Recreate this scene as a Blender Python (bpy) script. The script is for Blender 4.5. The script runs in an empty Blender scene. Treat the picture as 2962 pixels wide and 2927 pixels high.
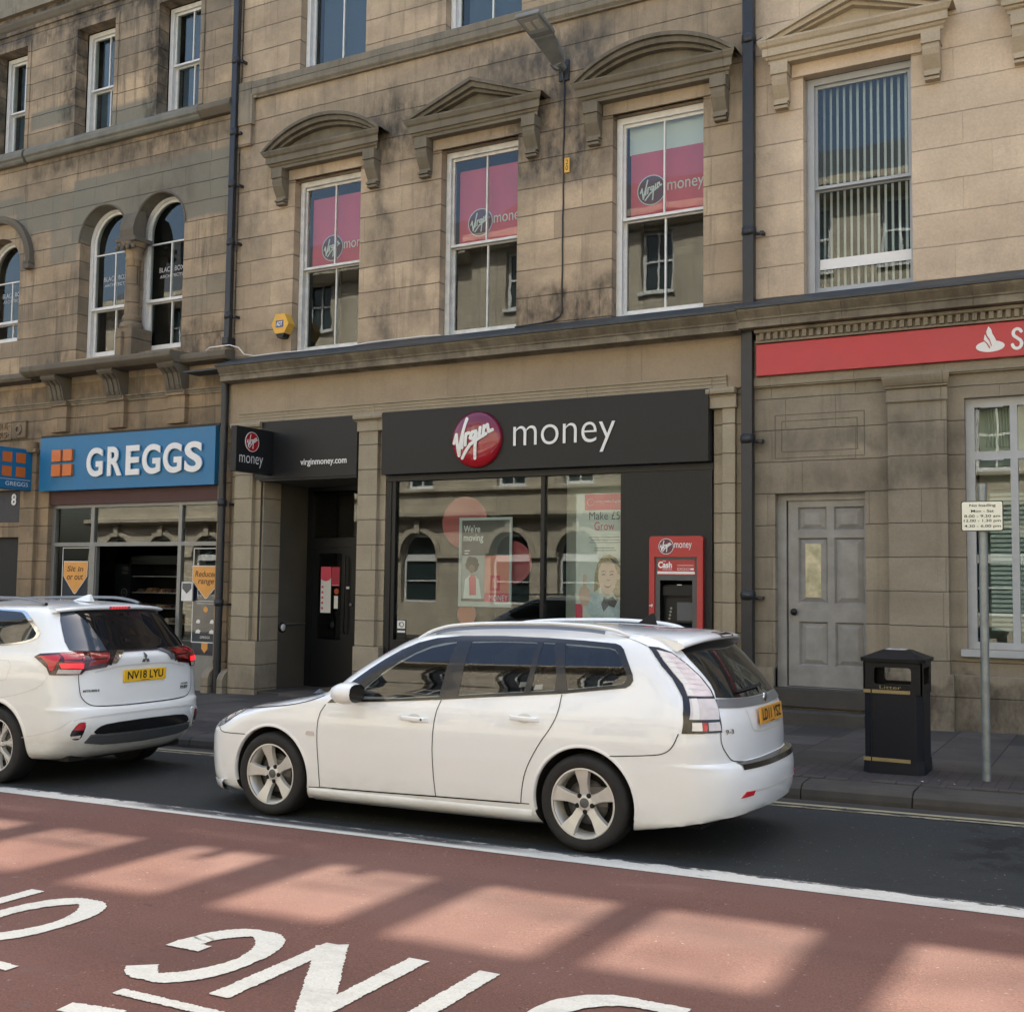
import bpy, bmesh, math, random
from mathutils import Vector, Matrix
from mathutils.geometry import tessellate_polygon
R = math.radians
random.seed(7)
sc = bpy.context.scene
COL = sc.collection
# ---------------------------------------------------------------- camera
K = 0.0192                      # the street falls to the left: ground z = K*x
cam = bpy.data.cameras.new('camera'); camo = bpy.data.objects.new('camera', cam); COL.objects.link(camo)
yaw, pitch, roll = R(28.86), R(3.88), R(0.75)
Fw = Vector((-math.sin(yaw)*math.cos(pitch), math.cos(yaw)*math.cos(pitch), math.sin(pitch)))
r0 = Vector((math.cos(yaw), math.sin(yaw), 0)); u0 = r0.cross(Fw)
rr = r0*math.cos(roll)+u0*math.sin(roll); uu = -r0*math.sin(roll)+u0*math.cos(roll)
camo.matrix_world = Matrix(((rr.x, uu.x, -Fw.x, 0), (rr.y, uu.y, -Fw.y, 0), (rr.z, uu.z, -Fw.z, 1.74), (0, 0, 0, 1)))
cam.sensor_width = 36; cam.lens = 36*3270/2962; cam.clip_end = 1000; cam.clip_start = .05
sc.camera = camo
# ---------------------------------------------------------------- light
SUN_EL = math.atan(1.6)
w = bpy.data.worlds.new('World'); sc.world = w; w.use_nodes = True
nt = w.node_tree; bg = nt.nodes['Background']
sky = nt.nodes.new('ShaderNodeTexSky'); sky.sky_type = 'NISHITA'; sky.sun_disc = False
sky.sun_elevation = SUN_EL; sky.sun_rotation = 0.0; sky.air_density = 1.2; sky.dust_density = 5.0
nt.links.new(sky.outputs[0], bg.inputs[0]); bg.inputs[1].default_value = 0.11
sl = bpy.data.lights.new('sun', 'SUN'); so = bpy.data.objects.new('sun', sl); COL.objects.link(so)
sl.energy = 5.0; sl.angle = R(0.6); sl.color = (1.0, .99, .94)
so.rotation_euler = (math.atan2(-1, 1.6), 0, 0)   # shines from +y (behind the facades) down the street side
sc.view_settings.view_transform = 'Standard'; sc.view_settings.look = 'None'
sc.view_settings.exposure = 1.95; sc.view_settings.gamma = 1
sc.render.engine = 'CYCLES'
sc.cycles.max_bounces = 8; sc.cycles.diffuse_bounces = 5; sc.cycles.glossy_bounces = 4; sc.cycles.transparent_max_bounces = 12
sc.cycles.caustics_reflective = False; sc.cycles.caustics_refractive = False
sc.cycles.sample_clamp_indirect = 6
# ---------------------------------------------------------------- tags
def tag(o, label, cat, group=None):
    o['label'] = label; o['category'] = cat
    if group: o['group'] = group
    return o
def struct(o):
    o['kind'] = 'structure'; return o
def empty(name, loc, label=None, cat=None, group=None, rot=None):
    o = bpy.data.objects.new(name, None); COL.objects.link(o); o.location = loc
    o.empty_display_size = .2
    if rot: o.rotation_euler = rot
    if label: tag(o, label, cat, group)
    return o
# ---------------------------------------------------------------- mesh builder
class MB:
    def __init__(s): s.v = []; s.f = []; s.m = []; s.mi = 0; s.sm = []
    def add(s, vs, fs, smooth=False):
        b = len(s.v); s.v += [tuple(p) for p in vs]
        for f in fs: s.f.append([b+i for i in f]); s.m.append(s.mi); s.sm.append(smooth)
        return s
    def box(s, x0, x1, y0, y1, z0, z1):
        if x0 > x1: x0, x1 = x1, x0
        if y0 > y1: y0, y1 = y1, y0
        if z0 > z1: z0, z1 = z1, z0
        return s.add([(x0,y0,z0),(x1,y0,z0),(x1,y1,z0),(x0,y1,z0),(x0,y0,z1),(x1,y0,z1),(x1,y1,z1),(x0,y1,z1)],
              [(0,3,2,1),(4,5,6,7),(0,1,5,4),(1,2,6,5),(2,3,7,6),(3,0,4,7)])
    def profx(s, prof, x0, x1, mit=0.0, yref=14.2):
        """closed (y,z) profile extruded along x; mit>0 returns the ends outwards in step with the projection"""
        n = len(prof)
        va = [(x0-mit*(yref-y), y, z) for y, z in prof]; vb = [(x1+mit*(yref-y), y, z) for y, z in prof]
        fs = [(i, (i+1) % n, n+(i+1) % n, n+i) for i in range(n)]
        s.add(va+vb, fs)
        tr = tessellate_polygon([[Vector((y, z, 0)) for y, z in prof]])
        s.add(va, [tuple(t) for t in tr]); s.add(vb, [tuple(t) for t in tr])
        return s
    def plate(s, outer, holes, y0, y1, back=True):
        """polygon in (x,z) with holes, front at y0 (street side), back at y1"""
        loops = [outer]+list(holes)
        pts = [p for l in loops for p in l]
        tr = tessellate_polygon([[Vector((p[0], p[1], 0)) for p in l] for l in loops])
        s.add([(p[0], y0, p[1]) for p in pts], [tuple(t) for t in tr])
        if back: s.add([(p[0], y1, p[1]) for p in pts], [tuple(t)[::-1] for t in tr])
        for l in loops:
            n = len(l)
            s.add([(p[0], y0, p[1]) for p in l]+[(p[0], y1, p[1]) for p in l], [(i, (i+1) % n, n+(i+1) % n, n+i) for i in range(n)])
        return s
    def tube(s, pts, r, n=10, cap=True, smooth=True):
        pts = [Vector(p) for p in pts]; rings = []; rad = r if isinstance(r, (list, tuple)) else [r]*len(pts)
        prev = None
        for i, p in enumerate(pts):
            d = (pts[min(i+1, len(pts)-1)]-pts[max(i-1, 0)]).normalized()
            if prev is None:
                a = Vector((0, 0, 1)) if abs(d.z) < .9 else Vector((1, 0, 0)); x = d.cross(a).normalized()
            else: x = (prev-d*prev.dot(d)).normalized()
            prev = x; y = d.cross(x)
            rings.append([p+(x*math.cos(t)+y*math.sin(t))*rad[i] for t in [2*math.pi*k/n for k in range(n)]])
        vs = [q for g in rings for q in g]; fs = []
        for i in range(len(pts)-1):
            for k in range(n): fs.append((i*n+k, i*n+(k+1) % n, (i+1)*n+(k+1) % n, (i+1)*n+k))
        s.add(vs, fs, smooth)
        if cap: s.add(rings[0], [tuple(range(n))[::-1]]); s.add(rings[-1], [tuple(range(n))])
        return s
    def lathe(s, prof, c, axis='y', n=48, smooth=True, a0=0, a1=2*math.pi):
        """prof: (radius, along axis)"""
        vs = []; full = abs(a1-a0-2*math.pi) < 1e-6; m = n if full else n+1
        for k in range(m):
            t = a0+(a1-a0)*k/n; ct, st = math.cos(t), math.sin(t)
            for r, h in prof:
                if axis == 'y': vs.append((c[0]+r*ct, c[1]+h, c[2]+r*st))
                elif axis == 'z': vs.append((c[0]+r*ct, c[1]+r*st, c[2]+h))
                else: vs.append((c[0]+h, c[1]+r*ct, c[2]+r*st))
        q = len(prof); fs = []
        for k in range(n):
            k2 = (k+1) % m
            for j in range(q-1): fs.append((k*q+j, k2*q+j, k2*q+j+1, k*q+j+1))
        return s.add(vs, fs, smooth)
    def disc(s, c, r, y, n=32, rz=None):
        rz = rz or r
        return s.add([(c[0]+r*math.cos(2*math.pi*k/n), y, c[1]+rz*math.sin(2*math.pi*k/n)) for k in range(n)], [tuple(range(n))])
    def stroke(s, pts, wd, y, dy=.0004, closed=False):
        """brush stroke in the (x,z) plane, flat towards the street"""
        k = 0
        for i in range(len(pts)-1):
            a, b = Vector(pts[i]), Vector(pts[i+1]); d = b-a
            if d.length < 1e-6: continue
            nn = Vector((-d.y, d.x)).normalized()*wd/2; yy = y-dy*(k % 4); k += 1
            s.add([(a.x+nn.x, yy, a.y+nn.y), (b.x+nn.x, yy, b.y+nn.y), (b.x-nn.x, yy, b.y-nn.y), (a.x-nn.x, yy, a.y-nn.y)], [(0, 1, 2, 3)])
        for i, p in enumerate(pts): s.disc(p, wd/2, y-dy*(4+i % 3), 12)
        return s
    def text(s, body, x0, x1, z0, z1, y, depth=.0, bold=0.0, shear=0.0, flip=False, raw=False, round_=0):
        vs, fs = glyphs(body, bold, shear, depth > 0)
        mx0 = min(v[0] for v in vs); mx1 = max(v[0] for v in vs); mz0 = min(v[1] for v in vs); mz1 = max(v[1] for v in vs)
        md = max(v[2] for v in vs) or 1.0; mn = min(v[2] for v in vs)
        out = []
        for a, b, c in vs:
            u = (a-mx0)/(mx1-mx0); v = (b-mz0)/(mz1-mz0); t = 0 if md == mn else (c-mn)/(md-mn)
            out.append((x0+(x1-x0)*u, y-depth*t, z0+(z1-z0)*v))
        return s.add(out, fs)
    def build(s, name, mats, parent=None, smooth=None, bevel=0, tilt=False, world=None):
        me = bpy.data.meshes.new(name)
        v = s.v
        if tilt: v = [(x, y, z+K*x) for x, y, z in v]
        off = Vector((0, 0, 0))
        if parent is not None and world is None:
            off = Vector(parent.location)
            v = [(x-off.x, y-off.y, z-off.z) for x, y, z in v]
        me.from_pydata(v, [], s.f); me.update()
        if not isinstance(mats, (list, tuple)): mats = [mats]
        for m in mats: me.materials.append(m)
        me.polygons.foreach_set('material_index', s.m)
        me.polygons.foreach_set('use_smooth', [bool(q) if smooth is None else smooth for q in s.sm])
        o = bpy.data.objects.new(name, me); COL.objects.link(o)
        if parent is not None: o.parent = parent
        if bevel:
            b = o.modifiers.new('bevel', 'BEVEL'); b.width = bevel; b.segments = 2; b.limit_method = 'ANGLE'; b.angle_limit = R(40)
        return o
_gc = {}
def glyphs(body, bold, shear, solid):
    k = (body, bold, shear, solid)
    if k in _gc: return _gc[k]
    c = bpy.data.curves.new('t', 'FONT'); c.body = body; c.offset = bold; c.shear = shear; c.extrude = .1 if solid else 0
    c.resolution_u = 6; c.space_line = .9
    o = bpy.data.objects.new('t', c); COL.objects.link(o)
    dg = bpy.context.evaluated_depsgraph_get(); dg.update()
    me = bpy.data.meshes.new_from_object(o.evaluated_get(dg))
    vs = [tuple(v.co) for v in me.vertices]; fs = [tuple(p.vertices) for p in me.polygons]
    bpy.data.objects.remove(o); bpy.data.curves.remove(c); bpy.data.meshes.remove(me)
    _gc[k] = (vs, fs); return _gc[k]
def rect(x0, x1, z0, z1): return [(x0, z0), (x1, z0), (x1, z1), (x0, z1)]
def archpoly(cx, r, z0, zs, n=20, rz=None):
    rz = rz or r
    return [(cx-r, z0), (cx+r, z0)]+[(cx+r*math.cos(math.pi*i/n), zs+rz*math.sin(math.pi*i/n)) for i in range(n+1)]
def circ(cx, cz, r, n=40, rz=None):
    rz = rz or r
    return [(cx+r*math.cos(2*math.pi*i/n), cz+rz*math.sin(2*math.pi*i/n)) for i in range(n)]
# ---------------------------------------------------------------- materials
class NT:
    def __init__(s, name):
        s.mat = bpy.data.materials.new(name); s.mat.use_nodes = True; s.t = s.mat.node_tree
        s.b = s.t.nodes['Principled BSDF']; s.out = s.t.nodes['Material Output']
    def n(s, kind, **kw):
        nd = s.t.nodes.new('ShaderNode'+kind)
        for k, v in kw.items():
            if k.startswith('i_'):
                key = k[2:]; nd.inputs[int(key) if key.isdigit() else key].default_value = v
            else: setattr(nd, k, v)
        return nd
    def l(s, a, b): s.t.links.new(a, b)
    def math(s, op, a, b=None, clamp=False):
        nd = s.n('Math', operation=op, use_clamp=clamp)
        for i, q in enumerate((a, b)):
            if q is None: continue
            if isinstance(q, (int, float)): nd.inputs[i].default_value = q
            else: s.l(q, nd.inputs[i])
        return nd.outputs[0]
    def mix(s, fac, a, b, mode='MIX'):
        nd = s.n('Mix', data_type='RGBA', blend_type=mode)
        for i, q in ((0, fac), (6, a), (7, b)):
            if isinstance(q, (int, float)): nd.inputs[i].default_value = q
            elif isinstance(q, (tuple, list)): nd.inputs[i].default_value = (*q[:3], 1)
            else: s.l(q, nd.inputs[i])
        return nd.outputs[2]
    def ramp(s, x, lo, hi, a=0.0, b=1.0):
        nd = s.n('MapRange', clamp=True); s.l(x, nd.inputs[0])
        for i, v in enumerate((lo, hi, a, b)): nd.inputs[i+1].default_value = v
        return nd.outputs[0]
    def pos(s): 
        if not hasattr(s, '_p'): s._p = s.n('NewGeometry').outputs['Position']
        return s._p
    def xyz(s):
        if not hasattr(s, '_s'): s._s = s.n('SeparateXYZ'); s.l(s.pos(), s._s.inputs[0])
        return s._s.outputs
    def noise(s, scale, detail=4, rough=.55, sx=1, sy=1, sz=1, loc=(0,0,0), dim='3D'):
        mp = s.n('Mapping'); mp.inputs['Scale'].default_value = (sx, sy, sz); mp.inputs['Location'].default_value = loc
        s.l(s.pos(), mp.inputs[0]); nz = s.n('TexNoise', i_Scale=scale, i_Detail=detail, i_Roughness=rough)
        s.l(mp.outputs[0], nz.inputs[0]); return nz.outputs[0]
    def boxmask(s, x0, x1, z0, z1, soft=.15, wob=None):
        X, _, Z = s.xyz()
        if wob is not None:
            X = s.math('ADD', X, wob); Z = s.math('ADD', Z, wob)
        a = s.ramp(X, x0-soft, x0+soft); b = s.ramp(X, x1-soft, x1+soft, 1, 0)
        c = s.ramp(Z, z0-soft, z0+soft); d = s.ramp(Z, z1-soft, z1+soft, 1, 0)
        return s.math('MULTIPLY', s.math('MULTIPLY', a, b), s.math('MULTIPLY', c, d))
    def bump(s, h, strength=.3, dist=.01, prev=None):
        nd = s.n('Bump', i_Strength=strength, i_Distance=dist); s.l(h, nd.inputs['Height'])
        if prev is not None: s.l(prev, nd.inputs['Normal'])
        return nd.outputs[0]
def simple(name, col, rough=.6, metal=0, spec=.5, var=.0, nscale=6, emit=None, coat=0, bumpn=0, ior=None):
    t = NT(name); b = t.b
    b.inputs['Base Color'].default_value = (*col, 1); b.inputs['Roughness'].default_value = rough; b.inputs['Metallic'].default_value = metal
    b.inputs['Specular IOR Level'].default_value = spec
    if coat: b.inputs['Coat Weight'].default_value = coat; b.inputs['Coat Roughness'].default_value = .03
    if var:
        nz = t.noise(nscale, 5, .6); f = t.ramp(nz, .3, .7)
        t.l(t.mix(f, tuple(c*(1-var) for c in col), tuple(min(1, c*(1+var*.6)) for c in col)), b.inputs['Base Color'])
        t.l(t.ramp(nz, .3, .7, rough*.85, min(1, rough*1.15)), b.inputs['Roughness'])
    if bumpn: t.l(t.bump(t.noise(nscale*6, 4), bumpn, .004), b.inputs['Normal'])
    if emit: b.inputs['Emission Color'].default_value = (*emit[0], 1); b.inputs['Emission Strength'].default_value = emit[1]
    return t.mat
def stone(name, c1, c2, rh=.4025, z0=5.45, bw=1.15, x0=0., mortar=.011, dark=.5, blocks=(), soot=(), stain=.55, jd=.55, hl=(.42, .011), finebump=True):
    """ashlar: random block tones, dark bed joints, soot and rain streaks. blocks/soot: (x0,x1,z0,z1,amount,colour,soft)"""
    t = NT(name); b = t.b
    X, Y, Z = t.xyz()
    wob = t.ramp(t.noise(2.2, 3), 0, 1, -.5, .5)
    cv = t.n('CombineXYZ'); t.l(t.math('ADD', X, -x0), cv.inputs[0]); t.l(t.math('ADD', t.math('ADD', Z, -z0), t.ramp(t.noise(3, 3), 0, 1, -.012, .012)), cv.inputs[1])
    br = t.n('TexBrick', offset=.37, offset_frequency=2, squash=.6, squash_frequency=3)
    br.inputs['Scale'].default_value = 1; br.inputs['Mortar Size'].default_value = mortar; br.inputs['Mortar Smooth'].default_value = .6
    br.inputs['Brick Width'].default_value = bw; br.inputs['Row Height'].default_value = rh; br.inputs['Bias'].default_value = 0
    br.inputs['Color1'].default_value = (*c1, 1); br.inputs['Color2'].default_value = (*c2, 1)
    br.inputs['Mortar'].default_value = (*[c*jd for c in c1], 1)
    t.l(cv.outputs[0], br.inputs['Vector'])
    col = br.outputs['Color']; fac = br.outputs['Fac']
    # long bed joints, heavier than the upright joints
    fz = t.math('FRACT', t.math('DIVIDE', t.math('ADD', t.math('ADD', Z, -z0+50*rh), t.ramp(t.noise(3, 3), 0, 1, -.012, .012)), rh))
    bed = t.ramp(t.math('ABSOLUTE', t.math('SUBTRACT', fz, .5)), .5-hl[1]/rh, .5-hl[1]*.35/rh)
    bedn = t.math('MULTIPLY', bed, t.ramp(t.noise(1.5, 4, .7, 1, 1, 3), .36, .56, .25, 1))
    col = t.mix(bedn, col, tuple(c*hl[0] for c in c2))
    # mottled stone
    col = t.mix(t.ramp(t.noise(1.1, 5, .6, 1, 1, 1.6), .35, .72), col, tuple(c*.86 for c in c2), 'MIX')
    big = t.ramp(t.noise(.9, 6, .68, 1, 1, 1, (3, 0, 5)), .48, .68)
    col = t.mix(t.math('MULTIPLY', big, stain*.6), col, (.13, .115, .09))
    st = t.ramp(t.noise(1.0, 6, .7, 4.6, 1, .42, (9, 0, 2)), .53, .68)
    col = t.mix(t.math('MULTIPLY', st, stain*.7), col, (.10, .09, .075))
    for q in blocks:
        mk = t.boxmask(q[0], q[1], q[2], q[3], q[6], t.math('MULTIPLY', wob, q[7] if len(q) > 7 else .25))
        col = t.mix(t.math('MULTIPLY', mk, q[4]), col, q[5])
    for q in soot:
        mk = t.boxmask(q[0], q[1], q[2], q[3], q[6] if len(q) > 6 else .2, t.math('MULTIPLY', wob, .8))
        nz = t.ramp(t.noise(2.6, 6, .7, 1.6, 1, .8), .38, .62)
        col = t.mix(t.math('MULTIPLY', t.math('MULTIPLY', mk, t.math('ADD', t.math('MULTIPLY', nz, .75), .25)), q[4]), col, q[5])
    fine = t.noise(38, 4, .7)
    if finebump: col = t.mix(t.ramp(fine, .3, .75, 0, .28), col, (.16, .125, .085))
    t.l(col, b.inputs['Base Color']); b.inputs['Roughness'].default_value = .92; b.inputs['Specular IOR Level'].default_value = .2
    n1 = t.bump(t.noise(9, 6, .7), .35, .02); n2 = t.bump(fine, .35, .003, n1)
    n3 = t.bump(t.math('SUBTRACT', 1.0, fac), .8, .02, n2); n3 = t.bump(t.math('SUBTRACT', 1.0, bedn), .6, .02, n3)
    if finebump: t.l(n3, b.inputs['Normal'])
    return t.mat
def glass(name, refl=1.0, tint=(.86, .9, .88), body=0.0, bodycol=(.02, .025, .03), rough=0.0, wave=.0, wsc=1.2):
    """window glass: see-through with Fresnel mirror reflections of what stands opposite"""
    t = NT(name); t.t.nodes.remove(t.b)
    tr = t.n('BsdfTransparent'); tr.inputs[0].default_value = (*tint, 1)
    gl = t.n('BsdfGlossy'); gl.inputs['Roughness'].default_value = rough; gl.inputs[0].default_value = (1, 1, 1, 1)
    fr = t.n('Fresnel'); bf = t.n('NewGeometry').outputs['Backfacing']; t.l(t.ramp(bf, 0, 1, 1.5, 1/1.5), fr.inputs[0])
    if wave:
        nb = t.bump(t.noise(wsc, 2, .5), wave, .02); t.l(nb, gl.inputs['Normal']); 
    f = t.math('MULTIPLY', fr.outputs[0], 1.15*refl, clamp=True)
    base = tr.outputs[0]
    if body:
        df = t.n('BsdfDiffuse'); df.inputs[0].default_value = (*bodycol, 1)
        m0 = t.n('MixShader'); m0.inputs[0].default_value = body; t.l(tr.outputs[0], m0.inputs[1]); t.l(df.outputs[0], m0.inputs[2]); base = m0.outputs[0]
    mx = t.n('MixShader'); t.l(f, mx.inputs[0]); t.l(base, mx.inputs[1]); t.l(gl.outputs[0], mx.inputs[2])
    t.l(mx.outputs[0], t.out.inputs[0]); return t.mat
SOOT = (.035, .032, .03)
GREY = (.21, .205, .165)
M = {}
M['bank'] = stone('bank_sandstone', (.65, .50, .34), (.42, .33, .225), .4025, 5.45-.0, 1.9, -.35, mortar=.005, jd=.8, hl=(.62, .010),
    soot=[(-13.2, -4.4, 9.1, 9.9, .35, (.13, .12, .10), .3), (-8.4, -6.3, 7.4, 9.7, .95, (.07, .067, .062), .35), (-10.5, -9.4, 8.3, 9.4, .95, (.07, .065, .055), .25),
          (-10.35, -10.05, 5.3, 8.4, .85, (.12, .105, .085), .12), (-9.6, -9.2, 5.5, 7.9, .45, (.10, .09, .075), .12), (-8.3, -6.2, 5.3, 6.0, .85, SOOT, .15), (-13.2, -12, 5.4, 5.8, .35, SOOT, .1),
          (-4.7, -4.3, 8.2, 9.3, .6, (.1,.1,.08), .2), (-13.2, -12.7, 7.0, 9.6, .6, (.12, .11, .09), .2), (-6.3, -4.4, 5.3, 5.6, .5, (.1,.1,.09), .1), (-9.3, -6.3, 9.0, 9.9, .5, (.1, .095, .085), .3)])
M['bankp'] = stone('bank_plain_sandstone', (.42, .335, .23), (.37, .295, .205), 3.3, .0, 3.1, .4, mortar=.004, stain=.25, jd=.55, hl=(1, .01))
M['bankpil'] = stone('pilaster_sandstone', (.42, .365, .265), (.37, .32, .23), .385, .75, 3, -12, mortar=.006, stain=.15, jd=.55, hl=(.6, .006), soot=[(-14, -4, -.4, .5, .45, (.08, .07, .055), .2)])
M['trim'] = stone('weathered_stone_trim', (.33, .285, .21), (.27, .24, .18), 2.3, 3.1, 1.25, .2, mortar=.004, stain=.8, jd=.45, hl=(1, .01), soot=[(-30, 20, 5.0, 5.45, .75, (.09, .08, .06), .04), (-13, -12, 8.6, 9.2, .5, (.06,.06,.05), .1), (-10.8, -9.8, 8.5, 9.1, .8, (.06,.06,.05), .1), (-10, -9, 8.6, 9.2, .6, (.06,.06,.05), .1), (-7.7, -7, 8.4, 9, .8, (.06,.06,.05), .1), (-13.3, -4, 9.8, 10.2, .45, (.10,.095,.08), .05)])
M['trimd'] = stone('sooty_stone_trim', (.18, .16, .12), (.14, .125, .10), 2.3, 3.1, 1.25, .2, mortar=.004, stain=.9, jd=.5, hl=(1, .01))
M['ped'] = stone('dark_weathered_moulding', (.26, .225, .165), (.19, .17, .125), 2.3, 3.1, 1.1, .2, mortar=.004, stain=.7, jd=.45, hl=(1, .01), soot=[(-13, -4.4, 8.7, 9.4, .55, (.08, .078, .065), .15)])
M['greggs'] = stone('old_sandstone', (.58, .43, .27), (.31, .25, .175), .335, 5.6, .95, -.2, mortar=.005, stain=1.0, jd=.66, hl=(.6, .008),
    blocks=[(-17.3, -13.4, 8.0, 9.15, .92, GREY, .03, .1), (-18.9, -17.7, 8.3, 8.95, .85, GREY, .03, .08), (-17.9, -17.15, 7.6, 9.0, .7, GREY, .04, .12), (-21, -18.7, 8.75, 9.1, .8, GREY, .03, .05), (-18.6, -17.4, 10.35, 10.7, .9, GREY, .03, .05), (-16.35, -15.2, 9.95, 10.4, .85, GREY, .04, .1), (-14.3, -13.4, 6.4, 7.0, .35, GREY, .08)],
    soot=[(-30, -13.3, 12.0, 16, 1, (.06, .057, .052), .2), (-17.7, -17.2, 9.9, 12.4, .95, (.05, .047, .04), .1), (-15.55, -15.05, 9.9, 12.4, .95, (.05, .047, .04), .1), (-19.9, -19.6, 9.9, 12.4, .9, (.05, .047, .04), .1), (-16.4, -15.6, 10.9, 11.4, .5, (.10, .085, .06), .15), (-18.5, -13.4, 9.35, 9.72, .65, (.09, .075, .055), .08), (-16.3, -14.2, 9.1, 9.6, .5, (.10, .08, .06), .15), (-18.2, -17.2, 6.1, 7.6, .35, (.12, .09, .06), .3), (-15.9, -14.1, 8.2, 8.9, .55, (.09, .075, .055), .3), (-18.2, -17.1, 5.5, 6.0, .6, SOOT, .2), (-14.5, -13.3, 5.6, 6.1, .75, SOOT, .15), (-18, -14, 9.3, 9.8, .4, SOOT, .2), (-19, -18.5, 9, 10.8, .3, SOOT, .3)])
M['greggsl'] = stone('old_lower_sandstone', (.43, .31, .185), (.28, .215, .14), .33, 4.33, .9, .1, mortar=.005, stain=1.0, jd=.6, hl=(.6, .008), soot=[(-21, -13.2, 4.9, 5.4, .55, SOOT, .15), (-21, -13.2, 4.25, 4.5, .5, SOOT, .1)])
M['sant'] = stone('smooth_sandstone', (.76, .61, .44), (.68, .54, .39), .405, 5.45, 1.9, .9, mortar=.004, stain=.14, jd=1.2, hl=(1.35, .008), soot=[(-4.3, -3.9, 5.4, 9.6, .35, (.15, .14, .12), .15), (-2.2, 3, 5.4, 5.9, .25, (.12, .12, .11), .2)])
M['santl'] = stone('grimy_lower_sandstone', (.37, .33, .25), (.30, .265, .20), .405, .08, 1.05, .55, mortar=.004, stain=.5, jd=.6, hl=(.62, .006),
    soot=[(-4.4, 1, 3.45, 3.72, .55, (.10, .09, .075), .07), (-4.4, 1, 2.85, 3.2, .45, (.08, .07, .055), .12), (-2.7, -1.7, 2.9, 3.6, .45, (.09, .08, .065), .15), (-2.8, 1, -.4, .72, .85, (.055, .048, .04), .04), (-4.4, -3.9, .2, 2.5, .35, (.10, .09, .07), .15)])
M['opp'] = stone('opposite_sandstone', (.60, .53, .41), (.52, .46, .35), .4, 0, 1.2, 0, mortar=.01, stain=.5, finebump=False)
M['white'] = simple('white_sash_paint', (.74, .74, .71), .45, var=.10, nscale=9, bumpn=.15)
M['whited'] = simple('aged_white_paint', (.66, .66, .62), .55, var=.22, nscale=7, bumpn=.3)
M['greyp'] = simple('grey_gloss_paint', (.265, .262, .245), .45, var=.22, nscale=5, bumpn=.15)
M['greyw'] = simple('pale_grey_window_paint', (.40, .42, .43), .45, var=.1, nscale=5)
M['greyf'] = simple('grey_shopfront_aluminium', (.23, .235, .225), .35, metal=.3, var=.1)
M['lead'] = simple('weathered_lead_sheet', (.048, .054, .056), .6, var=.45, nscale=5, bumpn=.4)
M['pipe'] = simple('black_painted_iron', (.018, .021, .025), .4, var=.3, nscale=4, bumpn=.2)
M['black'] = simple('black_sign_panel', (.014, .015, .016), .42, spec=.3)
M['blackm'] = simple('black_frame_paint', (.007, .008, .009), .4, spec=.35)
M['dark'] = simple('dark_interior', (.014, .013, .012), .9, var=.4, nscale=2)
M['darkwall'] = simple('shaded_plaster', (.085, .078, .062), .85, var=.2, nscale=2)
M['red'] = simple('red_sign_panel', (.50, .035, .045), .38, var=.08, nscale=2)
M['redatm'] = simple('red_plastic', (.42, .02, .025), .2, var=.05)
M['redband'] = simple('dark_red_board', (.075, .028, .025), .6, var=.15)
M['blue'] = simple('blue_sign_panel', (.012, .16, .34), .4, var=.08, nscale=2)
M['orange'] = simple('orange_plastic', (.62, .16, .03), .4)
M['lett'] = simple('white_lettering', (.78, .78, .76), .35)
M['posterred'] = simple('red_window_vinyl', (.72, .09, .14), .5, var=.12, nscale=1.5)
M['posterw'] = simple('white_poster_paper', (.78, .78, .74), .6, var=.06, nscale=2)
M['vdark'] = simple('maroon_print', (.12, .03, .05), .5)
M['greyt'] = simple('grey_print', (.12, .12, .12), .6)
M['yellow'] = simple('yellow_plastic', (.72, .40, .05), .45, var=.08)
M['galv'] = simple('galvanised_steel', (.26, .29, .29), .45, metal=.55, var=.25, nscale=9)
M['lampg'] = simple('grey_lamp_housing', (.22, .235, .23), .5, var=.25, nscale=5)
M['santtrim'] = stone('clean_stone_trim', (.55, .46, .34), (.50, .42, .30),2.3,3.1,1.25,.2,mortar=.003,stain=.12,jd=.6,hl=(1,.01))
M['glass'] = glass('window_glass', .9, wave=.05)
M['glassu'] = glass('old_wavy_window_glass', .85, wave=.035, wsc=1.6)
M['patchfilter'] = glass('sun_patch_filter', .5, tint=(.90,.89,.87))  # added light filter that weakens the sun patches on the lane
_n = [q for q in M['patchfilter'].node_tree.nodes if q.type == 'BSDF_TRANSPARENT'][0]; _t = NT.__new__(NT); _t.t = M['patchfilter'].node_tree; _t.l(_t.mix(_t.ramp(_t.noise(1.4, 4, .6, 1, 1, .7), .32, .68), (.58, .575, .55), (.89, .88, .84)), _n.inputs[0])  # uneven tint mottles the sun patches
M['shopglass'] = glass('shop_window_glass', .78, wave=.04, wsc=.6)
M['orangeposter'] = simple('orange_poster_print', (.75, .36, .08), .5, var=.1)
M['navy'] = simple('navy_poster_print', (.012, .022, .05), .4, var=.2)
M['skysheet'] = simple('painted_sky_reflection', (.055, .08, .115), .7)  # blue-grey colour standing in for sky reflected in the upper windows
def pchip(tab):
    xs = [a for a, b in tab]; ys = [b for a, b in tab]; n = len(xs)
    h = [xs[i+1]-xs[i] for i in range(n-1)]; d = [(ys[i+1]-ys[i])/h[i] for i in range(n-1)]
    m = [d[0]]+[0 if d[i-1]*d[i] <= 0 else 2*d[i-1]*d[i]/(d[i-1]+d[i]) for i in range(1, n-1)]+[d[-1]]
    def f(x):
        if x <= xs[0]: return ys[0]
        if x >= xs[-1]: return ys[-1]
        i = 0
        while x > xs[i+1]: i += 1
        t = (x-xs[i])/h[i]; t2 = t*t; t3 = t2*t
        return ys[i]*(2*t3-3*t2+1)+h[i]*m[i]*(t3-2*t2+t)+ys[i+1]*(3*t2-2*t3)+h[i]*m[i+1]*(t3-t2)
    return f
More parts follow.
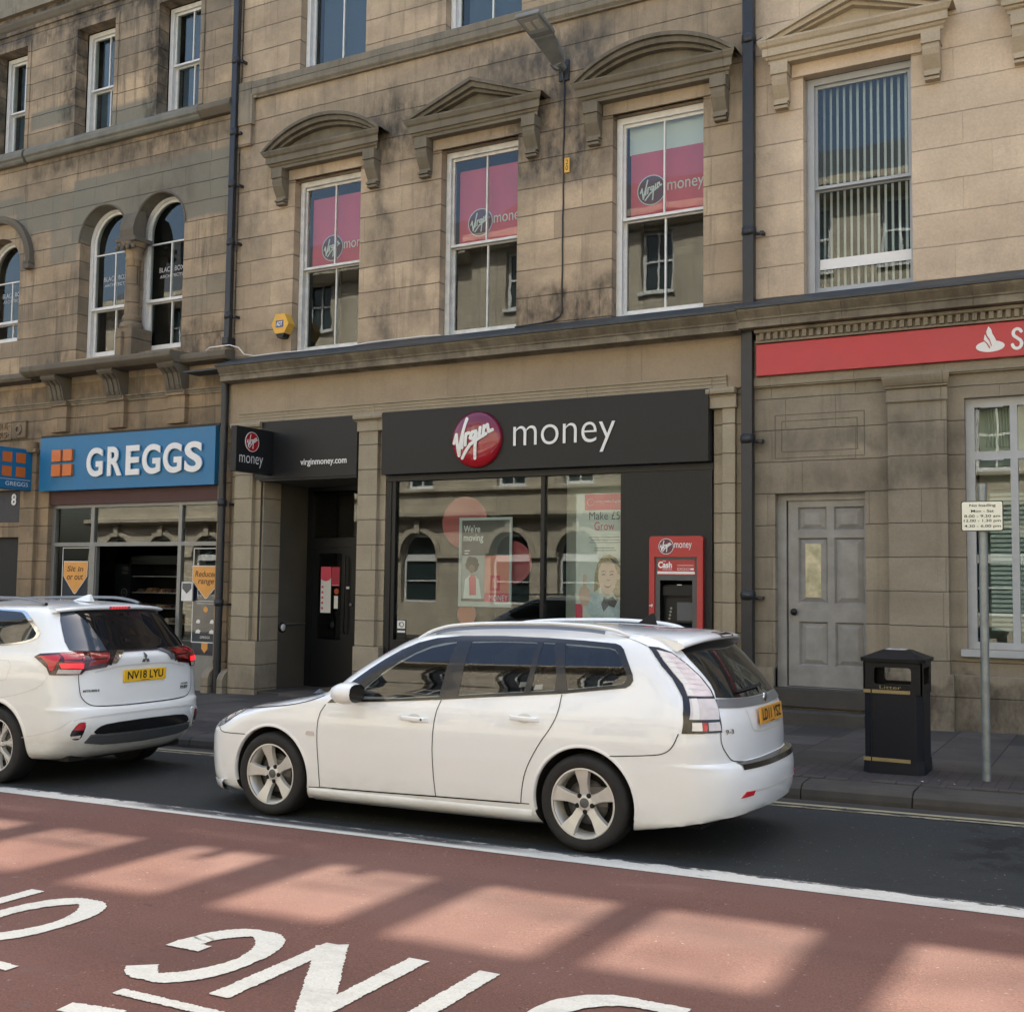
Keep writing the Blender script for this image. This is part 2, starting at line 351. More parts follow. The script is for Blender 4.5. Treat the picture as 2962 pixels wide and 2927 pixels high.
class Body:
    def __init__(s, xf, xr, W, Lf, Lr, pf=2.4, pr=2.6, barrel=.035, xm=1.37, hl=2.3):
        s.xf, s.xr, s.W, s.Lf, s.Lr = map(pchip, (xf, xr, W, Lf, Lr)); s.pf, s.pr = pf, pr; s.b, s.xm, s.hl = barrel, xm, hl
        s.z0, s.z1 = W[0][0], W[-1][0]
    def dims(s, z):
        a, b = s.xf(z), s.xr(z); L = b-a; lf = min(s.Lf(z), L*.48); lr = min(s.Lr(z), L*.48); return a, b, s.W(z), lf, lr
    def bar(s, x): return 1-s.b*((x-s.xm)/s.hl)**2
    def hw(s, x, z):
        a, b, w, lf, lr = s.dims(z)
        if x <= a or x >= b or z < s.z0 or z > s.z1: return -1
        y = w*s.bar(x)
        if x > b-lr: t = (b-x)/lr; y *= max(0, 1-(1-t)**s.pr)**(1/s.pr)
        if x < a+lf: t = (x-a)/lf; y *= max(0, 1-(1-t)**s.pf)**(1/s.pf)
        return y
    def xrear(s, y, z):
        a, b, w, lf, lr = s.dims(z); y = abs(y); lo, hi = b-lr, b
        for _ in range(30):
            m = (lo+hi)/2
            if s.hw(m, z) > y: lo = m
            else: hi = m
        return lo
ESTATE = Body(
    xf=[(.16, -.78), (.20, -.84), (.26, -.875), (.34, -.885), (.45, -.89), (.55, -.885), (.63, -.865), (.68, -.82), (.73, -.74), (.775, -.62), (.82, -.45), (.86, -.22), (.90, .0), (.935, .19), (.96, .29), (.985, .35), (1.01, .40), (1.1, .515), (1.2, .665), (1.3, .84), (1.39, 1.03), (1.435, 1.18), (1.47, 1.38), (1.50, 1.70), (1.518, 2.0)],
    xr=[(.16, 3.62), (.20, 3.70), (.28, 3.77), (.38, 3.80), (.50, 3.81), (.58, 3.80), (.615, 3.775), (.63, 3.735), (.70, 3.735), (.85, 3.73), (.94, 3.715), (1.0, 3.69), (1.1, 3.63), (1.2, 3.56), (1.3, 3.48), (1.38, 3.40), (1.43, 3.32), (1.46, 3.18), (1.485, 2.95), (1.505, 2.65), (1.518, 2.3)],
    W=[(.16, .80), (.19, .835), (.24, .862), (.32, .872), (.45, .882), (.6, .888), (.72, .888), (.82, .882), (.90, .870), (.96, .852), (1.0, .838), (1.1, .797), (1.2, .757), (1.3, .712), (1.38, .668), (1.42, .632), (1.455, .56), (1.48, .46), (1.50, .33), (1.512, .2), (1.518, .05)],
    Lf=[(.16, .50), (.5, .52), (.67, .50), (.8, .46), (.92, .36), (1.0, .36), (1.3, .38), (1.518, .3)],
    Lr=[(.16, .46), (.58, .46), (.63, .40), (.8, .38), (1.0, .40), (1.2, .42), (1.4, .36), (1.518, .2)])
SUVB = Body(
    xf=[(.24, -3.55), (.4, -3.68), (.7, -3.68), (.9, -3.55), (1.0, -3.3), (1.05, -2.8), (1.09, -2.45), (1.2, -2.2), (1.4, -1.8), (1.55, -1.45), (1.63, -1.2), (1.69, -.8), (1.705, -.6)],
    xr=[(.24, .80), (.30, .90), (.38, .97), (.48, 1.02), (.58, 1.04), (.66, 1.035), (.70, 1.015), (.72, .985), (.85, .975), (1.0, .965), (1.1, .975), (1.15, .975), (1.18, .94), (1.22, .88), (1.3, .82), (1.4, .74), (1.5, .66), (1.57, .60), (1.61, .55), (1.64, .42), (1.67, .15), (1.69, -.15), (1.705, -.5)],
    W=[(.24, .80), (.28, .845), (.36, .88), (.5, .90), (.75, .905), (.95, .905), (1.08, .898), (1.16, .88), (1.22, .855), (1.3, .822), (1.4, .785), (1.5, .748), (1.57, .715), (1.61, .68), (1.645, .59), (1.67, .46), (1.69, .3), (1.705, .08)],
    Lf=[(.24, .5), (1.705, .5)], Lr=[(.24, .42), (.66, .40), (.72, .34), (1.1, .36), (1.22, .38), (1.6, .36), (1.705, .2)], pr=2.7, barrel=.03, xm=-1.3, hl=2.4)
FE = {
'S_glassfront': [(0.847, 0.945), (0.858, 0.986), (0.912, 1.098), (1.018, 1.192), (1.199, 1.31), (1.393, 1.373), (1.622, 1.4), (1.583, 0.98), (1.235, 0.954)],
'S_dlo1': [(0.561, 0.9), (0.634, 0.963), (0.668, 1.034), (0.832, 1.13), (0.957, 1.257), (1.191, 1.361), (1.442, 1.415), (1.991, 1.423)],
'S_dlo2': [(2.367, 1.415), (2.638, 1.404), (2.915, 1.385), (2.971, 1.352), (3.068, 1.172), (3.066, 1.128), (3.022, 1.099), (2.566, 1.047), (1.93, 0.998)],
'S_dlo3': [(1.585, 0.969), (1.095, 0.935)],
'S_glassrear1': [(1.816, 1.398), (2.302, 1.394), (2.278, 1.044), (1.927, 1.012)],
'S_glassrear0': [(1.754, 1.399), (1.731, 0.989)],
'S_glasssmall': [(2.343, 1.383), (2.435, 1.381), (2.512, 1.053), (2.316, 1.046)],
'S_glassq': [(2.553, 1.344), (2.573, 1.364), (2.887, 1.347), (2.946, 1.309), (3.037, 1.154), (3.007, 1.115), (2.658, 1.098), (2.617, 1.141)],
'S_glassqall': [(2.499, 1.389), (2.915, 1.376), (2.965, 1.345), (3.056, 1.172), (3.055, 1.133), (3.014, 1.106), (2.575, 1.061)],
'S_gap1': [(0.559, 0.894), (0.5, 0.813), (0.485, 0.665), (0.496, 0.482), (0.503, 0.26)],
'S_gap2': [(1.599, 0.967), (1.563, 0.863), (1.542, 0.667), (1.548, 0.459), (1.563, 0.28)],
'S_gap3': [(2.56, 1.043), (2.551, 0.914), (2.496, 0.809), (2.408, 0.7), (2.304, 0.52), (2.273, 0.389), (2.261, 0.288)],
'S_gapbot': [(0.503, 0.26), (1.043, 0.267), (1.562, 0.278), (2.182, 0.286)],
'S_gapbot2': [(1.96, 0.284), (2.261, 0.288), (2.327, 0.289)],
'S_sillfront': [(0.376, 0.253), (0.503, 0.26)],
'S_gapbump': [(2.879, 0.649), (3.24, 0.677), (3.322, 0.699), (3.368, 0.745), (3.4, 0.826)],
'S_gapfrontb': [(-0.559, 0.662), (-0.517, 0.631), (-0.462, 0.623), (-0.246, 0.623)],
'S_handle1': [(1.27, 0.838), (1.498, 0.82), (1.448, 0.833)],
'S_handle2': [(2.179, 0.879), (2.407, 0.867)],
'S_ind': [(0.382, 0.684), (0.458, 0.651)],
'S_headl': [(-0.594, 0.654), (-0.39, 0.753), (-0.44, 0.701), (-0.559, 0.662)],
'S_hoodgap': [(-0.277, 0.816), (0.131, 0.857), (0.322, 0.89), (0.411, 0.916)],
'S_apillarbase': [(0.411, 0.916), (0.495, 0.939), (0.514, 0.969)],
'S_spoilgap': [(2.98, 1.469), (3.063, 1.428), (3.132, 1.376)],
'S_lamp': [(-0.925, 1.374), (-0.981, 1.248), (-0.962, 1.173), (-1.031, 1.056), (-1.124, 0.951), (-1.18, 0.828), (-0.804, 0.831), (-0.789, 0.936), (-0.744, 1.03), (-0.707, 1.093), (-0.714, 1.18), (-0.743, 1.257), (-0.776, 1.335), (-0.842, 1.366)],
'S_lampclear': [(-0.887, 1.346), (-0.89, 1.281), (-0.895, 1.205), (-0.892, 1.13), (-0.969, 1.058), (-0.74, 1.053), (-0.717, 1.093), (-0.729, 1.18), (-0.761, 1.258), (-0.801, 1.33)],
'S_lampmid': [(-0.985, 1.044), (-0.744, 1.039), (-0.802, 0.942), (-0.818, 0.91), (-1.079, 0.915)],
'S_lampwhite': [(-0.98, 1.044), (-0.929, 1.043), (-1.024, 0.915), (-1.075, 0.915)],
'S_lamplow': [(-1.099, 0.899), (-0.818, 0.896), (-0.822, 0.842), (-1.119, 0.844)],
'S_lampred': [(-1.034, 0.897), (-0.974, 0.897), (-0.988, 0.846), (-1.047, 0.844)],
'S_lamplens': [(-0.888, 1.341), (-0.839, 1.313), (-0.888, 1.335)],
'S_rwin': [(-0.814, 1.374), (-0.672, 1.409), (-0.428, 1.421), (-0.191, 1.412), (-0.003, 1.367), (0.171, 1.288), (0.399, 1.206), (0.529, 1.076), (-0.04, 1.049), (-0.699, 1.05), (-0.71, 1.082), (-0.712, 1.136), (-0.743, 1.257), (-0.785, 1.341)],
'S_strip': [(-0.715, 1.045), (-0.031, 1.033), (0.479, 1.018), (0.291, 0.977), (-0.445, 0.982), (-0.752, 0.987)],
'S_badge': [(0.002, 1.029)],
'S_plate': [(-0.449, 0.966), (0.101, 0.947), (0.105, 0.843), (-0.449, 0.854)],
'S_n93': [(-0.759, 0.824), (-0.672, 0.845)],
'S_tg': [(-0.755, 0.985), (-0.825, 0.824), (-0.801, 0.752), (-0.682, 0.656), (-0.708, 0.594), (-0.253, 0.6), (0.036, 0.616)],
'S_tgrec': [(-0.469, 0.972), (-0.471, 0.839), (-0.33, 0.776), (0.004, 0.765), (0.143, 0.804), (0.249, 0.914)],
'S_shelf': [(-0.708, 0.594), (-0.498, 0.599), (-0.053, 0.616), (0.234, 0.616), (0.329, 0.594), (-0.051, 0.588), (-0.703, 0.592)],
'S_refl': [(-0.705, 0.408), (-0.653, 0.442), (-0.527, 0.441), (-0.539, 0.412)],
'S_groove': [(-0.526, 0.436), (-0.082, 0.43)],
'S_wiper': [(-0.55, 1.103), (-0.26, 1.104), (0.105, 1.115)],
'S_brk': [(-0.028, 1.462), (0.148, 1.442), (-0.22, 1.449)],
'O_lamp': [(-1.329, 1.174), (-1.204, 1.203), (-0.726, 1.216), (-0.654, 1.214), (-0.297, 1.202), (-0.431, 1.116), (-0.472, 1.072), (-0.718, 1.048), (-0.757, 1.015), (-1.131, 1.017), (-1.176, 1.078), (-1.301, 1.147)],
'O_red1': [(-1.262, 1.181), (-1.002, 1.188), (-0.999, 1.167), (-1.055, 1.123), (-1.092, 1.056), (-1.131, 1.056), (-1.173, 1.122)],
'O_red2': [(-0.969, 1.201), (-0.692, 1.202), (-0.749, 1.123), (-0.964, 1.128)],
'O_red3': [(-0.635, 1.2), (-0.403, 1.186), (-0.476, 1.118), (-0.688, 1.087)],
'O_litred': [(-1.024, 1.117), (-0.738, 1.115), (-0.737, 1.071), (-0.997, 1.078)],
'O_clear': [(-1.033, 1.067), (-0.761, 1.061), (-0.78, 1.022), (-1.048, 1.028)],
'O_lampfar': [(0.471, 1.18), (0.783, 1.168), (0.734, 1.018), (0.448, 1.083)],
'O_rwin': [(-0.666, 1.593), (-0.476, 1.593), (-0.021, 1.59), (0.632, 1.586), (0.752, 1.485), (0.907, 1.201), (0.351, 1.185), (-0.341, 1.215), (-0.721, 1.222), (-0.693, 1.385)],
'O_chromeL': [(-0.282, 1.207), (-0.208, 1.2), (-0.303, 1.157), (-0.356, 1.101), (-0.415, 1.101), (-0.388, 1.149)],
'O_chromeR': [(0.341, 1.18), (0.413, 1.179), (0.458, 1.085), (0.387, 1.088)],
'O_garn': [(-0.241, 1.194), (0.323, 1.174), (0.376, 1.074), (0.348, 1.061), (-0.263, 1.082), (-0.4, 1.097)],
'O_emb': [(0.045, 1.169), (-0.018, 1.101), (0.082, 1.099), (0.031, 1.129)],
'O_plate': [(-0.293, 1.033), (0.269, 1.028), (0.286, 0.917), (-0.274, 0.924)],
'O_tg': [(-0.72, 1.042), (-0.712, 0.878), (-0.698, 0.809), (-0.641, 0.732), (-0.48, 0.722), (0.194, 0.703), (0.512, 0.714), (0.655, 0.772)],
'O_crease': [(-0.468, 1.048), (-0.262, 1.07), (0.31, 1.06), (0.579, 1.029)],
'O_let1': [(-0.661, 0.857), (-0.465, 0.87)],
'O_let2': [(0.436, 0.802), (0.626, 0.811)],
'O_let3': [(0.44, 0.83), (0.643, 0.837)],
'O_val': [(-0.659, 0.491), (-0.61, 0.562), (-0.479, 0.569), (0.013, 0.554), (0.549, 0.534), (0.63, 0.514), (0.658, 0.455), (0.033, 0.473), (-0.458, 0.483)],
'O_val2': [(-0.694, 0.418), (-0.655, 0.479), (-0.447, 0.453), (0.693, 0.426), (0.686, 0.382), (-0.391, 0.404)],
'O_fog': [(-0.932, 0.494), (-0.847, 0.587), (-0.752, 0.591), (-0.774, 0.463), (-0.811, 0.431), (-0.89, 0.441)],
'O_fogred': [(-0.897, 0.527), (-0.844, 0.583), (-0.759, 0.586), (-0.777, 0.519)],
'O_fogframe': [(-0.953, 0.449), (-0.985, 0.524), (-0.892, 0.611), (-0.716, 0.614), (-0.679, 0.595), (-0.762, 0.451), (-0.787, 0.4)],
'O_bline': [(-0.907, 0.617), (-0.744, 0.638), (-0.149, 0.628), (0.535, 0.609)],
'O_cap': [(0.004, 1.129), (0.14, 1.138), (0.191, 1.088), (0.139, 0.96), (0.036, 0.945)],
'O_sideline': [(0.047, 0.789), (0.386, 0.848), (0.598, 0.907), (0.695, 1.011)],
'O_lowline': [(0.363, 0.437), (0.81, 0.531), (0.897, 0.617)],
'O_win': [(-0.284, 1.625), (0.134, 1.593), (0.34, 1.467), (0.451, 1.388), (0.409, 1.33), (0.179, 1.281), (-0.073, 1.265)],
'O_wini': [(-0.232, 1.601), (0.12, 1.581), (0.383, 1.398), (0.364, 1.318), (-0.08, 1.276)],
'O_seam': [(-0.527, 1.65), (-0.674, 1.593)],
'O_spoil': [(-0.671, 1.595), (-0.465, 1.603), (0.632, 1.586)],
'O_brk': [(0.003, 1.633), (0.278, 1.633), (0.16, 1.603), (-0.086, 1.606)],
'O_tint': [(-0.446, 1.593), (-0.383, 1.472), (-0.385, 1.332), (-0.439, 1.219), (-0.721, 1.222), (-0.694, 1.408), (-0.651, 1.593)],
'O_farfog': [(0.711, 0.558)]}
# ================================================================ ground
def asphalt_mat(name, base, spec1, chip, dark, red=False):
    t = NT(name); b = t.b
    f = t.noise(95, 4, .8); g = t.noise(1.3, 5, .6); h = t.noise(28, 3, .6)
    c = t.mix(t.ramp(f, .35, .7), tuple(q*.55 for q in base), tuple(q*1.5 for q in base))
    c = t.mix(t.ramp(g, .35, .7, 0, .55), c, dark)
    c = t.mix(t.ramp(h, .66, .74, 0, .75), c, tuple(q*.45 for q in base))
    c = t.mix(t.ramp(t.noise(34, 2, .5, 1, 1, 1, (5, 5, 0)), .715, .74, 0, .9), c, chip)
    if red:
        # worn spots where the old surface shows, towards the lane's far edge
        _, Y, _ = t.xyz(); X = t.xyz()[0]
        wr = t.math('MULTIPLY', t.ramp(t.noise(7, 5, .7, 1.6, 1, 1), .60, .66), t.math('MULTIPLY', t.ramp(Y, 3.75, 3.45), t.ramp(X, -3.3, -3.9)))
        c = t.mix(wr, c, (.10, .11, .11))
        c = t.mix(t.ramp(t.noise(5, 5, .75, 1, 1, 1, (2, 8, 0)), .70, .72, 0, .7), c, (.16, .16, .15))
        tr = t.math('ADD', t.ramp(t.math('ABSOLUTE', t.math('ADD', Y, -5.75)), .12, .42, 1, 0), t.ramp(t.math('ABSOLUTE', t.math('ADD', Y, -4.15)), .12, .42, 1, 0))
        c = t.mix(t.math('MULTIPLY', t.math('MULTIPLY', tr, .34), t.ramp(t.noise(1.2, 5, .7, .35, 2, 1), .3, .6)), c, (.07, .045, .04))
        c = t.mix(t.ramp(t.noise(9, 3, .6, .6, 1.5, 1, (7, 1, 0)), .70, .74, 0, .55), c, (.05, .035, .032))
        c = t.mix(t.ramp(t.noise(.8, 4, .6, .4, 1, 1, (1, 3, 0)), .42, .66, 0, .35), c, (.19, .115, .095))
    else:
        X, Y, _ = t.xyz()
        pt = t.math('MULTIPLY', t.ramp(X, -1.25, -.95), t.math('MULTIPLY', t.ramp(Y, 7.6, 7.9), t.ramp(t.noise(4, 4, .7), .45, .55)))
        c = t.mix(t.math('MULTIPLY', pt, .7), c, (.012, .012, .013))
        c = t.mix(t.math('MULTIPLY', t.ramp(Y, 9.1, 9.6), t.ramp(t.noise(5, 5, .7, .5, 1, 1), .35, .6, .3, 1)), c, (.075, .068, .058))
        tr = t.ramp(t.math('ABSOLUTE', t.math('ADD', Y, -7.15)), .1, .5, 1, 0)
        c = t.mix(t.math('MULTIPLY', tr, t.ramp(t.noise(2, 5, .7, .3, 2, 1), .4, .65, 0, .5)), c, (.022, .023, .023))
    t.l(c, b.inputs['Base Color']); b.inputs['Roughness'].default_value = .88; b.inputs['Specular IOR Level'].default_value = .25
    t.l(t.bump(f, .5, .004, t.bump(h, .3, .006)), b.inputs['Normal'])
    return t.mat
def paint_mat(name, col, under, wear, edge=None, heavy=None):
    t = NT(name); b = t.b; X, Y, _ = t.xyz()
    n = t.noise(16, 5, .72, .35, 1, 1); n2 = t.noise(60, 3, .6)
    m = t.ramp(n, wear, wear+.03)
    if edge:
        e = t.math('ADD', t.ramp(Y, edge[0], edge[1], 0, .26), t.math('MULTIPLY', n, .9)); m = t.math('MAXIMUM', m, t.ramp(e, .60, .63))
    if heavy:
        hx = t.math('MULTIPLY', t.ramp(X, heavy[0], heavy[0]+.6), t.ramp(X, heavy[1]-.8, heavy[1], 1, 0))
        hy = t.math('MULTIPLY', t.ramp(Y, 6.77, 6.83), t.ramp(Y, 6.89, 6.93, 1, .25))
        e = t.math('MULTIPLY', t.math('MULTIPLY', hx, hy), t.ramp(n, .33, .39)); m = t.math('MAXIMUM', m, e)
    c = t.mix(t.ramp(n2, .3, .8), col, tuple(q*.82 for q in col))
    c = t.mix(m, c, under)
    c = t.mix(t.ramp(t.noise(3.5, 6, .75, .5, 1.4, 1, (4, 4, 0)), .5, .72, 0, .30), c, tuple(q*.35+.05 for q in under))
    c = t.mix(t.ramp(t.noise(90, 2, .6), .60, .66, 0, .5), c, tuple(q*.5+.03 for q in col))
    t.l(c, b.inputs['Base Color']); b.inputs['Roughness'].default_value = .6
    t.l(t.bump(n2, .3, .003), b.inputs['Normal'])
    return t.mat
M['asphalt'] = asphalt_mat('asphalt', (.034, .039, .038), 0, (.20, .20, .19), (.03, .033, .036))
M['redlane'] = asphalt_mat('red_lane_surfacing', (.150, .074, .056), 0, (.25, .2, .18), (.125, .062, .052), True)
M['edgeline'] = paint_mat('worn_white_line', (.66, .66, .59), (.045, .048, .05), .75, (6.84, 6.94), (-7.6, -3.4))
M['roadletter'] = paint_mat('worn_white_letter_paint', (.66, .66, .58), (.16, .10, .085), .665)
M['yline'] = paint_mat('faded_yellow_line', (.42, .38, .24), (.05, .052, .052), .62)
M['yline2'] = paint_mat('very_worn_yellow_line', (.42, .38, .24), (.05, .052, .052), .50)
def pave_mat():
    t = NT('paving_slabs'); b = t.b; X, Y, _ = t.xyz()
    cv = t.n('CombineXYZ'); t.l(Y, cv.inputs[0]); t.l(X, cv.inputs[1])
    def brick(w, h, ms, c1, c2, off=.5):
        br = t.n('TexBrick', offset=off); br.inputs['Scale'].default_value = 1; br.inputs['Brick Width'].default_value = w; br.inputs['Row Height'].default_value = h
        br.inputs['Mortar Size'].default_value = ms; br.inputs['Mortar'].default_value = (.02, .019, .018, 1)
        br.inputs['Color1'].default_value = (*c1, 1); br.inputs['Color2'].default_value = (*c2, 1); t.l(cv.outputs[0], br.inputs['Vector']); return br
    s = brick(.9, .6, .006, (.112, .099, .084), (.060, .053, .045)); k = brick(.21, .105, .004, (.075, .06, .055), (.05, .045, .042))
    isb = t.ramp(Y, 10.92, 10.93, 1, 0)
    c = t.mix(isb, s.outputs['Color'], k.outputs['Color'])
    # dark inspection cover with a lighter rim in front of the grey door
    cov = t.boxmask(-3.55, -2.9, -50, 50, .01)
    cy = t.math('MULTIPLY', t.ramp(Y, 12.85, 12.87), t.ramp(Y, 13.88, 13.9, 1, 0)); c = t.mix(t.math('MULTIPLY', t.math('MULTIPLY', cov, cy), .6), c, (.03, .029, .028))
    g = t.noise(1.6, 5, .65); c = t.mix(t.ramp(g, .4, .7, 0, .6), c, (.045, .042, .038))
    c = t.mix(t.ramp(t.noise(45, 3, .6), .72, .76, 0, .6), c, (.2, .19, .18))
    c = t.mix(t.ramp(t.noise(11, 2, .5, 1, 1, 1, (6, 2, 0)), .72, .735, 0, .7), c, (.022, .02, .018))
    moss = t.math('MULTIPLY', t.ramp(Y, 11.5, 11.2), t.ramp(t.noise(2.5, 4, .6), .45, .65)); c = t.mix(t.math('MULTIPLY', moss, .5), c, (.04, .042, .028))
    t.l(c, b.inputs['Base Color']); b.inputs['Roughness'].default_value = .85; b.inputs['Specular IOR Level'].default_value = .3
    fm = t.mix(isb, s.outputs['Fac'], k.outputs['Fac'])
    t.l(t.bump(t.math('SUBTRACT', 1.0, fm), .6, .008, t.bump(t.noise(30, 4), .3, .006)), b.inputs['Normal'])
    return t.mat
M['pave'] = pave_mat()
M['kerb'] = simple('kerb_stone', (.064, .058, .048), .85, var=.35, nscale=4, bumpn=.4)
def sheet(name, x0, x1, y0, y1, z, mat, dz=0):
    mb = MB(); n = 24
    xs = [x0+(x1-x0)*i/n for i in range(n+1)]
    mb.add([(x, y, z) for x in xs for y in (y0, y1)], [(2*i, 2*i+2, 2*i+3, 2*i+1) for i in range(n)])
    return struct(mb.build(name, mat, tilt=True))
sheet('ground', -160, 160, -160, 160, -.30, M['asphalt'])
sheet('road', -70, 60, -9.5, 9.68, 0, M['asphalt'])
sheet('bus_lane', -70, 60, 1.6, 6.73, .004, M['redlane'])
sheet('lane_edge_line', -70, 60, 6.72, 6.945, .008, M['edgeline'])
sheet('kerb_double_line', -70, 60, 9.385, 9.455, .005, M['yline'])
sheet('kerb_double_line', -70, 60, 9.27, 9.33, .005, M['yline2'])
mb = MB(); mb.box(-70, 60, 9.99, 17.5, -.6, .13); struct(mb.build('pavement', M['pave'], tilt=True))
mb = MB(); mb.box(-70, 60, -12, -6.6, -.6, .12); struct(mb.build('pavement', M['pave'], tilt=True))
mb = MB(); x = -40.05
random.seed(3)
while x < 30:
    L = random.choice((.9, .9, .62)); 
    a = random.uniform(-.006, .006); b_ = random.uniform(-.006, .006)
    y0 = 9.66; pr = [(y0, -.3), (y0+.0, .035), (y0+.012, .085), (y0+.05, .118+a), (y0+.10, .128+a), (9.985, .134+b_), (9.985, -.3)]
    mb.profx(pr, x+.006, x+L-.006); x += L
mb.box(-40, 30, 9.70, 9.98, -.3, .09)
struct(mb.build('kerb', M['kerb'], tilt=True, bevel=.006))
# block edging behind the kerb, a few blocks proud of the dirt
mb = MB(); x = -6.0
while x < 1.5:
    if random.random() < .75: mb.box(x+.004, x+.196, 10.0, 10.10+random.uniform(-.006, .012), .1, .134+random.uniform(.0, .008))
    x += .2
struct(mb.build('block_edging', M['kerb'], tilt=True, bevel=.004))
# ---- lettering of the loading bay: LOADING ONLY, read from the other side (letters turned round)
mb = MB()
Z = .0095
def rl(pts, wd, y0=4.62):
    """strokes given in letter space (u right 0-1, v up 0-1) for a letter box at X0..X1"""
    out = []
    for (u, v) in pts: out.append((LX1-(LX1-LX0)*u, y0-(y0-3.80)*v))
    return out
def ribbon(pts, w0, w1=None, caps=True):
    w1 = w1 or w0
    n = len(pts); L = []; Rr = []
    for i, p in enumerate(pts):
        a = Vector(pts[max(i-1, 0)]); b = Vector(pts[min(i+1, n-1)]); d = (b-a).normalized(); nn = Vector((-d.y, d.x))
        # strokes along the street are thinner than strokes across it are wide
        ww = (w0*abs(d.y)+w1*abs(d.x))/2+random.uniform(-.0055, .0045)
        L.append((p[0]+nn.x*ww, p[1]+nn.y*ww)); Rr.append((p[0]-nn.x*ww, p[1]-nn.y*ww))
    vs = [(q[0], q[1], Z) for q in L]+[(q[0], q[1], Z) for q in Rr]
    mb.add(vs, [(i, i+1, n+i+1, n+i) for i in range(n-1)])
def dens(pts, step=.011):
    out = [pts[0]]
    for a, b in zip(pts, pts[1:]):
        k = max(1, int(math.dist(a, b)/step))
        for i in range(1, k+1): out.append((a[0]+(b[0]-a[0])*i/k, a[1]+(b[1]-a[1])*i/k))
    return out
def arc(cx, cy, rx, ry, a0, a1, n=36): return [(cx+rx*math.cos(R(a0+(a1-a0)*i/n)), cy+ry*math.sin(R(a0+(a1-a0)*i/n))) for i in range(n+1)]
def letter(ch, LX0, LX1, yb=4.62, yt=3.80, w0=.112, w1=.095):
    global Z
    fx = lambda u: LX1-(LX1-LX0)*u; fy = lambda v: yb-(yb-yt)*v
    T = lambda pts: [(fx(u), fy(v)) for u, v in pts]
    iu, iv = w0/2/(LX1-LX0), w1/2/(yb-yt)
    if ch == 'I': ribbon(dens(T([(.5, 0), (.5, 1)])), w0, w1)
    if ch == 'O': ribbon(T(arc(.5, .5, .5-iu, .5-iv, 0, 360, 150)), w0, w1)
    if ch == 'G':
        ribbon(T(arc(.5, .5, .5-iu, .5-iv, 48, 330, 130))+dens(T([(.93-iu, .30), (1-iu, .43)])), w0, w1); Z += .0007; ribbon(dens(T([(1.0, .44), (.62, .44)])), w0, w1); Z -= .0007
    if ch == 'N':
        ribbon(dens(T([(iu, 0), (iu, 1)])), w0, w1); ribbon(dens(T([(1-iu, 0), (1-iu, 1)])), w0, w1)
        Z += .0006; ribbon(dens(T([(iu*.9, 1-.02), (1-iu*.9, .02)])), w0*1.15, w1); Z -= .0006
    if ch == 'D': ribbon(dens(T([(iu, 0), (iu, 1)])), w0, w1); Z += .0006; ribbon(dens(T([(iu, iv), (.4, iv)]))+T(arc(.4, .5, .6-iu, .5-iv, -90, 90, 30))+dens(T([(.4, 1-iv), (iu, 1-iv)])), w0, w1); Z -= .0006
    if ch == 'A': ribbon(dens(T([(iu, 0), (.5, 1)])), w0, w1); Z += .0006; ribbon(dens(T([(.5, 1), (1-iu, 0)])), w0, w1); Z += .0006; ribbon(dens(T([(.2, .3), (.8, .3)])), w0, w1); Z -= .0012
    if ch == 'L': ribbon(dens(T([(iu, 1), (iu, 0)])), w0, w1); Z += .0006; ribbon(dens(T([(0, iv), (1, iv)])), w0, w1); Z -= .0006
    if ch == 'Y': ribbon(dens(T([(.5, 0), (.5, .45)])), w0, w1); Z += .0006; ribbon(dens(T([(.5, .45), (iu, 1)])), w0, w1); Z += .0006; ribbon(dens(T([(.5, .45), (1-iu, 1)])), w0, w1); Z -= .0012
for ch, a, b in (('G', -4.25, -3.68), ('N', -3.57, -2.96), ('I', -2.69, -2.57), ('D', -2.25, -1.66), ('A', -1.52, -.92), ('O', -.80, -.2), ('L', -.1, .35),
                 ('O', -5.52, -4.96), ('N', -6.2, -5.64), ('L', -6.85, -6.4), ('Y', -7.6, -7.0)):
    letter(ch, a, b)
ribbon(dens([(-3.95, 3.64), (-1.2, 3.64)]), .07, .065); ribbon(dens([(-6.5, 3.62), (-4.62, 3.62)]), .08, .075); ribbon(dens([(-4.0, 3.40), (-3.72, 3.44)]), .1, .09)
struct(mb.build('lane_lettering', M['roadletter'], tilt=True))
# ================================================================ buildings
def wallplate(x0, x1, z0, z1, holes, y=14.2, th=.45, y2=None):
    mb = MB(); mb.plate(rect(x0, x1, z0, z1), holes, y, y+th); return mb
# ---------------------------------------------------------------- the bank in the middle
bank = empty('bank_building', (-8.8, 14.2, 0), 'pale sandstone bank building with three pedimented first floor windows over a black shopfront', 'building')
BX0, BX1 = -13.22, -4.40
w1 = [(-11.98, -10.64), (-9.13, -7.80), (-6.29, -4.96)]
WZ0, WZ1 = 5.40, 8.30
holes = [rect(a, b, WZ0, WZ1) for a, b in w1]+[rect(a+.03, b+.03, 10.15, 12.75) for a, b in w1]
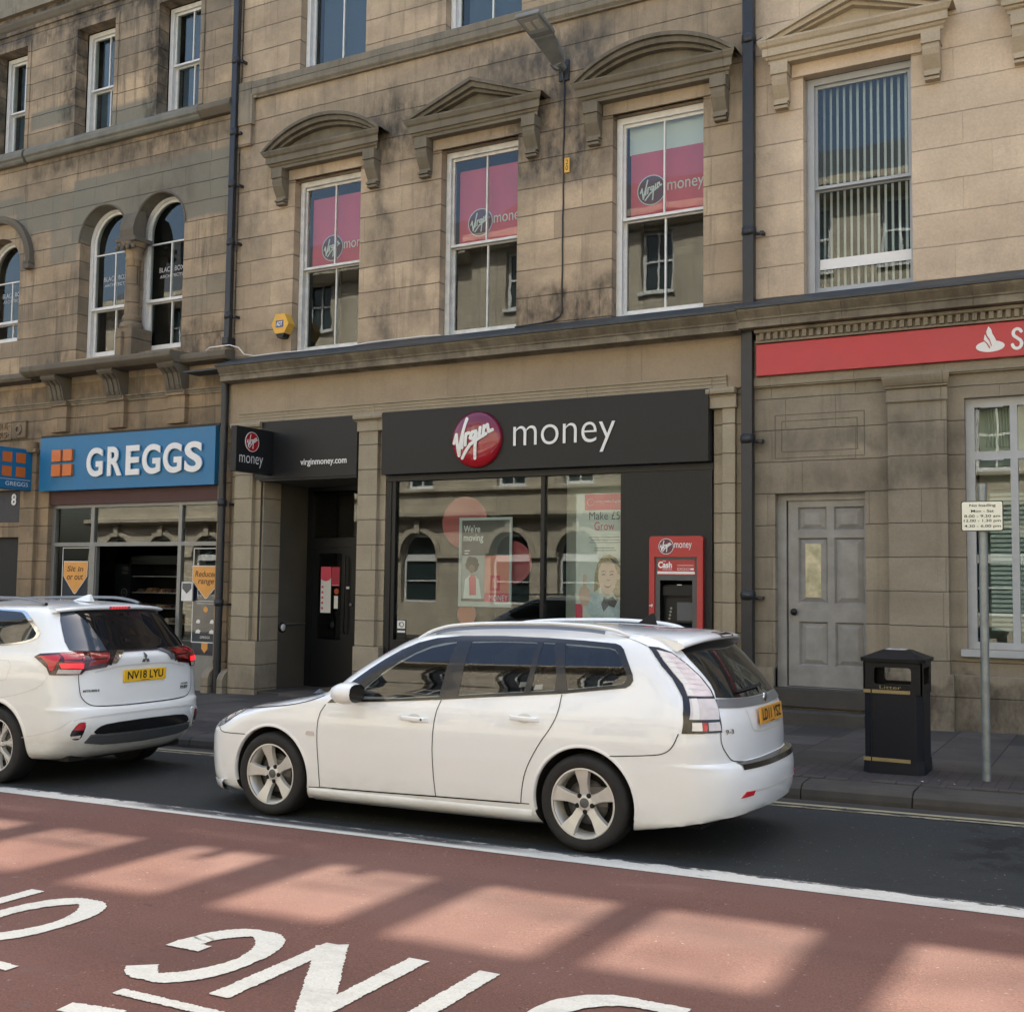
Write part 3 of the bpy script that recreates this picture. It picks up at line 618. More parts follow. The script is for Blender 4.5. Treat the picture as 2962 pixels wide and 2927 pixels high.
# added unseen blocker: pierced screen above the roof shapes sunlight patches on the lane
wallplate(BX0, BX1, 5.0, 12.9, holes, th=.15).build('wall', M['bank'], bank)
mb = MB()
lx = [(-10.6, -9.9), (-9.3, -8.6), (-8.1, -7.43), (-7.08, -6.24), (-5.76, -5.05), (-4.58, -3.79), (-3.41, -2.58), (-2.29, -1.46), (-.98, -.22), (.2, 1.0), (1.4, 2.2)]
OZ0, OZ1 = (14.2-6.05)*1.6, (14.2-4.93)*1.6+.3
rnd = random.Random(9); dz = [tuple(rnd.uniform(-.07, .07) for _ in range(4)) for _ in lx]; dz[2] = (0, 0, -1.25, -1.1)
mb.plate(rect(-26, 14, 12.9, 19.4), [[(a, OZ0+d0), (b, OZ0+d1), (b, OZ1+d2), (a, OZ1+d3)] for (a, b), (d0, d1, d2, d3) in zip(lx, dz)], 14.2, 14.4)
mb.box(-26, 14, 14.06, 14.2, 12.75, 12.9)
mb.box(-5.53, -5.39, 14.21, 14.39, OZ0-.1, OZ0+.52); mb.box(-7.05, -6.27, 14.27, 14.30, OZ0+.78, OZ0+.82); mb.box(-6.8, -6.74, 14.2, 14.25, OZ0, OZ0+.3); mb.box(-4.5, -3.8, 14.26, 14.28, OZ0+.95, OZ0+.975)  # small added blockers notch and bar single sun patches
tag(mb.build('sun_patch_blocker', M['trim']), 'added unseen pierced screen that shapes the sun patches on the lane', 'light blocker')
mb = MB(); mb.box(-10.8, 7.5, 14.30, 14.305, OZ0-.1, OZ1+.1)  # added filter pane, dims the sun passing the openings
tag(mb.build('patch_dimming_pane', M['patchfilter']), 'added unseen tinted pane that dims and mottles the sun patches', 'light filter')
# ground floor mass
mb = MB()
mb.plate(rect(BX0, BX1, 4.3, 5.02), [], 14.12, 14.5)                                     # frieze
mb.build('frieze', M['bankp'], bank)
mb = MB()
mb.profx([(14.5, 4.472), (14.055, 4.472), (14.055, 4.450), (14.075, 4.445), (14.075, 4.405), (14.085, 4.40), (14.085, 4.36), (14.095, 4.355), (14.095, 4.305), (14.5, 4.305)], BX0+.28, -4.60)
mb.build('architrave', M['bankpil'], bank)
def cornice(x0, x1, par, zt=5.42, mat='trim', proj=.42):
    mb = MB()
    y = 14.2
    mb.profx([(y+.3, zt-.20), (y-proj, zt-.20), (y-proj+.012, zt-.225), (y-proj+.05, zt-.27), (y-proj+.085, zt-.31), (y-proj+.085, zt-.33), (y-proj+.105, zt-.335), (y-proj+.105, zt-.425), (y-.09, zt-.435), (y-.06, zt-.455), (y-.06, zt-.47), (y+.3, zt-.47)], x0, x1)
    o = mb.build('cornice', M[mat], par, bevel=.006)
    mb = MB(); mb.profx([(y-.001, zt+.012), (y-.06, zt-.02), (y-proj-.015, zt-.165), (y-proj-.015, zt-.197), (y+.02, zt-.197)], x0-.02, x1)
    mb.build('lead_flashing', M['lead'], par)
cornice(-13.2, -4.38, bank)
mb = MB(); mb.box(-13.95, -13.2, 13.80, 14.15, 5.185, 5.215); mb.build('gutter_end', M['lead'], bank)
# second floor string course
mb = MB(); mb.profx([(14.3, 10.16), (14.12, 10.13), (14.10, 10.11), (14.10, 9.90), (14.14, 9.86), (14.14, 9.84), (14.3, 9.84)], -12.9, BX1)
mb.box(-13.2, -12.88, 14.10, 14.3, 9.40, 10.14); mb.box(-12.88, -12.80, 14.12, 14.3, 9.84, 10.135)
mb.build('string_course', M['trim'], bank, bevel=.008)
mb = MB(); mb.box(-13.22, -12.92, 14.13, 14.4, 9.05, 9.41); mb.build('quoin', M['bank'], bank, bevel=.006)
def sash(par, x0, x1, z0, z1, mat, y=14.34, mull=True, zm=None, sill=True, fw=.085, seed=0, gl='glassu', top=.09):
    """box sash window: outer frame, upper sash (outer), lower sash (inner), glass"""
    zm = zm or (z0+z1)/2
    y += .014; x1 += .075; x0 -= .004
    fr = MB(); fr.plate(rect(x0+.004, x1-.004, z0+.01, z1-.004), [rect(x0+fw, x1-fw, z0+.07, z1-top)], y, y+.16)
    fr.plate(rect(x0+.03, x1-.03, z0+.04, z1-.03), [rect(x0+fw+.012, x1-fw-.012, z0+.07, z1-top-.01)], y-.018, y+.01)
    fr.box(x0+.01, x1-.01, y-.06, y, z0+.006, z0+.05)
    win = fr.build('window', M[mat], par, bevel=.004)
    pl = Vector(par.location)
    a, b = x0+fw, x1-fw
    def sub(mb, name, m): 
        o = mb.build(name, M[m], None); 
        for v in o.data.vertices: v.co -= pl
        o.parent = win; return o
    u = MB(); u.plate(rect(a, b, zm-.02, z1-top), [rect(a+.045, (a+b)/2-.012, zm+.025, z1-top-.05), rect((a+b)/2+.012, b-.045, zm+.025, z1-top-.05)] if mull else [rect(a+.045, b-.045, zm+.025, z1-top-.05)], y+.03, y+.07)
    u.box(a-.005, b+.005, y+.008, y+.035, zm-.022, zm+.012)
    sub(u, 'upper_sash', mat)
    l = MB(); l.plate(rect(a, b, z0+.05, zm-.0), [rect(a+.045, (a+b)/2-.012, z0+.15, zm-.04), rect((a+b)/2+.012, b-.045, z0+.15, zm-.04)] if mull else [rect(a+.045, b-.045, z0+.15, zm-.04)], y+.085, y+.125)
    sub(l, 'lower_sash', mat)
    g = MB(); g.box(a+.03, b-.03, y+.048, y+.052, zm, z1-top-.03); g.box(a+.03, b-.03, y+.103, y+.107, z0+.13, zm-.01)
    sub(g, 'pane', gl)
    return win, sub
def room(par, x0, x1, z0, z1, y0, y1, mat='dark', name='room'):
    mb = MB(); mb.add([(x0, y0, z0), (x1, y0, z0), (x1, y1, z0), (x0, y1, z0), (x0, y0, z1), (x1, y0, z1), (x1, y1, z1), (x0, y1, z1)], [(0, 3, 2, 1), (4, 5, 6, 7), (1, 2, 6, 5), (2, 3, 7, 6), (3, 0, 4, 7)])
    return mb.build(name, M[mat], par)
VG = [[(-.83, -.125), (-.71, .175), (-.61, -.575), (-.29, .725)], [(-.44, -.30), (-.41, .12)], [(-.29, -.22), (-.26, .17), (-.12, .20)],
      [(.15, .25), (0, .22), (-.08, .02), (.05, -.02), (.17, .2), (.08, -.7)], [(.28, .02), (.31, .37)], [(.43, .07), (.45, .42), (.46, .36), (.57, .47), (.63, .22), (.76, .28)],
      [(-.47, -.67), (-.09, -.22), (.54, .15)]]
def virgin(mb, cx, cz, rx, rz, y, wd, T=None):
    for s in VG:
        p = [(cx+u*rx*.98, cz+v*rz*.98) for u, v in s]
        mb.stroke(p, wd, y, dy=.0006)
def tri_ped(mb, cx, hw, z0, za, y0=13.93):
    """triangular pediment on a moulded bed"""
    yw = 14.2
    mb.profx([(yw+.1, z0), (y0+.10, z0), (y0+.10, z0+.045), (y0+.075, z0+.055), (y0+.06, z0+.085), (y0+.03, z0+.09), (y0+.03, z0+.19), (y0+.0, z0+.21), (y0-.02, z0+.245), (y0-.03, z0+.262), (y0-.03, z0+.285), (yw+.1, z0+.30)], cx-hw+.25, cx+hw-.25, mit=.88, yref=14.2)
    for s in (-1, 1):
        for (dd, yy, th) in ((0, y0-.035, .05), (.05, y0+.015, .075), (.125, y0+.09, .05)):
            L = []
            x_e = cx+s*(hw+.03-dd*1.5); z_e = z0+.285; x_a, z_a = cx, za-dd*1.02
            sl = (za-z_e)/(hw+.03)
            p = [(x_a, z_a), (x_e, z_e), (x_e-s*th*2.6, z_e), (x_a, z_a-th*1.05)]
            if s < 0: p = p[::-1]
            mb.plate(p, [], yy, yw+.05)
    mb.plate([(cx-hw+.3, z0+.28), (cx+hw-.3, z0+.28), (cx, za-.13)], [], 14.12, 14.25)
def seg_ped(mb, cx, hw, z0, za, y0=13.93):
    yw = 14.2
    mb.profx([(yw+.1, z0), (y0+.10, z0), (y0+.10, z0+.045), (y0+.075, z0+.055), (y0+.06, z0+.085), (y0+.03, z0+.09), (y0+.03, z0+.19), (y0+.0, z0+.21), (y0-.02, z0+.245), (y0-.03, z0+.262), (y0-.03, z0+.285), (yw+.1, z0+.30)], cx-hw+.25, cx+hw-.25, mit=.88, yref=14.2)
    zb = z0+.285
    def arcpts(dd):
        h = za-zb-dd; c = hw+.03-dd*1.15; r = (c*c+h*h)/(2*h); zc = zb+h-r; a = math.asin(min(1, c/r)); n = 28
        return [(cx+r*math.sin(-a+2*a*i/n), zc+r*math.cos(-a+2*a*i/n)) for i in range(n+1)]
    for d0, d1, yy in ((0, .055, y0-.035), (.055, .13, y0+.015), (.13, .185, y0+.09)):
        A, B = arcpts(d0), arcpts(d1); n = len(A)
        vs = [(p[0], yy, p[1]) for p in A]+[(p[0], yy, p[1]) for p in B]+[(p[0], yw+.05, p[1]) for p in A]+[(p[0], yw+.05, p[1]) for p in B]
        fs = []
        for i in range(n-1): fs += [(i, n+i, n+i+1, i+1), (i, i+1, 2*n+i+1, 2*n+i), (n+i, 3*n+i, 3*n+i+1, n+i+1)]
        mb.add(vs, fs)
    A = arcpts(.17); mb.plate([A[0]]+A[::-1][:-1] if False else A[::-1], [], 14.12, 14.25)
def bracket(mb, cx, z0, z1, w=.22):
    h = z1-z0; Y = lambda d: 14.2-d
    mb.box(cx-w/2-.0, cx+w/2+.0, Y(.205), 14.25, z1-.155, z1)
    pr = [(14.25, z1-.15), (Y(.175), z1-.15), (Y(.185), z1-.22), (Y(.165), z1-.29), (Y(.11), z1-.38), (Y(.07), z1-.44), (Y(.075), z1-.49), (Y(.10), z0+.085), (14.25, z0+.085)]
    mb.profx(pr, cx-w/2+.012, cx+w/2-.012)
    mb.box(cx-w/2+.02, cx+w/2-.02, Y(.125), 14.25, z0+.045, z0+.075); mb.box(cx-w/2+.025, cx+w/2-.025, Y(.10), 14.25, z0, z0+.035)
def pediment(par, cx, kind, mat='ped', mat2='bank'):
    mb = MB(); (tri_ped if kind == 't' else seg_ped)(mb, cx, 1.17, 8.465, 9.20)
    pe = mb.build('pediment', M[mat], par, bevel=.004)
    pl = Vector(par.location)
    for s in (-1, 1):
        mb = MB(); bracket(mb, cx+s*.925, 7.90, 8.475); o = mb.build('bracket', M[mat], None, bevel=.006)
        for v in o.data.vertices: v.co -= pl
        o.parent = pe
    mb = MB(); mb.plate(rect(cx-.80, cx+.80, 8.30, 8.468), [], 14.165, 14.25); o = mb.build('lintel', M[mat2], par)
for i, (a, b) in enumerate(w1):
    win, sub = sash(bank, a, b, WZ0, WZ1, 'whited' if i < 2 else 'white', zm=6.84)
    zt = 8.03 if i < 2 else 7.80
    pr = MB(); pr.box(a+.155, b+.04, 14.50, 14.505, 6.86, zt); o = sub(pr, 'red_blind', 'posterred')
    cx = (-11.41, -8.60, -5.82)[i]; cz = (7.17, 7.19, 7.25)[i]
    pr = MB(); pr.plate(circ(cx, cz, .215), [circ(cx, cz, .203)], 14.492, 14.494); virgin(pr, cx, cz, .205, .205, 14.490, .020)
    pr.text('money', cx+.235, cx+.235+.53, cz-.10, cz+.07, 14.490); sub(pr, 'blind_logo', 'lett')
    pr = MB(); pr.disc((cx, cz), .203, 14.496, 40); sub(pr, 'blind_roundel', 'vdark')
    if i == 2:
        pr = MB(); pr.box(a+.13, b+.04, 14.515, 14.52, 7.80, 8.25); sub(pr, 'white_blind', 'posterw')
    room(bank, a-.1, b+.15, WZ0-.02, WZ1, 14.53, 15.6)
    pediment(bank, (a+b)/2+(.02 if i == 0 else 0), 't' if i == 1 else 's')
    win, sub = sash(bank, a+.03, b+.03, 10.15, 12.75, 'white', zm=11.6)
    room(bank, a-.1, b+.15, 10.13, 12.7, 14.56, 15.3)
    mb = MB(); mb.box(a+.26, b+.12, 14.53, 14.54, 10.15, 12.7); mb.build('sky_reflection_sheet', M['skysheet'], bank)  # added sheet that paints a sky reflection into the window
# ground floor pilasters
mb = MB()
def pilaster(mb, a, b, ra, rb, cap=True, y=14.09):
    mb.box(a, b, y, 14.6, -.6, 4.04); mb.box(ra, rb, y+.08, 14.6, -.6, 4.04)
    mb.box(min(a, ra)-.005, max(b, rb)+.005, y-.035, 14.6, -.6, .74)
    if cap:
        c0, c1 = min(a, ra)-.05, max(b, rb)+.02
        mb.box(c0+.02, c1, y-.03, 14.6, 4.04, 4.185); mb.box(c0+.01, c1+.005, y-.04, 14.6, 4.185, 4.20)
        mb.profx([(14.6, 4.20), (y-.05, 4.20), (y-.085, 4.225), (y-.095, 4.255), (y-.09, 4.28), (y-.07, 4.303), (14.6, 4.303)], c0-.01, c1)
pilaster(mb, -13.0, -12.62, -12.64, -12.44); mb.build('pilaster', M['bankpil'], bank, bevel=.004)
mb = MB(); pilaster(mb, -10.49, -10.13, -10.3, -10.02); mb.build('pilaster', M['bankpil'], bank, bevel=.004)
mb = MB(); pilaster(mb, -4.66, -4.49, -4.80, -4.60, y=14.09); mb.box(-4.49, -4.40, 14.17, 14.6, -.6, 4.45); mb.build('pilaster', M['bankpil'], bank, bevel=.004)
mb = MB(); mb.box(-13.22, -13.0, 14.25, 14.6, -.6, 5); mb.build('side_strip', M['bankpil'], bank)
mb = MB(); mb.box(-4.6, -4.39, 14.22, 14.6, -.6, 5); mb.build('side_strip', M['bankpil'], bank)
# entrance recess
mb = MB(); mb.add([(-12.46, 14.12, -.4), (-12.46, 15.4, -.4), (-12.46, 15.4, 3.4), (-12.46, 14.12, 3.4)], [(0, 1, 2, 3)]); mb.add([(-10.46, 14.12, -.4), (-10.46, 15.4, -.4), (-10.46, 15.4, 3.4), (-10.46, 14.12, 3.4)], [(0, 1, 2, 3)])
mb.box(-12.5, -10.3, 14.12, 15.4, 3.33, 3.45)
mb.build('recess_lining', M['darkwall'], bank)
mb = MB(); mb.box(-12.9, -10.3, 14.13, 15.6, -.7, -.055); mb.build('entrance_step', M['pave'], bank)
Yd = 15.33
mb = MB(); mb.plate(rect(-12.46, -10.46, -.3, 3.40), [rect(-12.35, -11.02, 2.46, 3.26), rect(-12.33, -11.4, -.02, 2.30), rect(-11.2, -10.6, .9, 2.2)], Yd, Yd+.1)
frm = mb.build('entrance_frame', M['blackm'], bank, bevel=.004)
mb = MB(); mb.plate(rect(-12.33, -11.40, -.02, 2.30), [rect(-12.22, -11.72, .74, 2.20)], Yd+.02, Yd+.07)
mb.tube([(-11.60, Yd-.03, .85), (-11.60, Yd-.06, .9), (-11.60, Yd-.06, 2.1), (-11.60, Yd-.03, 2.15)], .016, 8)
dr = mb.build('entrance_door', M['blackm'], bank, bevel=.003)
mb = MB(); mb.box(-12.22, -11.7, Yd+.04, Yd+.045, .74, 2.2); mb.box(-12.36, -11.0, Yd+.05, Yd+.055, 2.46, 3.26); mb.box(-11.2, -10.6, Yd+.05, Yd+.055, .9, 2.2); mb.build('entrance_glass', M['glass'], bank)
mb = MB(); mb.box(-11.60, -11.54, Yd-.008, Yd, 1.60, 1.64); mb.build('door_plate', M['lett'], bank)
mb = MB(); mb.tube([(-11.50, Yd-.02, 1.34), (-11.50, Yd+.01, 1.34)], .02, 14); mb.build('door_lock', M['galv'], bank)
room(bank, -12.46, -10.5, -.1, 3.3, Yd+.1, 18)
# main shop window
mb = MB(); mb.plate(rect(-10.0, -4.80, -.4, 3.345), [rect(-9.83, -7.345, .86, 3.255), rect(-7.285, -6.12, .86, 3.255), rect(-5.53, -5.05, 1.14, 1.82)], 14.17, 14.27)
mb.plate(rect(-10.0, -4.80, 3.255, 3.34), [], 14.14, 14.2); mb.box(-6.07, -6.04, 14.15, 14.2, -.3, 3.255); mb.box(-9.93, -9.90, 14.155, 14.2, .3, 3.255)
mb.build('shopfront_frame', M['blackm'], bank, bevel=.003)
mb = MB(); mb.box(-9.83, -7.345, 14.215, 14.222, .86, 3.255); mb.build('shop_window', M['shopglass'], bank)
mb = MB(); mb.box(-7.285, -6.12, 14.215, 14.222, .86, 3.255); mb.build('shop_window', M['shopglass'], bank)
mb = MB(); mb.plate(rect(-6.035, -4.81, -.3, 3.25), [rect(-5.53, -5.05, 1.14, 1.82)], 14.13, 14.169); mb.build('black_cladding', M['black'], bank)
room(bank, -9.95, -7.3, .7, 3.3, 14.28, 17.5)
mb = MB(); mb.box(-7.29, -6.1, 14.9, 14.95, .7, 3.3); mb.build('partition', M['posterw'], bank)
mb = MB(); mb.box(-13.3, -4.3, 17.9, 18.1, -.5, 12.9); mb.box(-26, 3, 18, 18.2, -1, 12.9); mb.build('rear_wall', M['dark'], bank)
mb = MB(); mb.box(-26, 14, 14.6, 18, 12.7, 12.85); mb.box(-26, 14, 14.7, 18, 9.2, 9.3); mb.box(-26, 14, 14.7, 18, 4.9, 5.0); mb.build('floor_slabs', M['dark'], bank)

# ---------------------------------------------------------------- the right-hand bank
sant = empty('stone_bank_building', (-.5, 14.2, 0), 'cleaner pale sandstone building with a grey panelled side door on the right', 'building')
SX0, SX1 = -4.40, 16
sw = [(-3.62, -2.29), (-.77, .56), (2.1, 3.43)]
wallplate(SX0, SX1, 5.0, 12.9, [rect(a, b, 5.42, 8.31) for a, b in sw]+[rect(a, b, 10.2, 12.6) for a, b in sw], th=.15).build('wall', M['sant'], sant)
cornice(-4.38, SX1, sant, zt=5.44)
mb = MB()
x = -4.14
mb.profx([(14.3, 5.0), (13.98, 5.0), (13.98, 4.965), (14.0, 4.955), (14.3, 4.955)], -4.2, SX1)
while x < 1.2: mb.box(x, x+.052, 14.0, 14.2, 4.868, 4.957); x += .0905
mb.profx([(14.3, 4.957), (14.05, 4.957), (14.05, 4.862), (14.02, 4.86), (14.02, 4.835), (14.3, 4.835)], -4.2, SX1)
mb.build('dentil_course', M['trim'], sant)
dh = rect(-4.0, -2.88, .47, 2.91); wh = rect(-1.73, .9, 1.04, 3.99)
wallplate(SX0+.02, SX1, 4.28, 4.9, [], 14.14, .3).build('frieze', M['santl'], sant)
wallplate(SX0+.02, SX1, -.6, 4.284, [dh, wh], 14.2, .4).build('lower_wall', M['santl'], sant)
mb = MB(); mb.profx([(14.4, 4.40), (14.12, 4.40), (14.12, 4.30), (14.16, 4.285), (14.4, 4.285)], SX0+.05, SX1); mb.build('band', M['santl'], sant)
mb = MB(); mb.box(-2.585, -1.91, 14.07, 14.3, -.6, 3.96); mb.box(-2.62, -1.86, 14.03, 14.3, -.6, .74)
mb.profx([(14.3, 3.96), (14.055, 3.96), (14.04, 3.975), (14.04, 3.99), (14.06, 4.0), (14.06, 4.12), (14.03, 4.135), (14.03, 4.155), (14.01, 4.165), (13.985, 4.20), (13.965, 4.24), (13.955, 4.27), (13.955, 4.31), (14.3, 4.31)], -2.60, -1.895, mit=.35, yref=14.05)
mb.build('pilaster', M['santl'], sant, bevel=.004)
mb = MB(); 
for a, b, c, d in ((-4.0, -2.88, 3.36, 3.92), (-3.915, -2.965, 3.44, 3.84)):
    mb.plate(rect(a, b, c, d), [rect(a+.009, b-.009, c+.009, d-.009)], 14.196, 14.21)
mb.build('incised_panel', M['trimd'], sant)
for i, (a, b) in enumerate(sw):
    win, sub = sash(sant, a, b, 5.42, 8.31, 'greyw', mull=False, zm=6.86, fw=.10)
    b += .06; bl = MB(); n = 14
    for k in range(n):
        x = a+.17+(b-a-.2)*k/n; bl.add([(x, 14.56, 5.5), (x+.036, 14.53, 5.5), (x+.036, 14.53, 8.25), (x, 14.56, 8.25)], [(0, 1, 2, 3)])
    sub(bl, 'vertical_blind', 'lett')
    if i == 0:
        bl = MB(); bl.box(a+.15, b-.08, 14.435, 14.438, 5.80, 5.935); sub(bl, 'white_strip', 'lett')
    room(sant, a-.1, b+.15, 5.40, 8.3, 14.62, 15.6)
    b -= .06; pediment(sant, (a+b)/2, 't' if i % 2 == 0 else 's', 'santtrim', 'sant')
    sash(sant, a, b, 10.2, 12.6, 'white', zm=11.5); room(sant, a+.01, b-.01, 10.2, 12.6, 14.52, 15.2)
# grey panelled door
mb = MB(); mb.plate(rect(-4.0, -2.88, .47, 2.91), [rect(-3.885, -2.885, .48, 2.83)], 14.31, 14.42); fr = mb.build('door_frame', M['greyp'], sant, bevel=.004)
pan = [(-3.745, -3.385, 2.45, 2.745), (-3.295, -2.925, 2.45, 2.745), (-3.74, -3.375, 1.53, 2.355), (-3.29, -2.925, 1.53, 2.355), (-3.735, -3.375, .75, 1.30), (-3.285, -2.93, .75, 1.30)]
mb = MB(); Yp = 14.345
mb.plate(rect(-3.87, -2.885, .49, 2.83), [rect(*p) for p in pan], Yp, Yp+.05)
for k, (a, b, c, d) in enumerate(pan):
    o_, i_ = rect(a, b, c, d), rect(a+.085, b-.085, c+.075, d-.075)
    vs = [(p[0], Yp+.004, p[1]) for p in o_]; m1 = [(p[0], Yp+.035, p[1]) for p in rect(a+.02, b-.02, c+.02, d-.02)]; m2 = [(p[0], Yp+.012, p[1]) for p in i_]
    mb.add(vs+m1+m2, [(j, (j+1) % 4, 4+(j+1) % 4, 4+j) for j in range(4)]+[(4+j, 4+(j+1) % 4, 8+(j+1) % 4, 8+j) for j in range(4)]+([(8, 9, 10, 11)] if k != 2 else []))
dr = mb.build('door', M['greyp'], sant, bevel=.0)
pl = Vector(sant.location)
def subp(mb, name, mat, par=None, bevel=0):
    o = mb.build(name, mat, None, bevel=bevel)
    p = par; off = Vector((0, 0, 0))
    while p: off += Vector(p.location); p = p.parent
    for v in o.data.vertices: v.co -= off
    o.parent = par; return o
t = NT('frosted_stained_glass'); c = t.mix(t.ramp(t.noise(7, 4, .6), .35, .65), (.62, .56, .36), (.35, .33, .2)); t.l(c, t.b.inputs['Base Color']); t.b.inputs['Roughness'].default_value = .25; M['frost'] = t.mat
a, b, c, d = pan[2]; mb = MB(); mb.box(a+.085, b-.085, Yp+.012, Yp+.02, c+.075, d-.075); subp(mb, 'glazed_panel', M['frost'], dr)
mb = MB(); mb.lathe([(.0, -.075), (.025, -.073), (.042, -.06), (.045, -.045), (.03, -.03), (.016, -.02), (.016, -.005), (.03, 0)], (-3.79, Yp, 1.42), 'y', 20); subp(mb, 'door_knob', M['blackm'], dr)
mb = MB(); mb.disc((-3.80, 1.74), .014, Yp-.003, 12); subp(mb, 'keyhole', M['galv'], dr)
mb = MB(); mb.box(-4.0, -2.88, 14.12, 14.5, .25, .475); mb.build('door_threshold', M['kerb'], sant, bevel=.01)
mb = MB(); mb.box(-4.06, -2.84, 13.86, 14.5, -.4, .22); mb.build('door_step', M['kerb'], sant, bevel=.012)
mb = MB(); mb.box(-4.39, -4.0, 14.12, 14.3, -.6, .72); mb.box(-2.88, -2.62, 14.12, 14.3, -.6, .72); mb.box(-1.87, SX1, 14.10, 14.3, -.6, .74); mb.build('plinth', M['santl'], sant, bevel=.01)
# big grey window at the right edge
mb = MB(); hs = []
for x0_, x1_ in ((-1.63, -1.245), (-1.165, -.78), (-.70, -.315), (-.235, .15)):
    for z0_, z1_ in ((3.355, 3.885), (1.12, 3.26)): hs.append(rect(x0_, x1_, z0_, z1_))
mb.plate(rect(-1.73, .9, 1.03, 3.99), hs, 14.29, 14.37)
for x0_, x1_ in ((-1.63, -1.245), (-1.165, -.78)):
    for z1_ in (3.885, 3.26): mb.box(x0_+.07, x1_-.07, 14.28, 14.30, z1_-.012, z1_+.012)
mb.box(-1.79, .95, 14.12, 14.32, .955, 1.035)
wo = mb.build('window', M['greyw'], sant, bevel=.004)
mb = MB(); mb.box(-1.7, .8, 14.325, 14.33, 1.1, 3.9); subp(mb, 'pane', M['glass'], wo)
mb = MB()
for k in range(30): mb.box(-1.5, .8, 14.55, 14.58, 1.25+k*.055, 1.285+k*.055)
subp(mb, 'venetian_blind', simple('white_blind_slats', (.6, .68, .62), .5), wo)
mb = MB(); 
for k in range(9): mb.add([(-1.52+k*.032, 14.45, 3.42), (-1.50+k*.032, 14.43, 3.42), (-1.515+k*.032, 14.43, 3.88), (-1.535+k*.032, 14.45, 3.88)], [(0, 1, 2, 3)])
mb.box(-1.6, -.75, 14.50, 14.505, 3.2, 3.9)
subp(mb, 'net_curtain', simple('net_curtain', (.62, .62, .5), .9), wo)
mb = MB(); mb.add([(-1.75, 15.8, .9), (1, 15.8, .9), (1, 15.8, 4), (-1.75, 15.8, 4)], [(0, 1, 2, 3)]); subp(mb, 'back_wall', simple('pale_office_wall', (.45, .5, .45), .8), wo)

# ---------------------------------------------------------------- the bakery building on the left
gr = empty('bakery_building', (-17, 14.2, 0), 'darker old sandstone building with twin round arched windows above the blue bakery shopfront', 'building')
GX0, GX1 = -30, -13.20
gw = [(-15.22, -14.19), (-17.36, -16.33), (-19.70, -18.76), (-22, -21)]
arches = [(-15.05, .61, 7.96), (-16.47, .61, 7.94), (-19.34, .60, 7.72)]
hl = [rect(a, b, 10.0, 12.1) for a, b in gw]+[archpoly(cx, r, 5.75, zs) for cx, r, zs in arches[:2]]+[archpoly(-19.34, .60, 6.25, 7.72)]
wallplate(GX0, GX1, 5.3, 12.4, hl, 14.2, .235).build('wall', M['greggs'], gr)
wallplate(GX0, GX1, 12.4, 12.9, [], 14.16, .5).build('upper_band', M['greggs'], gr)
mb = MB(); mb.profx([(14.3, 12.66), (14.10, 12.64), (14.09, 12.58), (14.13, 12.50), (14.16, 12.47), (14.3, 12.47)], GX0, GX1)
mb.build('corbel_course', M['trimd'], gr, bevel=.01)
for a, b in gw:
    sash(gr, a, b, 10.0, 12.1, 'white', y=14.45, zm=10.98 if b != -14.19 else 11.02, fw=.10)
    room(gr, a-.1, b+.15, 9.98, 12.1, 14.66, 15.4)
    mb = MB(); mb.box(a+.22, b+.1, 14.62, 14.63, 10.0, 12.1); mb.build('sky_reflection_sheet', M['skysheet'], gr)  # sky reflection put in as a coloured sheet behind the panes
# chamfered jambs of the second floor windows
for a, b in gw[:3]:
    mb = MB(); mb.plate(rect(a-.09, b+.09, 10.02, 12.2), [rect(a+.004, b-.004, 10.03, 12.095)], 14.182, 14.21); mb.build('window_surround', M['greggs'], gr, bevel=.012)
# sill course
mb = MB(); sp = [(14.3, 10.01), (14.14, 9.99), (14.05, 9.93), (14.02, 9.88), (14.02, 9.80), (14.06, 9.77), (14.06, 9.74), (14.1, 9.70), (14.3, 9.70)]
mb.profx(sp, -18.55, -14.05); mb.profx([(y+.0, z) for y, z in sp], -22.5, -18.62)
mb.build('sill_course', simple('grey_repair_stone', (.19, .185, .15), .9, var=.25, nscale=3, bumpn=.3), gr, bevel=.01)
mb = MB(); sp2 = [(14.3, 10.06), (14.02, 9.90), (14.0, 9.86), (14.0, 9.80), (14.1, 9.70), (14.3, 9.70)]
mb.profx(sp2, -14.05, -13.30); mb.build('sill_course_end', M['trimd'], gr, bevel=.012)
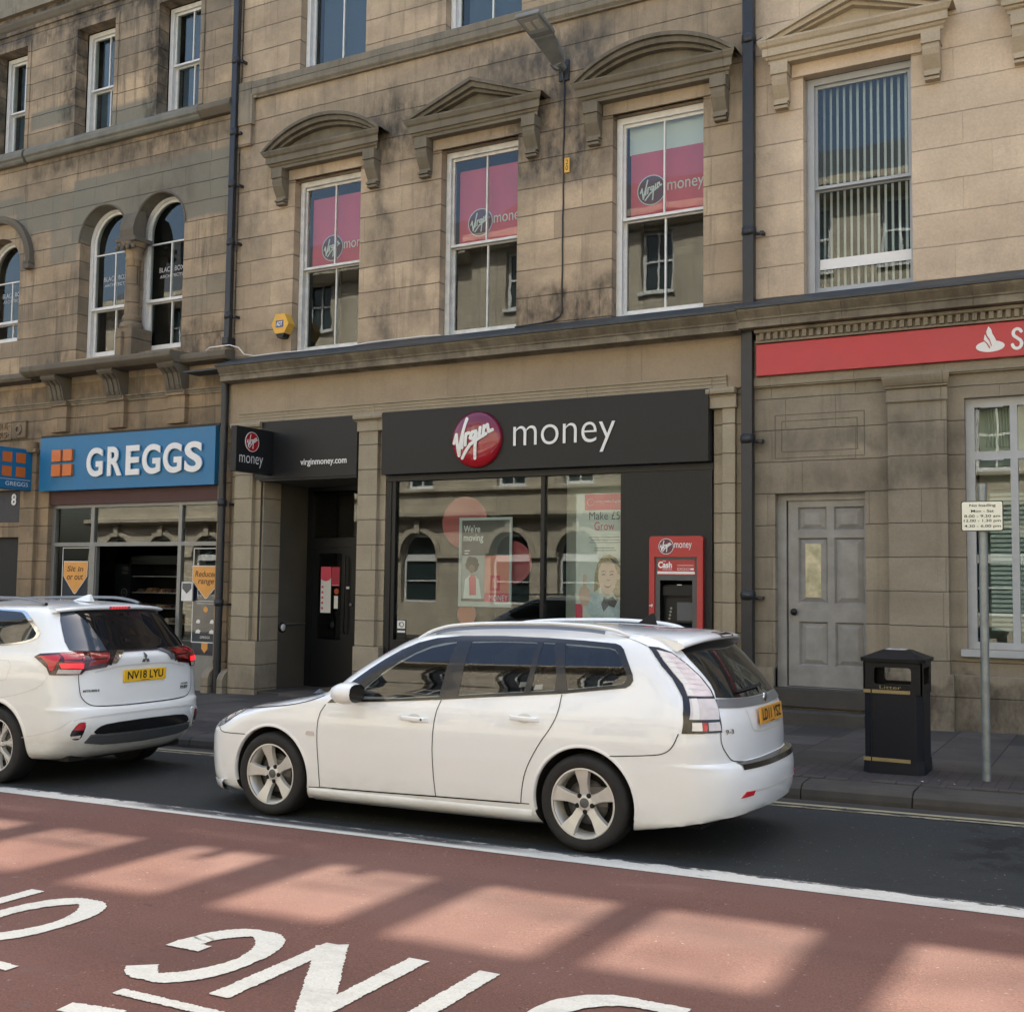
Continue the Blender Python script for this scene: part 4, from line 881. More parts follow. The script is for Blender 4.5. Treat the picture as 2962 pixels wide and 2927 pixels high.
# arched windows
for k, (cx, r, zs) in enumerate(arches):
    z0 = 5.75 if k < 2 else 6.25; y = 14.44; zm = 6.72; cx0, r_0 = cx, r; cx += .045; r += .045
    fr = MB(); fr.plate(archpoly(cx, r-.004, z0+.005, zs), [archpoly(cx, r-.085, z0+.06, zs)], y, y+.14)
    win = fr.build('arched_window', M['white'], gr, bevel=.004)
    q = r-.085
    u = MB(); u.plate(archpoly(cx, q, zm-.02, zs), [archpoly(cx, q-.05, zs-.19, zs), rect(cx-q+.05, cx-.013, zm+.03, zs-.215), rect(cx+.013, cx+q-.05, zm+.03, zs-.215)], y+.03, y+.07)
    u.box(cx-q, cx+q, y+.005, y+.035, zm-.03, zm+.015)
    subp(u, 'upper_sash', M['white'], win)
    l = MB(); l.plate(rect(cx-q, cx+q, z0+.05, zm), [rect(cx-q+.05, cx-.013, z0+.17, zm-.045), rect(cx+.013, cx+q-.05, z0+.17, zm-.045)], y+.08, y+.12); subp(l, 'lower_sash', M['white'], win)
    g = MB(); g.plate(archpoly(cx, q-.02, zm, zs), [], y+.045, y+.05); g.box(cx-q+.03, cx+q-.03, y+.098, y+.102, z0+.1, zm); subp(g, 'pane', M['glassu'], win)
    if k < 3:
        g = MB(); X = (cx-.30, cx+.30); g.text('BLACK BOX', X[0], X[1], 7.225, 7.315, y+.042); g.text('ARCHITECTS', X[0]+.02, X[1]-.02, 7.12, 7.175, y+.042)
        subp(g, 'window_lettering', simple('pale_window_lettering', (.5, .5, .5), .5) if k == 0 else bpy.data.materials['pale_window_lettering'], win)
    room(gr, cx-r+.01, cx+r-.01, z0, zs+r, 14.62, 16.2)
    cx, r = cx0, r_0
    # hood mould
    if k < 2: ro, ri, yy = r+.035, r, 14.17
    else: ro, ri, yy = 1.0, .86, 14.08
    mb = MB(); n = 30; zc = zs+(.0 if k < 2 else .02); vs = []; fs = []
    for i in range(n+1):
        t_ = math.pi*i/n; c_, s_ = math.cos(t_), math.sin(t_)
        vs += [(cx+ri*c_, yy+.02, zc+ri*s_), (cx+(ri+ro)/2*c_, yy, zc+(ri+ro)/2*s_), (cx+ro*c_, yy+.01, zc+ro*s_), (cx+ro*c_, 14.22, zc+ro*s_), (cx+ri*c_, 14.22, zc+ri*s_)]
    for i in range(n):
        for j in range(5): fs.append((i*5+j, i*5+(j+1) % 5, (i+1)*5+(j+1) % 5, (i+1)*5+j))
    mb.add(vs, fs)
    if k == 2:
        mb.box(cx+ri-.01, cx+ro+.01, yy-.02, 14.25, zc-.14, zc+.01); mb.box(cx-ro-.01, cx-ri+.01, yy-.02, 14.25, zc-.14, zc+.01)
    mb.build('hood_mould', M['trimd'], gr)
# column between the twin arches
mb = MB(); cx = -15.66; cyy = 14.20
mb.lathe([(.135, 6.42), (.13, 6.5), (.125, 7.0), (.125, 7.40), (.15, 7.42), (.15, 7.46), (.13, 7.48), (.16, 7.58), (.22, 7.68), (.24, 7.72)], (cx, cyy, 0), 'z', 28)
mb.lathe([(.20, 6.18), (.21, 6.22), (.19, 6.27), (.15, 6.30), (.165, 6.34), (.17, 6.38), (.14, 6.42)], (cx, cyy, 0), 'z', 28)
co = mb.build('column', M['greggsl'], gr)
mb = MB(); mb.box(cx-.20, cx+.20, 14.02, 14.5, 5.62, 6.18); mb.box(cx-.13, cx+.02, 13.95, 14.1, 5.62, 6.10); subp(mb, 'column_base', M['greggsl'], co, .015)
mb = MB(); mb.box(cx-.25, cx+.25, 13.98, 14.4, 7.72, 7.80); mb.profx([(14.3, 7.80), (14.02, 7.80), (14.0, 7.95), (14.05, 8.15), (14.12, 8.28), (14.3, 8.32)], cx-.17, cx+.17)
for q in range(7): mb.lathe([(0, -.05), (.035, -.035), (.05, 0), (.035, .035), (0, .05)], (cx-.20+.066*q, 14.0, 7.62+(.05 if q % 2 else 0)), 'z', 8)
subp(mb, 'column_capital', M['trimd'], co, .012)
# balcony-like sill slab on scrolled brackets
mb = MB(); sl_ = [(14.4, 5.62), (13.74, 5.60), (13.72, 5.57), (13.72, 5.50), (13.77, 5.46), (13.84, 5.42), (14.4, 5.42)]
mb.profx(sl_, -18.0, -14.2); sl2 = [(14.4, 5.575), (14.0, 5.56), (13.95, 5.53), (13.95, 5.46), (14.0, 5.40), (14.4, 5.37)]
mb.profx(sl2, -14.2, -13.18); mb.profx(sl2, -26, -18.0); mb.build('balcony_slab', M['trimd'], gr, bevel=.012)
wallplate(GX0, GX1, 4.31, 5.295, [], 14.2, .4).build('frieze_wall', M['greggsl'], gr)
mb = MB(); mb.profx([(14.3, 4.985), (14.12, 4.985), (14.12, 4.96), (14.15, 4.95), (14.15, 4.925), (14.17, 4.92), (14.17, 4.885), (14.3, 4.88)], GX0, GX1); mb.build('moulding', M['trim'], gr)
for bx in (-17.35, -15.87, -14.40):
    mb = MB()
    P_ = [(14.3, 5.42), (13.82, 5.42), (13.80, 5.38), (13.84, 5.33), (13.90, 5.30), (13.96, 5.24), (14.0, 5.14), (14.02, 5.04), (14.05, 4.98), (14.05, 4.93), (14.10, 4.90), (14.3, 4.90)]
    mb.profx(P_, bx-.19, bx+.19)
    for q in (-.12, 0, .12): mb.profx([(y-.02, z) for y, z in P_[3:9]]+[(14.3, 4.98)], bx+q-.035, bx+q+.035)
    bo = mb.build('scroll_bracket', M['trimd'], gr, bevel=.008)
    mb = MB(); mb.box(bx-.22, bx+.22, 14.06, 14.3, 4.88, 4.97); mb.box(bx-.20, bx+.20, 14.10, 14.3, 4.40, 4.88); subp(mb, 'bracket_block', M['greggsl'], bo, .01)
# ground floor of the bakery building
mb = MB(); mb.plate(rect(GX0, GX1, -.8, 4.305), [rect(-17.80, -13.40, -.79, 4.30), rect(-20.2, -18.42, -.79, 3.37)], 14.2, 14.55); mb.build('lower_wall', M['greggsl'], gr)
mb = MB(); mb.box(-18.36, -17.95, 14.12, 14.4, -.8, 4.05); mb.lathe([(.13, -.2), (.16, -.1), (.16, 0)], (-18.12, 14.1, 4.25), 'z', 20); mb.box(-18.4, -17.9, 14.06, 14.4, 4.05, 4.12); mb.build('pilaster', M['greggsl'], gr, bevel=.012)
mb = MB(); mb.box(-18.72, -18.32, 14.15, 14.3, 4.36, 4.68); mb.plate(circ(-18.52, 4.52, .10), [circ(-18.52, 4.52, .05)], 14.12, 14.16); mb.box(-19.9, -18.75, 14.165, 14.3, 4.33, 4.70)
mb.text('CUMBERLAND SHIRE·', -20.4, -18.78, 4.55, 4.66, 14.16, .02) if False else mb.text('SHIRE·', -19.44, -18.79, 4.54, 4.655, 14.16, .02)
mb.text('KERS·', -19.36, -18.80, 4.375, 4.49, 14.16, .02); mb.build('carved_inscription', M['greggsl'], gr)
mb = MB(); mb.box(-20.2, -18.42, 14.30, 14.34, 2.76, 3.37); dp = mb.build('number_panel', simple('dark_grey_fascia', (.045, .042, .042), .6, var=.1), gr)
mb = MB(); mb.text('8', -18.82, -18.68, 3.09, 3.31, 14.292, .006, bold=.03); subp(mb, 'house_number', M['lett'], dp)
mb = MB(); mb.box(-20.2, -18.42, 14.26, 14.4, 2.48, 2.76); mb.build('door_lintel', M['greggsl'], gr)
mb = MB(); mb.box(-20.2, -18.42, 14.42, 14.46, -.6, 2.48); mb.build('side_door', M['blackm'], gr)
Yg = 14.27
mb = MB(); mb.plate(rect(-17.62, -13.40, -.5, 3.06), [rect(-17.53, -16.58, 2.37, 3.0), rect(-16.50, -14.42, 2.37, 3.0), rect(-14.34, -13.43, 2.37, 3.0), rect(-17.53, -16.60, .45, 2.30), rect(-16.46, -14.42, -.4, 2.30), rect(-14.34, -13.43, .45, 2.30)], Yg, Yg+.08)
mb.box(-16.58, -16.44, Yg+.02, Yg+.1, -.4, 2.3)
mb.build('shopfront_frame', M['greyf'], gr, bevel=.004)
for a, b, c, d in ((-17.53, -16.58, 2.37, 3.0), (-16.50, -14.42, 2.37, 3.0), (-14.34, -13.43, 2.37, 3.0), (-17.53, -16.60, .45, 2.30), (-14.34, -13.43, .45, 2.30)):
    mb = MB(); mb.box(a, b, Yg+.04, Yg+.046, c, d); mb.build('shop_window', M['shopglass' if c > 2 else 'glass'], gr)
mb = MB(); mb.box(-17.76, -13.42, 14.2, 14.32, 3.06, 3.31); mb.build('fascia_board', M['redband'], gr)
mb = MB(); mb.box(-17.5, -13.43, Yg+.02, Yg+.06, -.5, .42); mb.build('stall_riser', M['blackm'], gr)
mb = MB(); mb.box(-13.43, -13.36, 14.15, 14.4, -.5, 4.35); mb.build('shopfront_jamb', M['greggsl'], gr)
mb = MB(); mb.box(-17.82, -17.62, 14.17, 14.4, -.5, 4.3); mb.build('shopfront_jamb', M['greggsl'], gr)
room(gr, -20, -13.4, -.4, 3.05, 14.4, 18)
# ---------------------------------------------------------------- the sunlit buildings across the street (seen in the glass)
def opposite(name, x0, x1, label, H, mat, seed, bay=2.85, arch=True):
    rnd = random.Random(seed)
    e = empty(name, ((x0+x1)/2, -9.2, 0), label, 'building')
    n = int((x1-x0)/bay); off = ((x1-x0)-n*bay)/2
    hs = []; cx_ = [x0+off+bay*(i+.5) for i in range(n)]
    for cx in cx_:
        hs.append(archpoly(cx, .84, .9, 2.85) if arch else rect(cx-1.1, cx+1.1, .7, 2.9))
        for z0 in (5.4, 9.3, 12.4):
            if z0+2.2 < H: hs.append(rect(cx-.62, cx+.62, z0, z0+2.3))
    mb = MB(); mb.plate(rect(x0, x1, -1.5, H), hs, -9.2, -9.7)
    mb.profx([(-9.3, 4.5), (-8.8, 4.45), (-8.8, 4.3), (-8.95, 4.2), (-9.3, 4.15)], x0, x1)
    mb.profx([(-9.3, H+.1), (-8.6, H), (-8.6, H-.25), (-8.9, H-.5), (-9.3, H-.6)], x0, x1)
    mb.profx([(-9.3, 5.4), (-9.05, 5.38), (-9.05, 5.28), (-9.3, 5.25)], x0, x1)
    if arch:
        for cx in cx_:
            r0_, r1_ = .86, 1.06; k = 20; vs = []
            for i in range(k+1):
                a = math.pi*i/k; vs += [(cx+r0_*math.cos(a), -9.1, 2.85+r0_*math.sin(a)), (cx+r1_*math.cos(a), -9.1, 2.85+r1_*math.sin(a)), (cx+r1_*math.cos(a), -9.25, 2.85+r1_*math.sin(a))]
            mb.add(vs, [(i*3+j, i*3+j+1, i*3+4+j, i*3+3+j) for i in range(k) for j in (0, 1)])
            mb.box(cx-.13, cx+.13, -9.3, -9.0, 3.65, 4.15)
            mb.box(cx+.86, cx+bay-.86, -9.3, -9.08, 2.68, 2.86)
    mb.build('wall', mat, e)
    mb = MB(); mb.add([(x0, -9.0, H+.05), (x1, -9.0, H+.05), (x1, -13, H+2.6), (x0, -13, H+2.6), (x0, -17, H), (x1, -17, H)], [(0, 1, 2, 3), (3, 2, 5, 4)])
    mb.box(x0+.5, x0+1.6, -13.5, -12.5, H+1.5, H+4); mb.build('roof', M['slate'], e)
    mb = MB(); g = MB()
    for cx in cx_:
        if arch: mb.plate(archpoly(cx, .83, .92, 2.85), [rect(cx-.74, cx+.74, 1.0, 1.75), rect(cx-.74, cx+.74, 1.80, 2.55), archpoly(cx, .74, 2.82, 2.85)], -9.45, -9.5)
        else: mb.plate(rect(cx-1.1, cx+1.1, .7, 2.9), [rect(cx-1.0, cx+1.0, .8, 2.8)], -9.45, -9.5)
        g.box(cx-1.1, cx+1.1, -9.53, -9.52, .8, 3.5)
        for z0 in (5.4, 9.3, 12.4):
            if z0+2.2 < H:
                mb.plate(rect(cx-.61, cx+.61, z0+.01, z0+2.29), [rect(cx-.5, cx-.03, z0+.14, z0+1.12), rect(cx+.03, cx+.5, z0+.14, z0+1.12), rect(cx-.5, cx-.03, z0+1.19, z0+2.18), rect(cx+.03, cx+.5, z0+1.19, z0+2.18)], -9.4, -9.46)
                mb.box(cx-.72, cx+.72, -9.4, -9.1, z0-.08, z0+.03); g.box(cx-.6, cx+.6, -9.49, -9.48, z0, z0+2.3)
    mb.build('window_frames', M['white'], e); g.build('window_glass', M['oppglass'], e)
M['slate'] = simple('slate_roof', (.06, .065, .07), .6, var=.3)
M['oppglass'] = simple('opposite_window_glass', (.03, .045, .045), .08, spec=.8)
M['opp2'] = stone('opposite_painted_wall', (.62, .54, .38), (.58, .50, .35), .4, 0, 2.4, 0, mortar=.003, stain=.2, finebump=False)
opposite('arched_stone_building', -23, -1.5, 'sunlit stone building with arched ground floor windows across the street', 15.4, M['opp'], 1)
opposite('rendered_building', -1.5, 16, 'sunlit ochre rendered building across the street by the cars', 14.6, M['opp2'], 2, 3.1, False)
opposite('arched_stone_building', -44, -23, 'far arched stone building across the street to the left', 15, M['opp'], 3)
opposite('arched_stone_building', 16, 36, 'far arched stone building across the street to the right', 15, M['opp'], 4)
mb = MB(); mb.box(-31.5, -30, 14.4, 24, -1, 12.9); mb.box(-60, -30.0, 14.5, 24, -1, 12.0); e_ = mb.build('terrace_building', M['greggs']); tag(e_, 'plain old sandstone terrace further down the street on the left', 'building')
mb = MB(); mb.box(16.0, 45, 14.4, 24, -1, 12.0); e_ = mb.build('terrace_building', M['sant']); tag(e_, 'plain sandstone terrace further up the street on the right', 'building')
mb = MB(); mb.box(-30, 16, 22, 22.1, -1, 12.5); struct(mb.build('yard_wall', M['dark']))
# ================================================================ signs and small things on the fronts
def thing(name, loc, label, cat, group=None): return empty(name, loc, label, cat, group)
def dpart(mb, name, mat, e, bevel=0): return mb.build(name, M[mat] if isinstance(mat, str) else mat, e, bevel=bevel)
# main black fascia sign
e = thing('fascia_sign', (-7.4, 14.0, 3.34), 'long black fascia sign with glossy red roundel and raised white word money', 'shop sign')
mb = MB(); mb.box(-9.995, -4.82, 14.005, 14.19, 3.345, 4.30); dpart(mb, 'panel', 'black', e, .006)
mb = MB(); c0 = (-8.30, 14.0, 3.80)
mb.lathe([(0, -.135), (.12, -.132), (.24, -.12), (.33, -.098), (.385, -.07), (.41, -.04), (.415, -.005), (.415, .01)], c0, 'y', 56)
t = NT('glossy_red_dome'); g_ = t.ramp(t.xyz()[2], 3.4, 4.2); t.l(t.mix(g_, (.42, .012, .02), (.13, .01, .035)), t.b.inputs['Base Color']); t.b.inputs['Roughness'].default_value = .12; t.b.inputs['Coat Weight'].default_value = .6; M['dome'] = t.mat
ro = dpart(mb, 'roundel', 'dome', e)
mb = MB()
def domey(x, z, c=(-8.30, 3.80), r=.415, d=.135): 
    q = min(1, ((x-c[0])**2+(z-c[1])**2)/r**2); return 14.0-d*math.sqrt(max(0, 1-q))*.98-.024
def domestroke(mb, pts, wd, fy):
    pts = [p for p in pts]; dn = [pts[0]]
    for a, b in zip(pts, pts[1:]):
        for i in range(1, 7): dn.append((a[0]+(b[0]-a[0])*i/6, a[1]+(b[1]-a[1])*i/6))
    for i in range(len(dn)-1):
        a, b = Vector(dn[i]), Vector(dn[i+1]); d = b-a
        if d.length < 1e-6: continue
        nn = Vector((-d.y, d.x)).normalized()*wd/2; k = -.0003*(i % 3)
        mb.add([(a.x+nn.x, fy(a.x, a.y)+k, a.y+nn.y), (b.x+nn.x, fy(b.x, b.y)+k, b.y+nn.y), (b.x-nn.x, fy(b.x, b.y)+k, b.y-nn.y), (a.x-nn.x, fy(a.x, a.y)+k, a.y-nn.y)], [(0, 1, 2, 3)])
        mb.disc((b.x, b.y), wd/2, fy(b.x, b.y)-.001-.0003*(i % 2), 10)
    mb.disc(dn[0], wd/2, fy(*dn[0])-.001, 10)
for s in VG: domestroke(mb, [(-8.30+u*.405, 3.80+v*.405) for u, v in s], .050, domey)
subp(mb, 'script_lettering', M['lett'], ro)
mb = MB(); mb.text('money', -7.705, -6.13, 3.535, 3.955, 13.997, .008, bold=-.010)
dpart(mb, 'word', 'lett', e)
# small fascia over the entrance
e = thing('door_sign', (-11.5, 14.0, 3.3), 'black fascia panel with a small white web address above the recessed entrance', 'shop sign')
mb = MB(); mb.box(-12.54, -10.50, 14.06, 14.12, 3.36, 4.30); mb.box(-12.44, -10.50, 14.07, 14.12, 3.325, 3.36); dpart(mb, 'panel', 'black', e, .004)
mb = MB(); mb.text('virginmoney.com', -11.60, -10.69, 3.53, 3.655, 14.055, .003, bold=.012); dpart(mb, 'web_address', 'lett', e)
# projecting black sign
e = thing('projecting_sign', (-12.2, 13.9, 3.4), 'black projecting sign box with a red roundel in front of the entrance fascia', 'shop sign', 'projecting shop signs')
XS = -12.17
mb = MB(); mb.box(XS-.12, XS, 13.20, 14.055, 3.415, 4.125); dpart(mb, 'box', 'black', e, .006)
def side_map(mb0, xs, y_left, sgn=1):
    """geometry drawn in (u=x,z) at y=depth is turned to face +x : u -> y"""
    mb = MB(); mb.v = [(xs-(v[1]), y_left+v[0], v[2]) for v in mb0.v]; mb.f = mb0.f; mb.m = mb0.m; mb.sm = mb0.sm; return mb
q = MB(); q.disc((.345, 3.90), .150, 0, 36); dpart(side_map(q, XS+.012, 13.20), 'roundel', 'dome' if False else 'redatm', e)
q = MB(); q.plate(circ(.345, 3.90, .157, 36), [circ(.345, 3.90, .149, 36)], 0, .012)
virgin(q, .345, 3.90, .150, .150, -.002, .016); q.text('money', .06, .60, 3.50, 3.675, -.0, 0, bold=-.01)
dpart(side_map(q, XS+.014, 13.20), 'lettering', 'lett', e)
# bakery fascia
e = thing('bakery_sign', (-15.6, 14.0, 3.3), 'long blue fascia sign with raised white capitals and four orange squares', 'shop sign')
mb = MB(); mb.box(-17.76, -13.42, 14.05, 14.2, 3.31, 4.295); dpart(mb, 'panel', 'blue', e, .004)
mb = MB(); mb.box(-17.80, -13.38, 14.10, 14.3, 4.30, 4.345); dpart(mb, 'top_board', 'blackm', e)
mb = MB()
glw = [('G', -16.46, -16.05), ('R', -15.93, -15.57), ('E', -15.47, -15.14), ('G', -15.07, -14.64), ('G', -14.57, -14.14), ('S', -14.07, -13.67)]
for ch, a, b in glw: mb.text(ch, a, b, 3.53, 4.05, 14.03, .022, bold=.028)
dpart(mb, 'capitals', 'lett', e)
for a, c in ((-17.38, 3.84), (-17.08, 3.84), (-17.38, 3.57), (-17.08, 3.57)):
    mb = MB(); mb.box(a, a+.235, 14.0, 14.05, c, c+.215); dpart(mb, 'orange_square', 'orange', e, .004)
# bakery projecting cube sign
e = thing('projecting_sign', (-18.6, 13.8, 3.3), 'blue projecting box sign with four orange squares left of the bakery sign', 'shop sign', 'projecting shop signs')
XS = -18.05; Y0_ = 13.34
mb = MB(); mb.box(XS-.22, XS, Y0_, 14.12, 3.34, 4.10); dpart(mb, 'box', 'blue', e, .006)
for u, v in ((.14, 3.83), (.43, 3.83), (.14, 3.57), (.43, 3.57)):
    mb = MB(); mb.box(XS-.001, XS+.006, Y0_+u, Y0_+u+.20, v, v+.185); dpart(mb, 'orange_square', 'orange', e)
q = MB(); q.box(.04, .74, -.001, 0.001, 3.515, 3.522); q.text('GREGGS', .22, .70, 3.40, 3.475, 0, 0); dpart(side_map(q, XS+.004, Y0_), 'lettering', 'lett', e)
# red fascia of the right-hand bank
e = thing('red_fascia_sign', (0, 14.1, 4.4), 'long red fascia sign with a white flame emblem under the dentil cornice', 'shop sign')
mb = MB(); mb.box(-4.20, 1.1, 14.06, 14.14, 4.42, 4.825); mb.box(1.105, 8, 14.06, 14.14, 4.42, 4.825); dpart(mb, 'panel', 'red', e, .003)
mb = MB(); L = []
# flame over a flattened disc
mb.plate(circ(-1.42, 4.555, .155, 36, .066), [], 14.052, 14.058)
fl = [(-1.435, 4.79), (-1.405, 4.75), (-1.395, 4.70), (-1.375, 4.665), (-1.355, 4.62), (-1.36, 4.58), (-1.385, 4.545), (-1.43, 4.56), (-1.41, 4.60), (-1.425, 4.64), (-1.455, 4.68), (-1.46, 4.73)]
mb.plate(fl, [], 14.046, 14.052)
mb.plate([(-1.475, 4.70), (-1.455, 4.66), (-1.43, 4.62), (-1.425, 4.585), (-1.44, 4.55), (-1.47, 4.565), (-1.49, 4.61), (-1.485, 4.65)], [], 14.0455, 14.0515)
dpart(mb, 'flame_emblem', 'lett', e)
mb = MB(); mb.stroke([(-1.485, 4.625), (-1.45, 4.585), (-1.425, 4.535)], .012, 14.044); mb.stroke([(-1.46, 4.69), (-1.425, 4.63), (-1.405, 4.56)], .008, 14.0435); dpart(mb, 'emblem_gap', 'red', e)
mb = MB(); SER = [[(.30, .98), (.10, .9), (.06, .72), (.18, .58), (.32, .45), (.34, .22), (.22, .06), (.03, .08)]]
def S_shape(x, z, h):
    a = arc(.22, .74, .17, .19, 20, 250, 14); b = arc(.20, .26, .19, .22, 70, -170, 14)
    return [(x+u*h, z+v*h) for u, v in a+b]
mb.stroke(S_shape(-1.185, 4.495, .255), .036, 14.052); mb.text('antander', -1.02, .1, 4.49, 4.75, 14.05, .002)
dpart(mb, 'lettering', 'lett', e)
# ---------------------------------------------------------------- drainpipes
def pipe(x, z0, z1, label, w=.072, y=14.10, square=False, collars=(), z2=None, bend=None):
    e = thing('drainpipe', (x, y, z0), label, 'drainpipe', 'black drainpipes on the building fronts')
    mb = MB()
    if square: mb.box(x-w, x+w, y-w*.8, y+w*.8, z0, z1)
    else: mb.tube([(x, y, z0), (x, y, z1)], w, 20)
    dpart(mb, 'pipe', 'pipe', e, .012 if square else 0)
    for z in collars:
        mb = MB(); mb.tube([(x, y, z-.06), (x, y, z-.05), (x, y, z+.05), (x, y, z+.06)], [w*1.05, w*1.28, w*1.28, w*1.05], 20)
        mb.tube([(x+w*.6, y+.03, z-.03), (x+w*2.2, y+.04, z-.03)], .022, 8); mb.tube([(x-w*.6, y+.03, z), (x-w*1.5, y+.04, z)], .018, 8); mb.box(x+w*1.9, x+w*2.5, y+.0, 14.2, z-.05, z-.01)
        dpart(mb, 'collar', 'pipe', e)
    return e
pipe(-13.24, 5.62, 13.1, 'slim black drainpipe joining the old stone front and the middle bank upstairs', .058, 14.08, True, (10.55, 9.3, 8.4, 7.4, 6.15))
e = pipe(-13.24, -.2, 5.0, 'black drainpipe beside the blue bakery shopfront, below the cornice', .062, 14.06, False, (3.0, 1.35))
mb = MB(); mb.box(-13.31, -13.17, 14.0, 14.2, 5.64, 5.78); tag(mb.build('rainwater_box', M['pipe'], bevel=.02), 'small dark rainwater fitting on the slim left drainpipe', 'drain fitting')
pipe(-4.30, 5.35, 13.1, 'thick black drainpipe above the cornice between the two banks', .074, 14.09, True, (8.9, 6.33))
pipe(-4.32, -.2, 5.05, 'thick black drainpipe below the cornice next to the grey door', .074, 14.09, True, (3.62, 1.62))
mb = MB()
for x in (-13.42, -13.06): mb.profx([(14.2, -.5), (13.98, -.5), (13.98, .12), (14.02, .2), (14.08, .26), (14.2, .28)], x-.07, x+.07)
a_ = MB(); a_.profx([(14.2, -.5), (13.96, -.5), (13.96, .12), (14.0, .2), (14.08, .27), (14.2, .29)], -13.50, -13.345); tag(a_.build('guard_stone', M['bankpil'], bevel=.02), 'small rounded guard stone left of the drainpipe foot by the bakery', 'guard stone', 'guard stones at the drainpipe foot')
a_ = MB(); a_.profx([(14.2, -.5), (13.96, -.5), (13.96, .10), (14.0, .18), (14.08, .25), (14.2, .27)], -13.15, -13.03); tag(a_.build('guard_stone', M['bankpil'], bevel=.02), 'small rounded guard stone right of the drainpipe foot by the bank', 'guard stone', 'guard stones at the drainpipe foot')
# cables
def cable(name, pts, r, mat, label):
    mb = MB(); mb.tube(pts, r, 6); return tag(mb.build(name, M[mat]), label, 'cable')
random.seed(5)
pts = [(-7.05+random.uniform(-.006, .006), 14.185, 9.15-.2*i) for i in range(18)]+[(-7.05, 14.185, 5.6), (-7.08, 14.18, 5.52), (-7.18, 14.17, 5.47), (-7.4, 14.17, 5.45), (-7.8, 14.17, 5.435)]
cable('lamp_cable', pts, .011, 'pipe', 'thin black cable running down the wall from the street light')
pts = [(-13.62, 13.98, 5.57), (-13.5, 13.93, 5.60), (-13.05, 13.92, 5.60), (-12.88, 13.95, 5.55), (-12.8, 14.0, 5.44), (-12.7, 14.12, 5.425), (-12.3, 14.14, 5.435), (-12.05, 14.15, 5.44), (-11.9, 14.13, 5.425), (-10.7, 14.12, 5.415), (-10.4, 14.14, 5.44), (-9.4, 14.15, 5.445), (-9.05, 14.14, 5.43)]
cable('white_cable', pts, .010, 'lett', 'thin white cable along the lead flashing from the drainpipe to the windows')
# number tag
e = thing('number_tag', (-6.99, 14.18, 7.68), 'tiny orange tag with black figures 2 and 0 beside the black cable', 'sign')
mb = MB(); mb.box(-7.025, -6.945, 14.165, 14.175, 7.59, 7.80); dpart(mb, 'plate', 'yellow', e)
mb = MB(); mb.text('2', -7.005, -6.965, 7.705, 7.775, 14.163, 0); mb.text('0', -7.005, -6.965, 7.62, 7.69, 14.163, 0); dpart(mb, 'figures', 'blackm', e)
# alarm box
e = thing('alarm_box', (-12.0, 14.1, 5.85), 'yellow hexagonal alarm box with a dark base above the bank cornice', 'alarm box')
hx = [(-12.27, 5.88), (-12.18, 5.73), (-12.0, 5.73), (-11.91, 5.88), (-12.0, 6.05), (-12.18, 6.05)]
mb = MB(); mb.plate(hx, [], 14.04, 14.2); dpart(mb, 'case', 'yellow', e, .008)
mb = MB(); mb.plate([(-12.18, 5.728), (-12.0, 5.728), (-12.035, 5.66), (-12.14, 5.66)], [], 14.05, 14.19); dpart(mb, 'base', 'blackm', e, .004)
mb = MB(); mb.box(-12.17, -12.02, 14.034, 14.04, 5.83, 5.94); o = dpart(mb, 'badge', simple('blue_badge', (.05, .08, .22), .4), e)
mb = MB(); mb.text('ADT', -12.155, -12.035, 5.85, 5.92, 14.032, 0, bold=.02); dpart(mb, 'lettering', 'lett', e)
# street light on the wall
e = thing('street_light', (-7.05, 14.1, 9.1), 'grey angled LED street light on a wall arm above the second window', 'street light')
def quadbox(mb, c, ax, ay, az):
    c, ax, ay, az = map(Vector, (c, ax, ay, az)); vs = []
    for sz in (-1, 1):
        for sx, sy in ((-1, -1), (1, -1), (1, 1), (-1, 1)): vs.append(tuple(c+ax*sx+ay*sy+az*sz))
    mb.add(vs, [(0, 3, 2, 1), (4, 5, 6, 7), (0, 1, 5, 4), (1, 2, 6, 5), (2, 3, 7, 6), (3, 0, 4, 7)])
hd = Vector((0, -.49, .08)).normalized(); sx_ = Vector((1, 0, 0)); up = Vector((0, .08, .49)).normalized()
c1 = Vector((-7.02, 13.22, 9.35))
mb = MB(); quadbox(mb, c1, sx_*.185, hd*.255, up*.03); dpart(mb, 'head', 'lampg', e, .02)
mb = MB(); quadbox(mb, c1-up*.032+hd*.035, sx_*.15, hd*.17, up*.003)
dpart(mb, 'lens', simple('lamp_lens', (.34, .37, .37), .25), e)
for i in (-1, 1):
    mb = MB(); quadbox(mb, c1-up*.037+hd*.03+sx_*.065*i, sx_*.045, hd*.09, up*.002); dpart(mb, 'led_array', simple('led_array_yellow', (.5, .5, .42), .4) if 'led_array_yellow' not in bpy.data.materials else bpy.data.materials['led_array_yellow'], e)
mb = MB()
A0, A1 = c1-hd*.24, Vector((-7.05, 14.02, 9.22))
mb.add([tuple(A0+sx_*.165), tuple(A0-sx_*.165), tuple(A1-sx_*.10), tuple(A1+sx_*.10), tuple(A0+sx_*.165-up*.035), tuple(A0-sx_*.165-up*.035), tuple(A1-sx_*.10-up*.10), tuple(A1+sx_*.10-up*.10)], [(0, 1, 2, 3), (4, 7, 6, 5), (0, 4, 5, 1), (1, 5, 6, 2), (2, 6, 7, 3), (3, 7, 4, 0)])
mb.tube([(-7.05, 13.98, 9.15), (-7.05, 14.22, 9.13)], .05, 12)
dpart(mb, 'arm', 'lampg', e, .01)
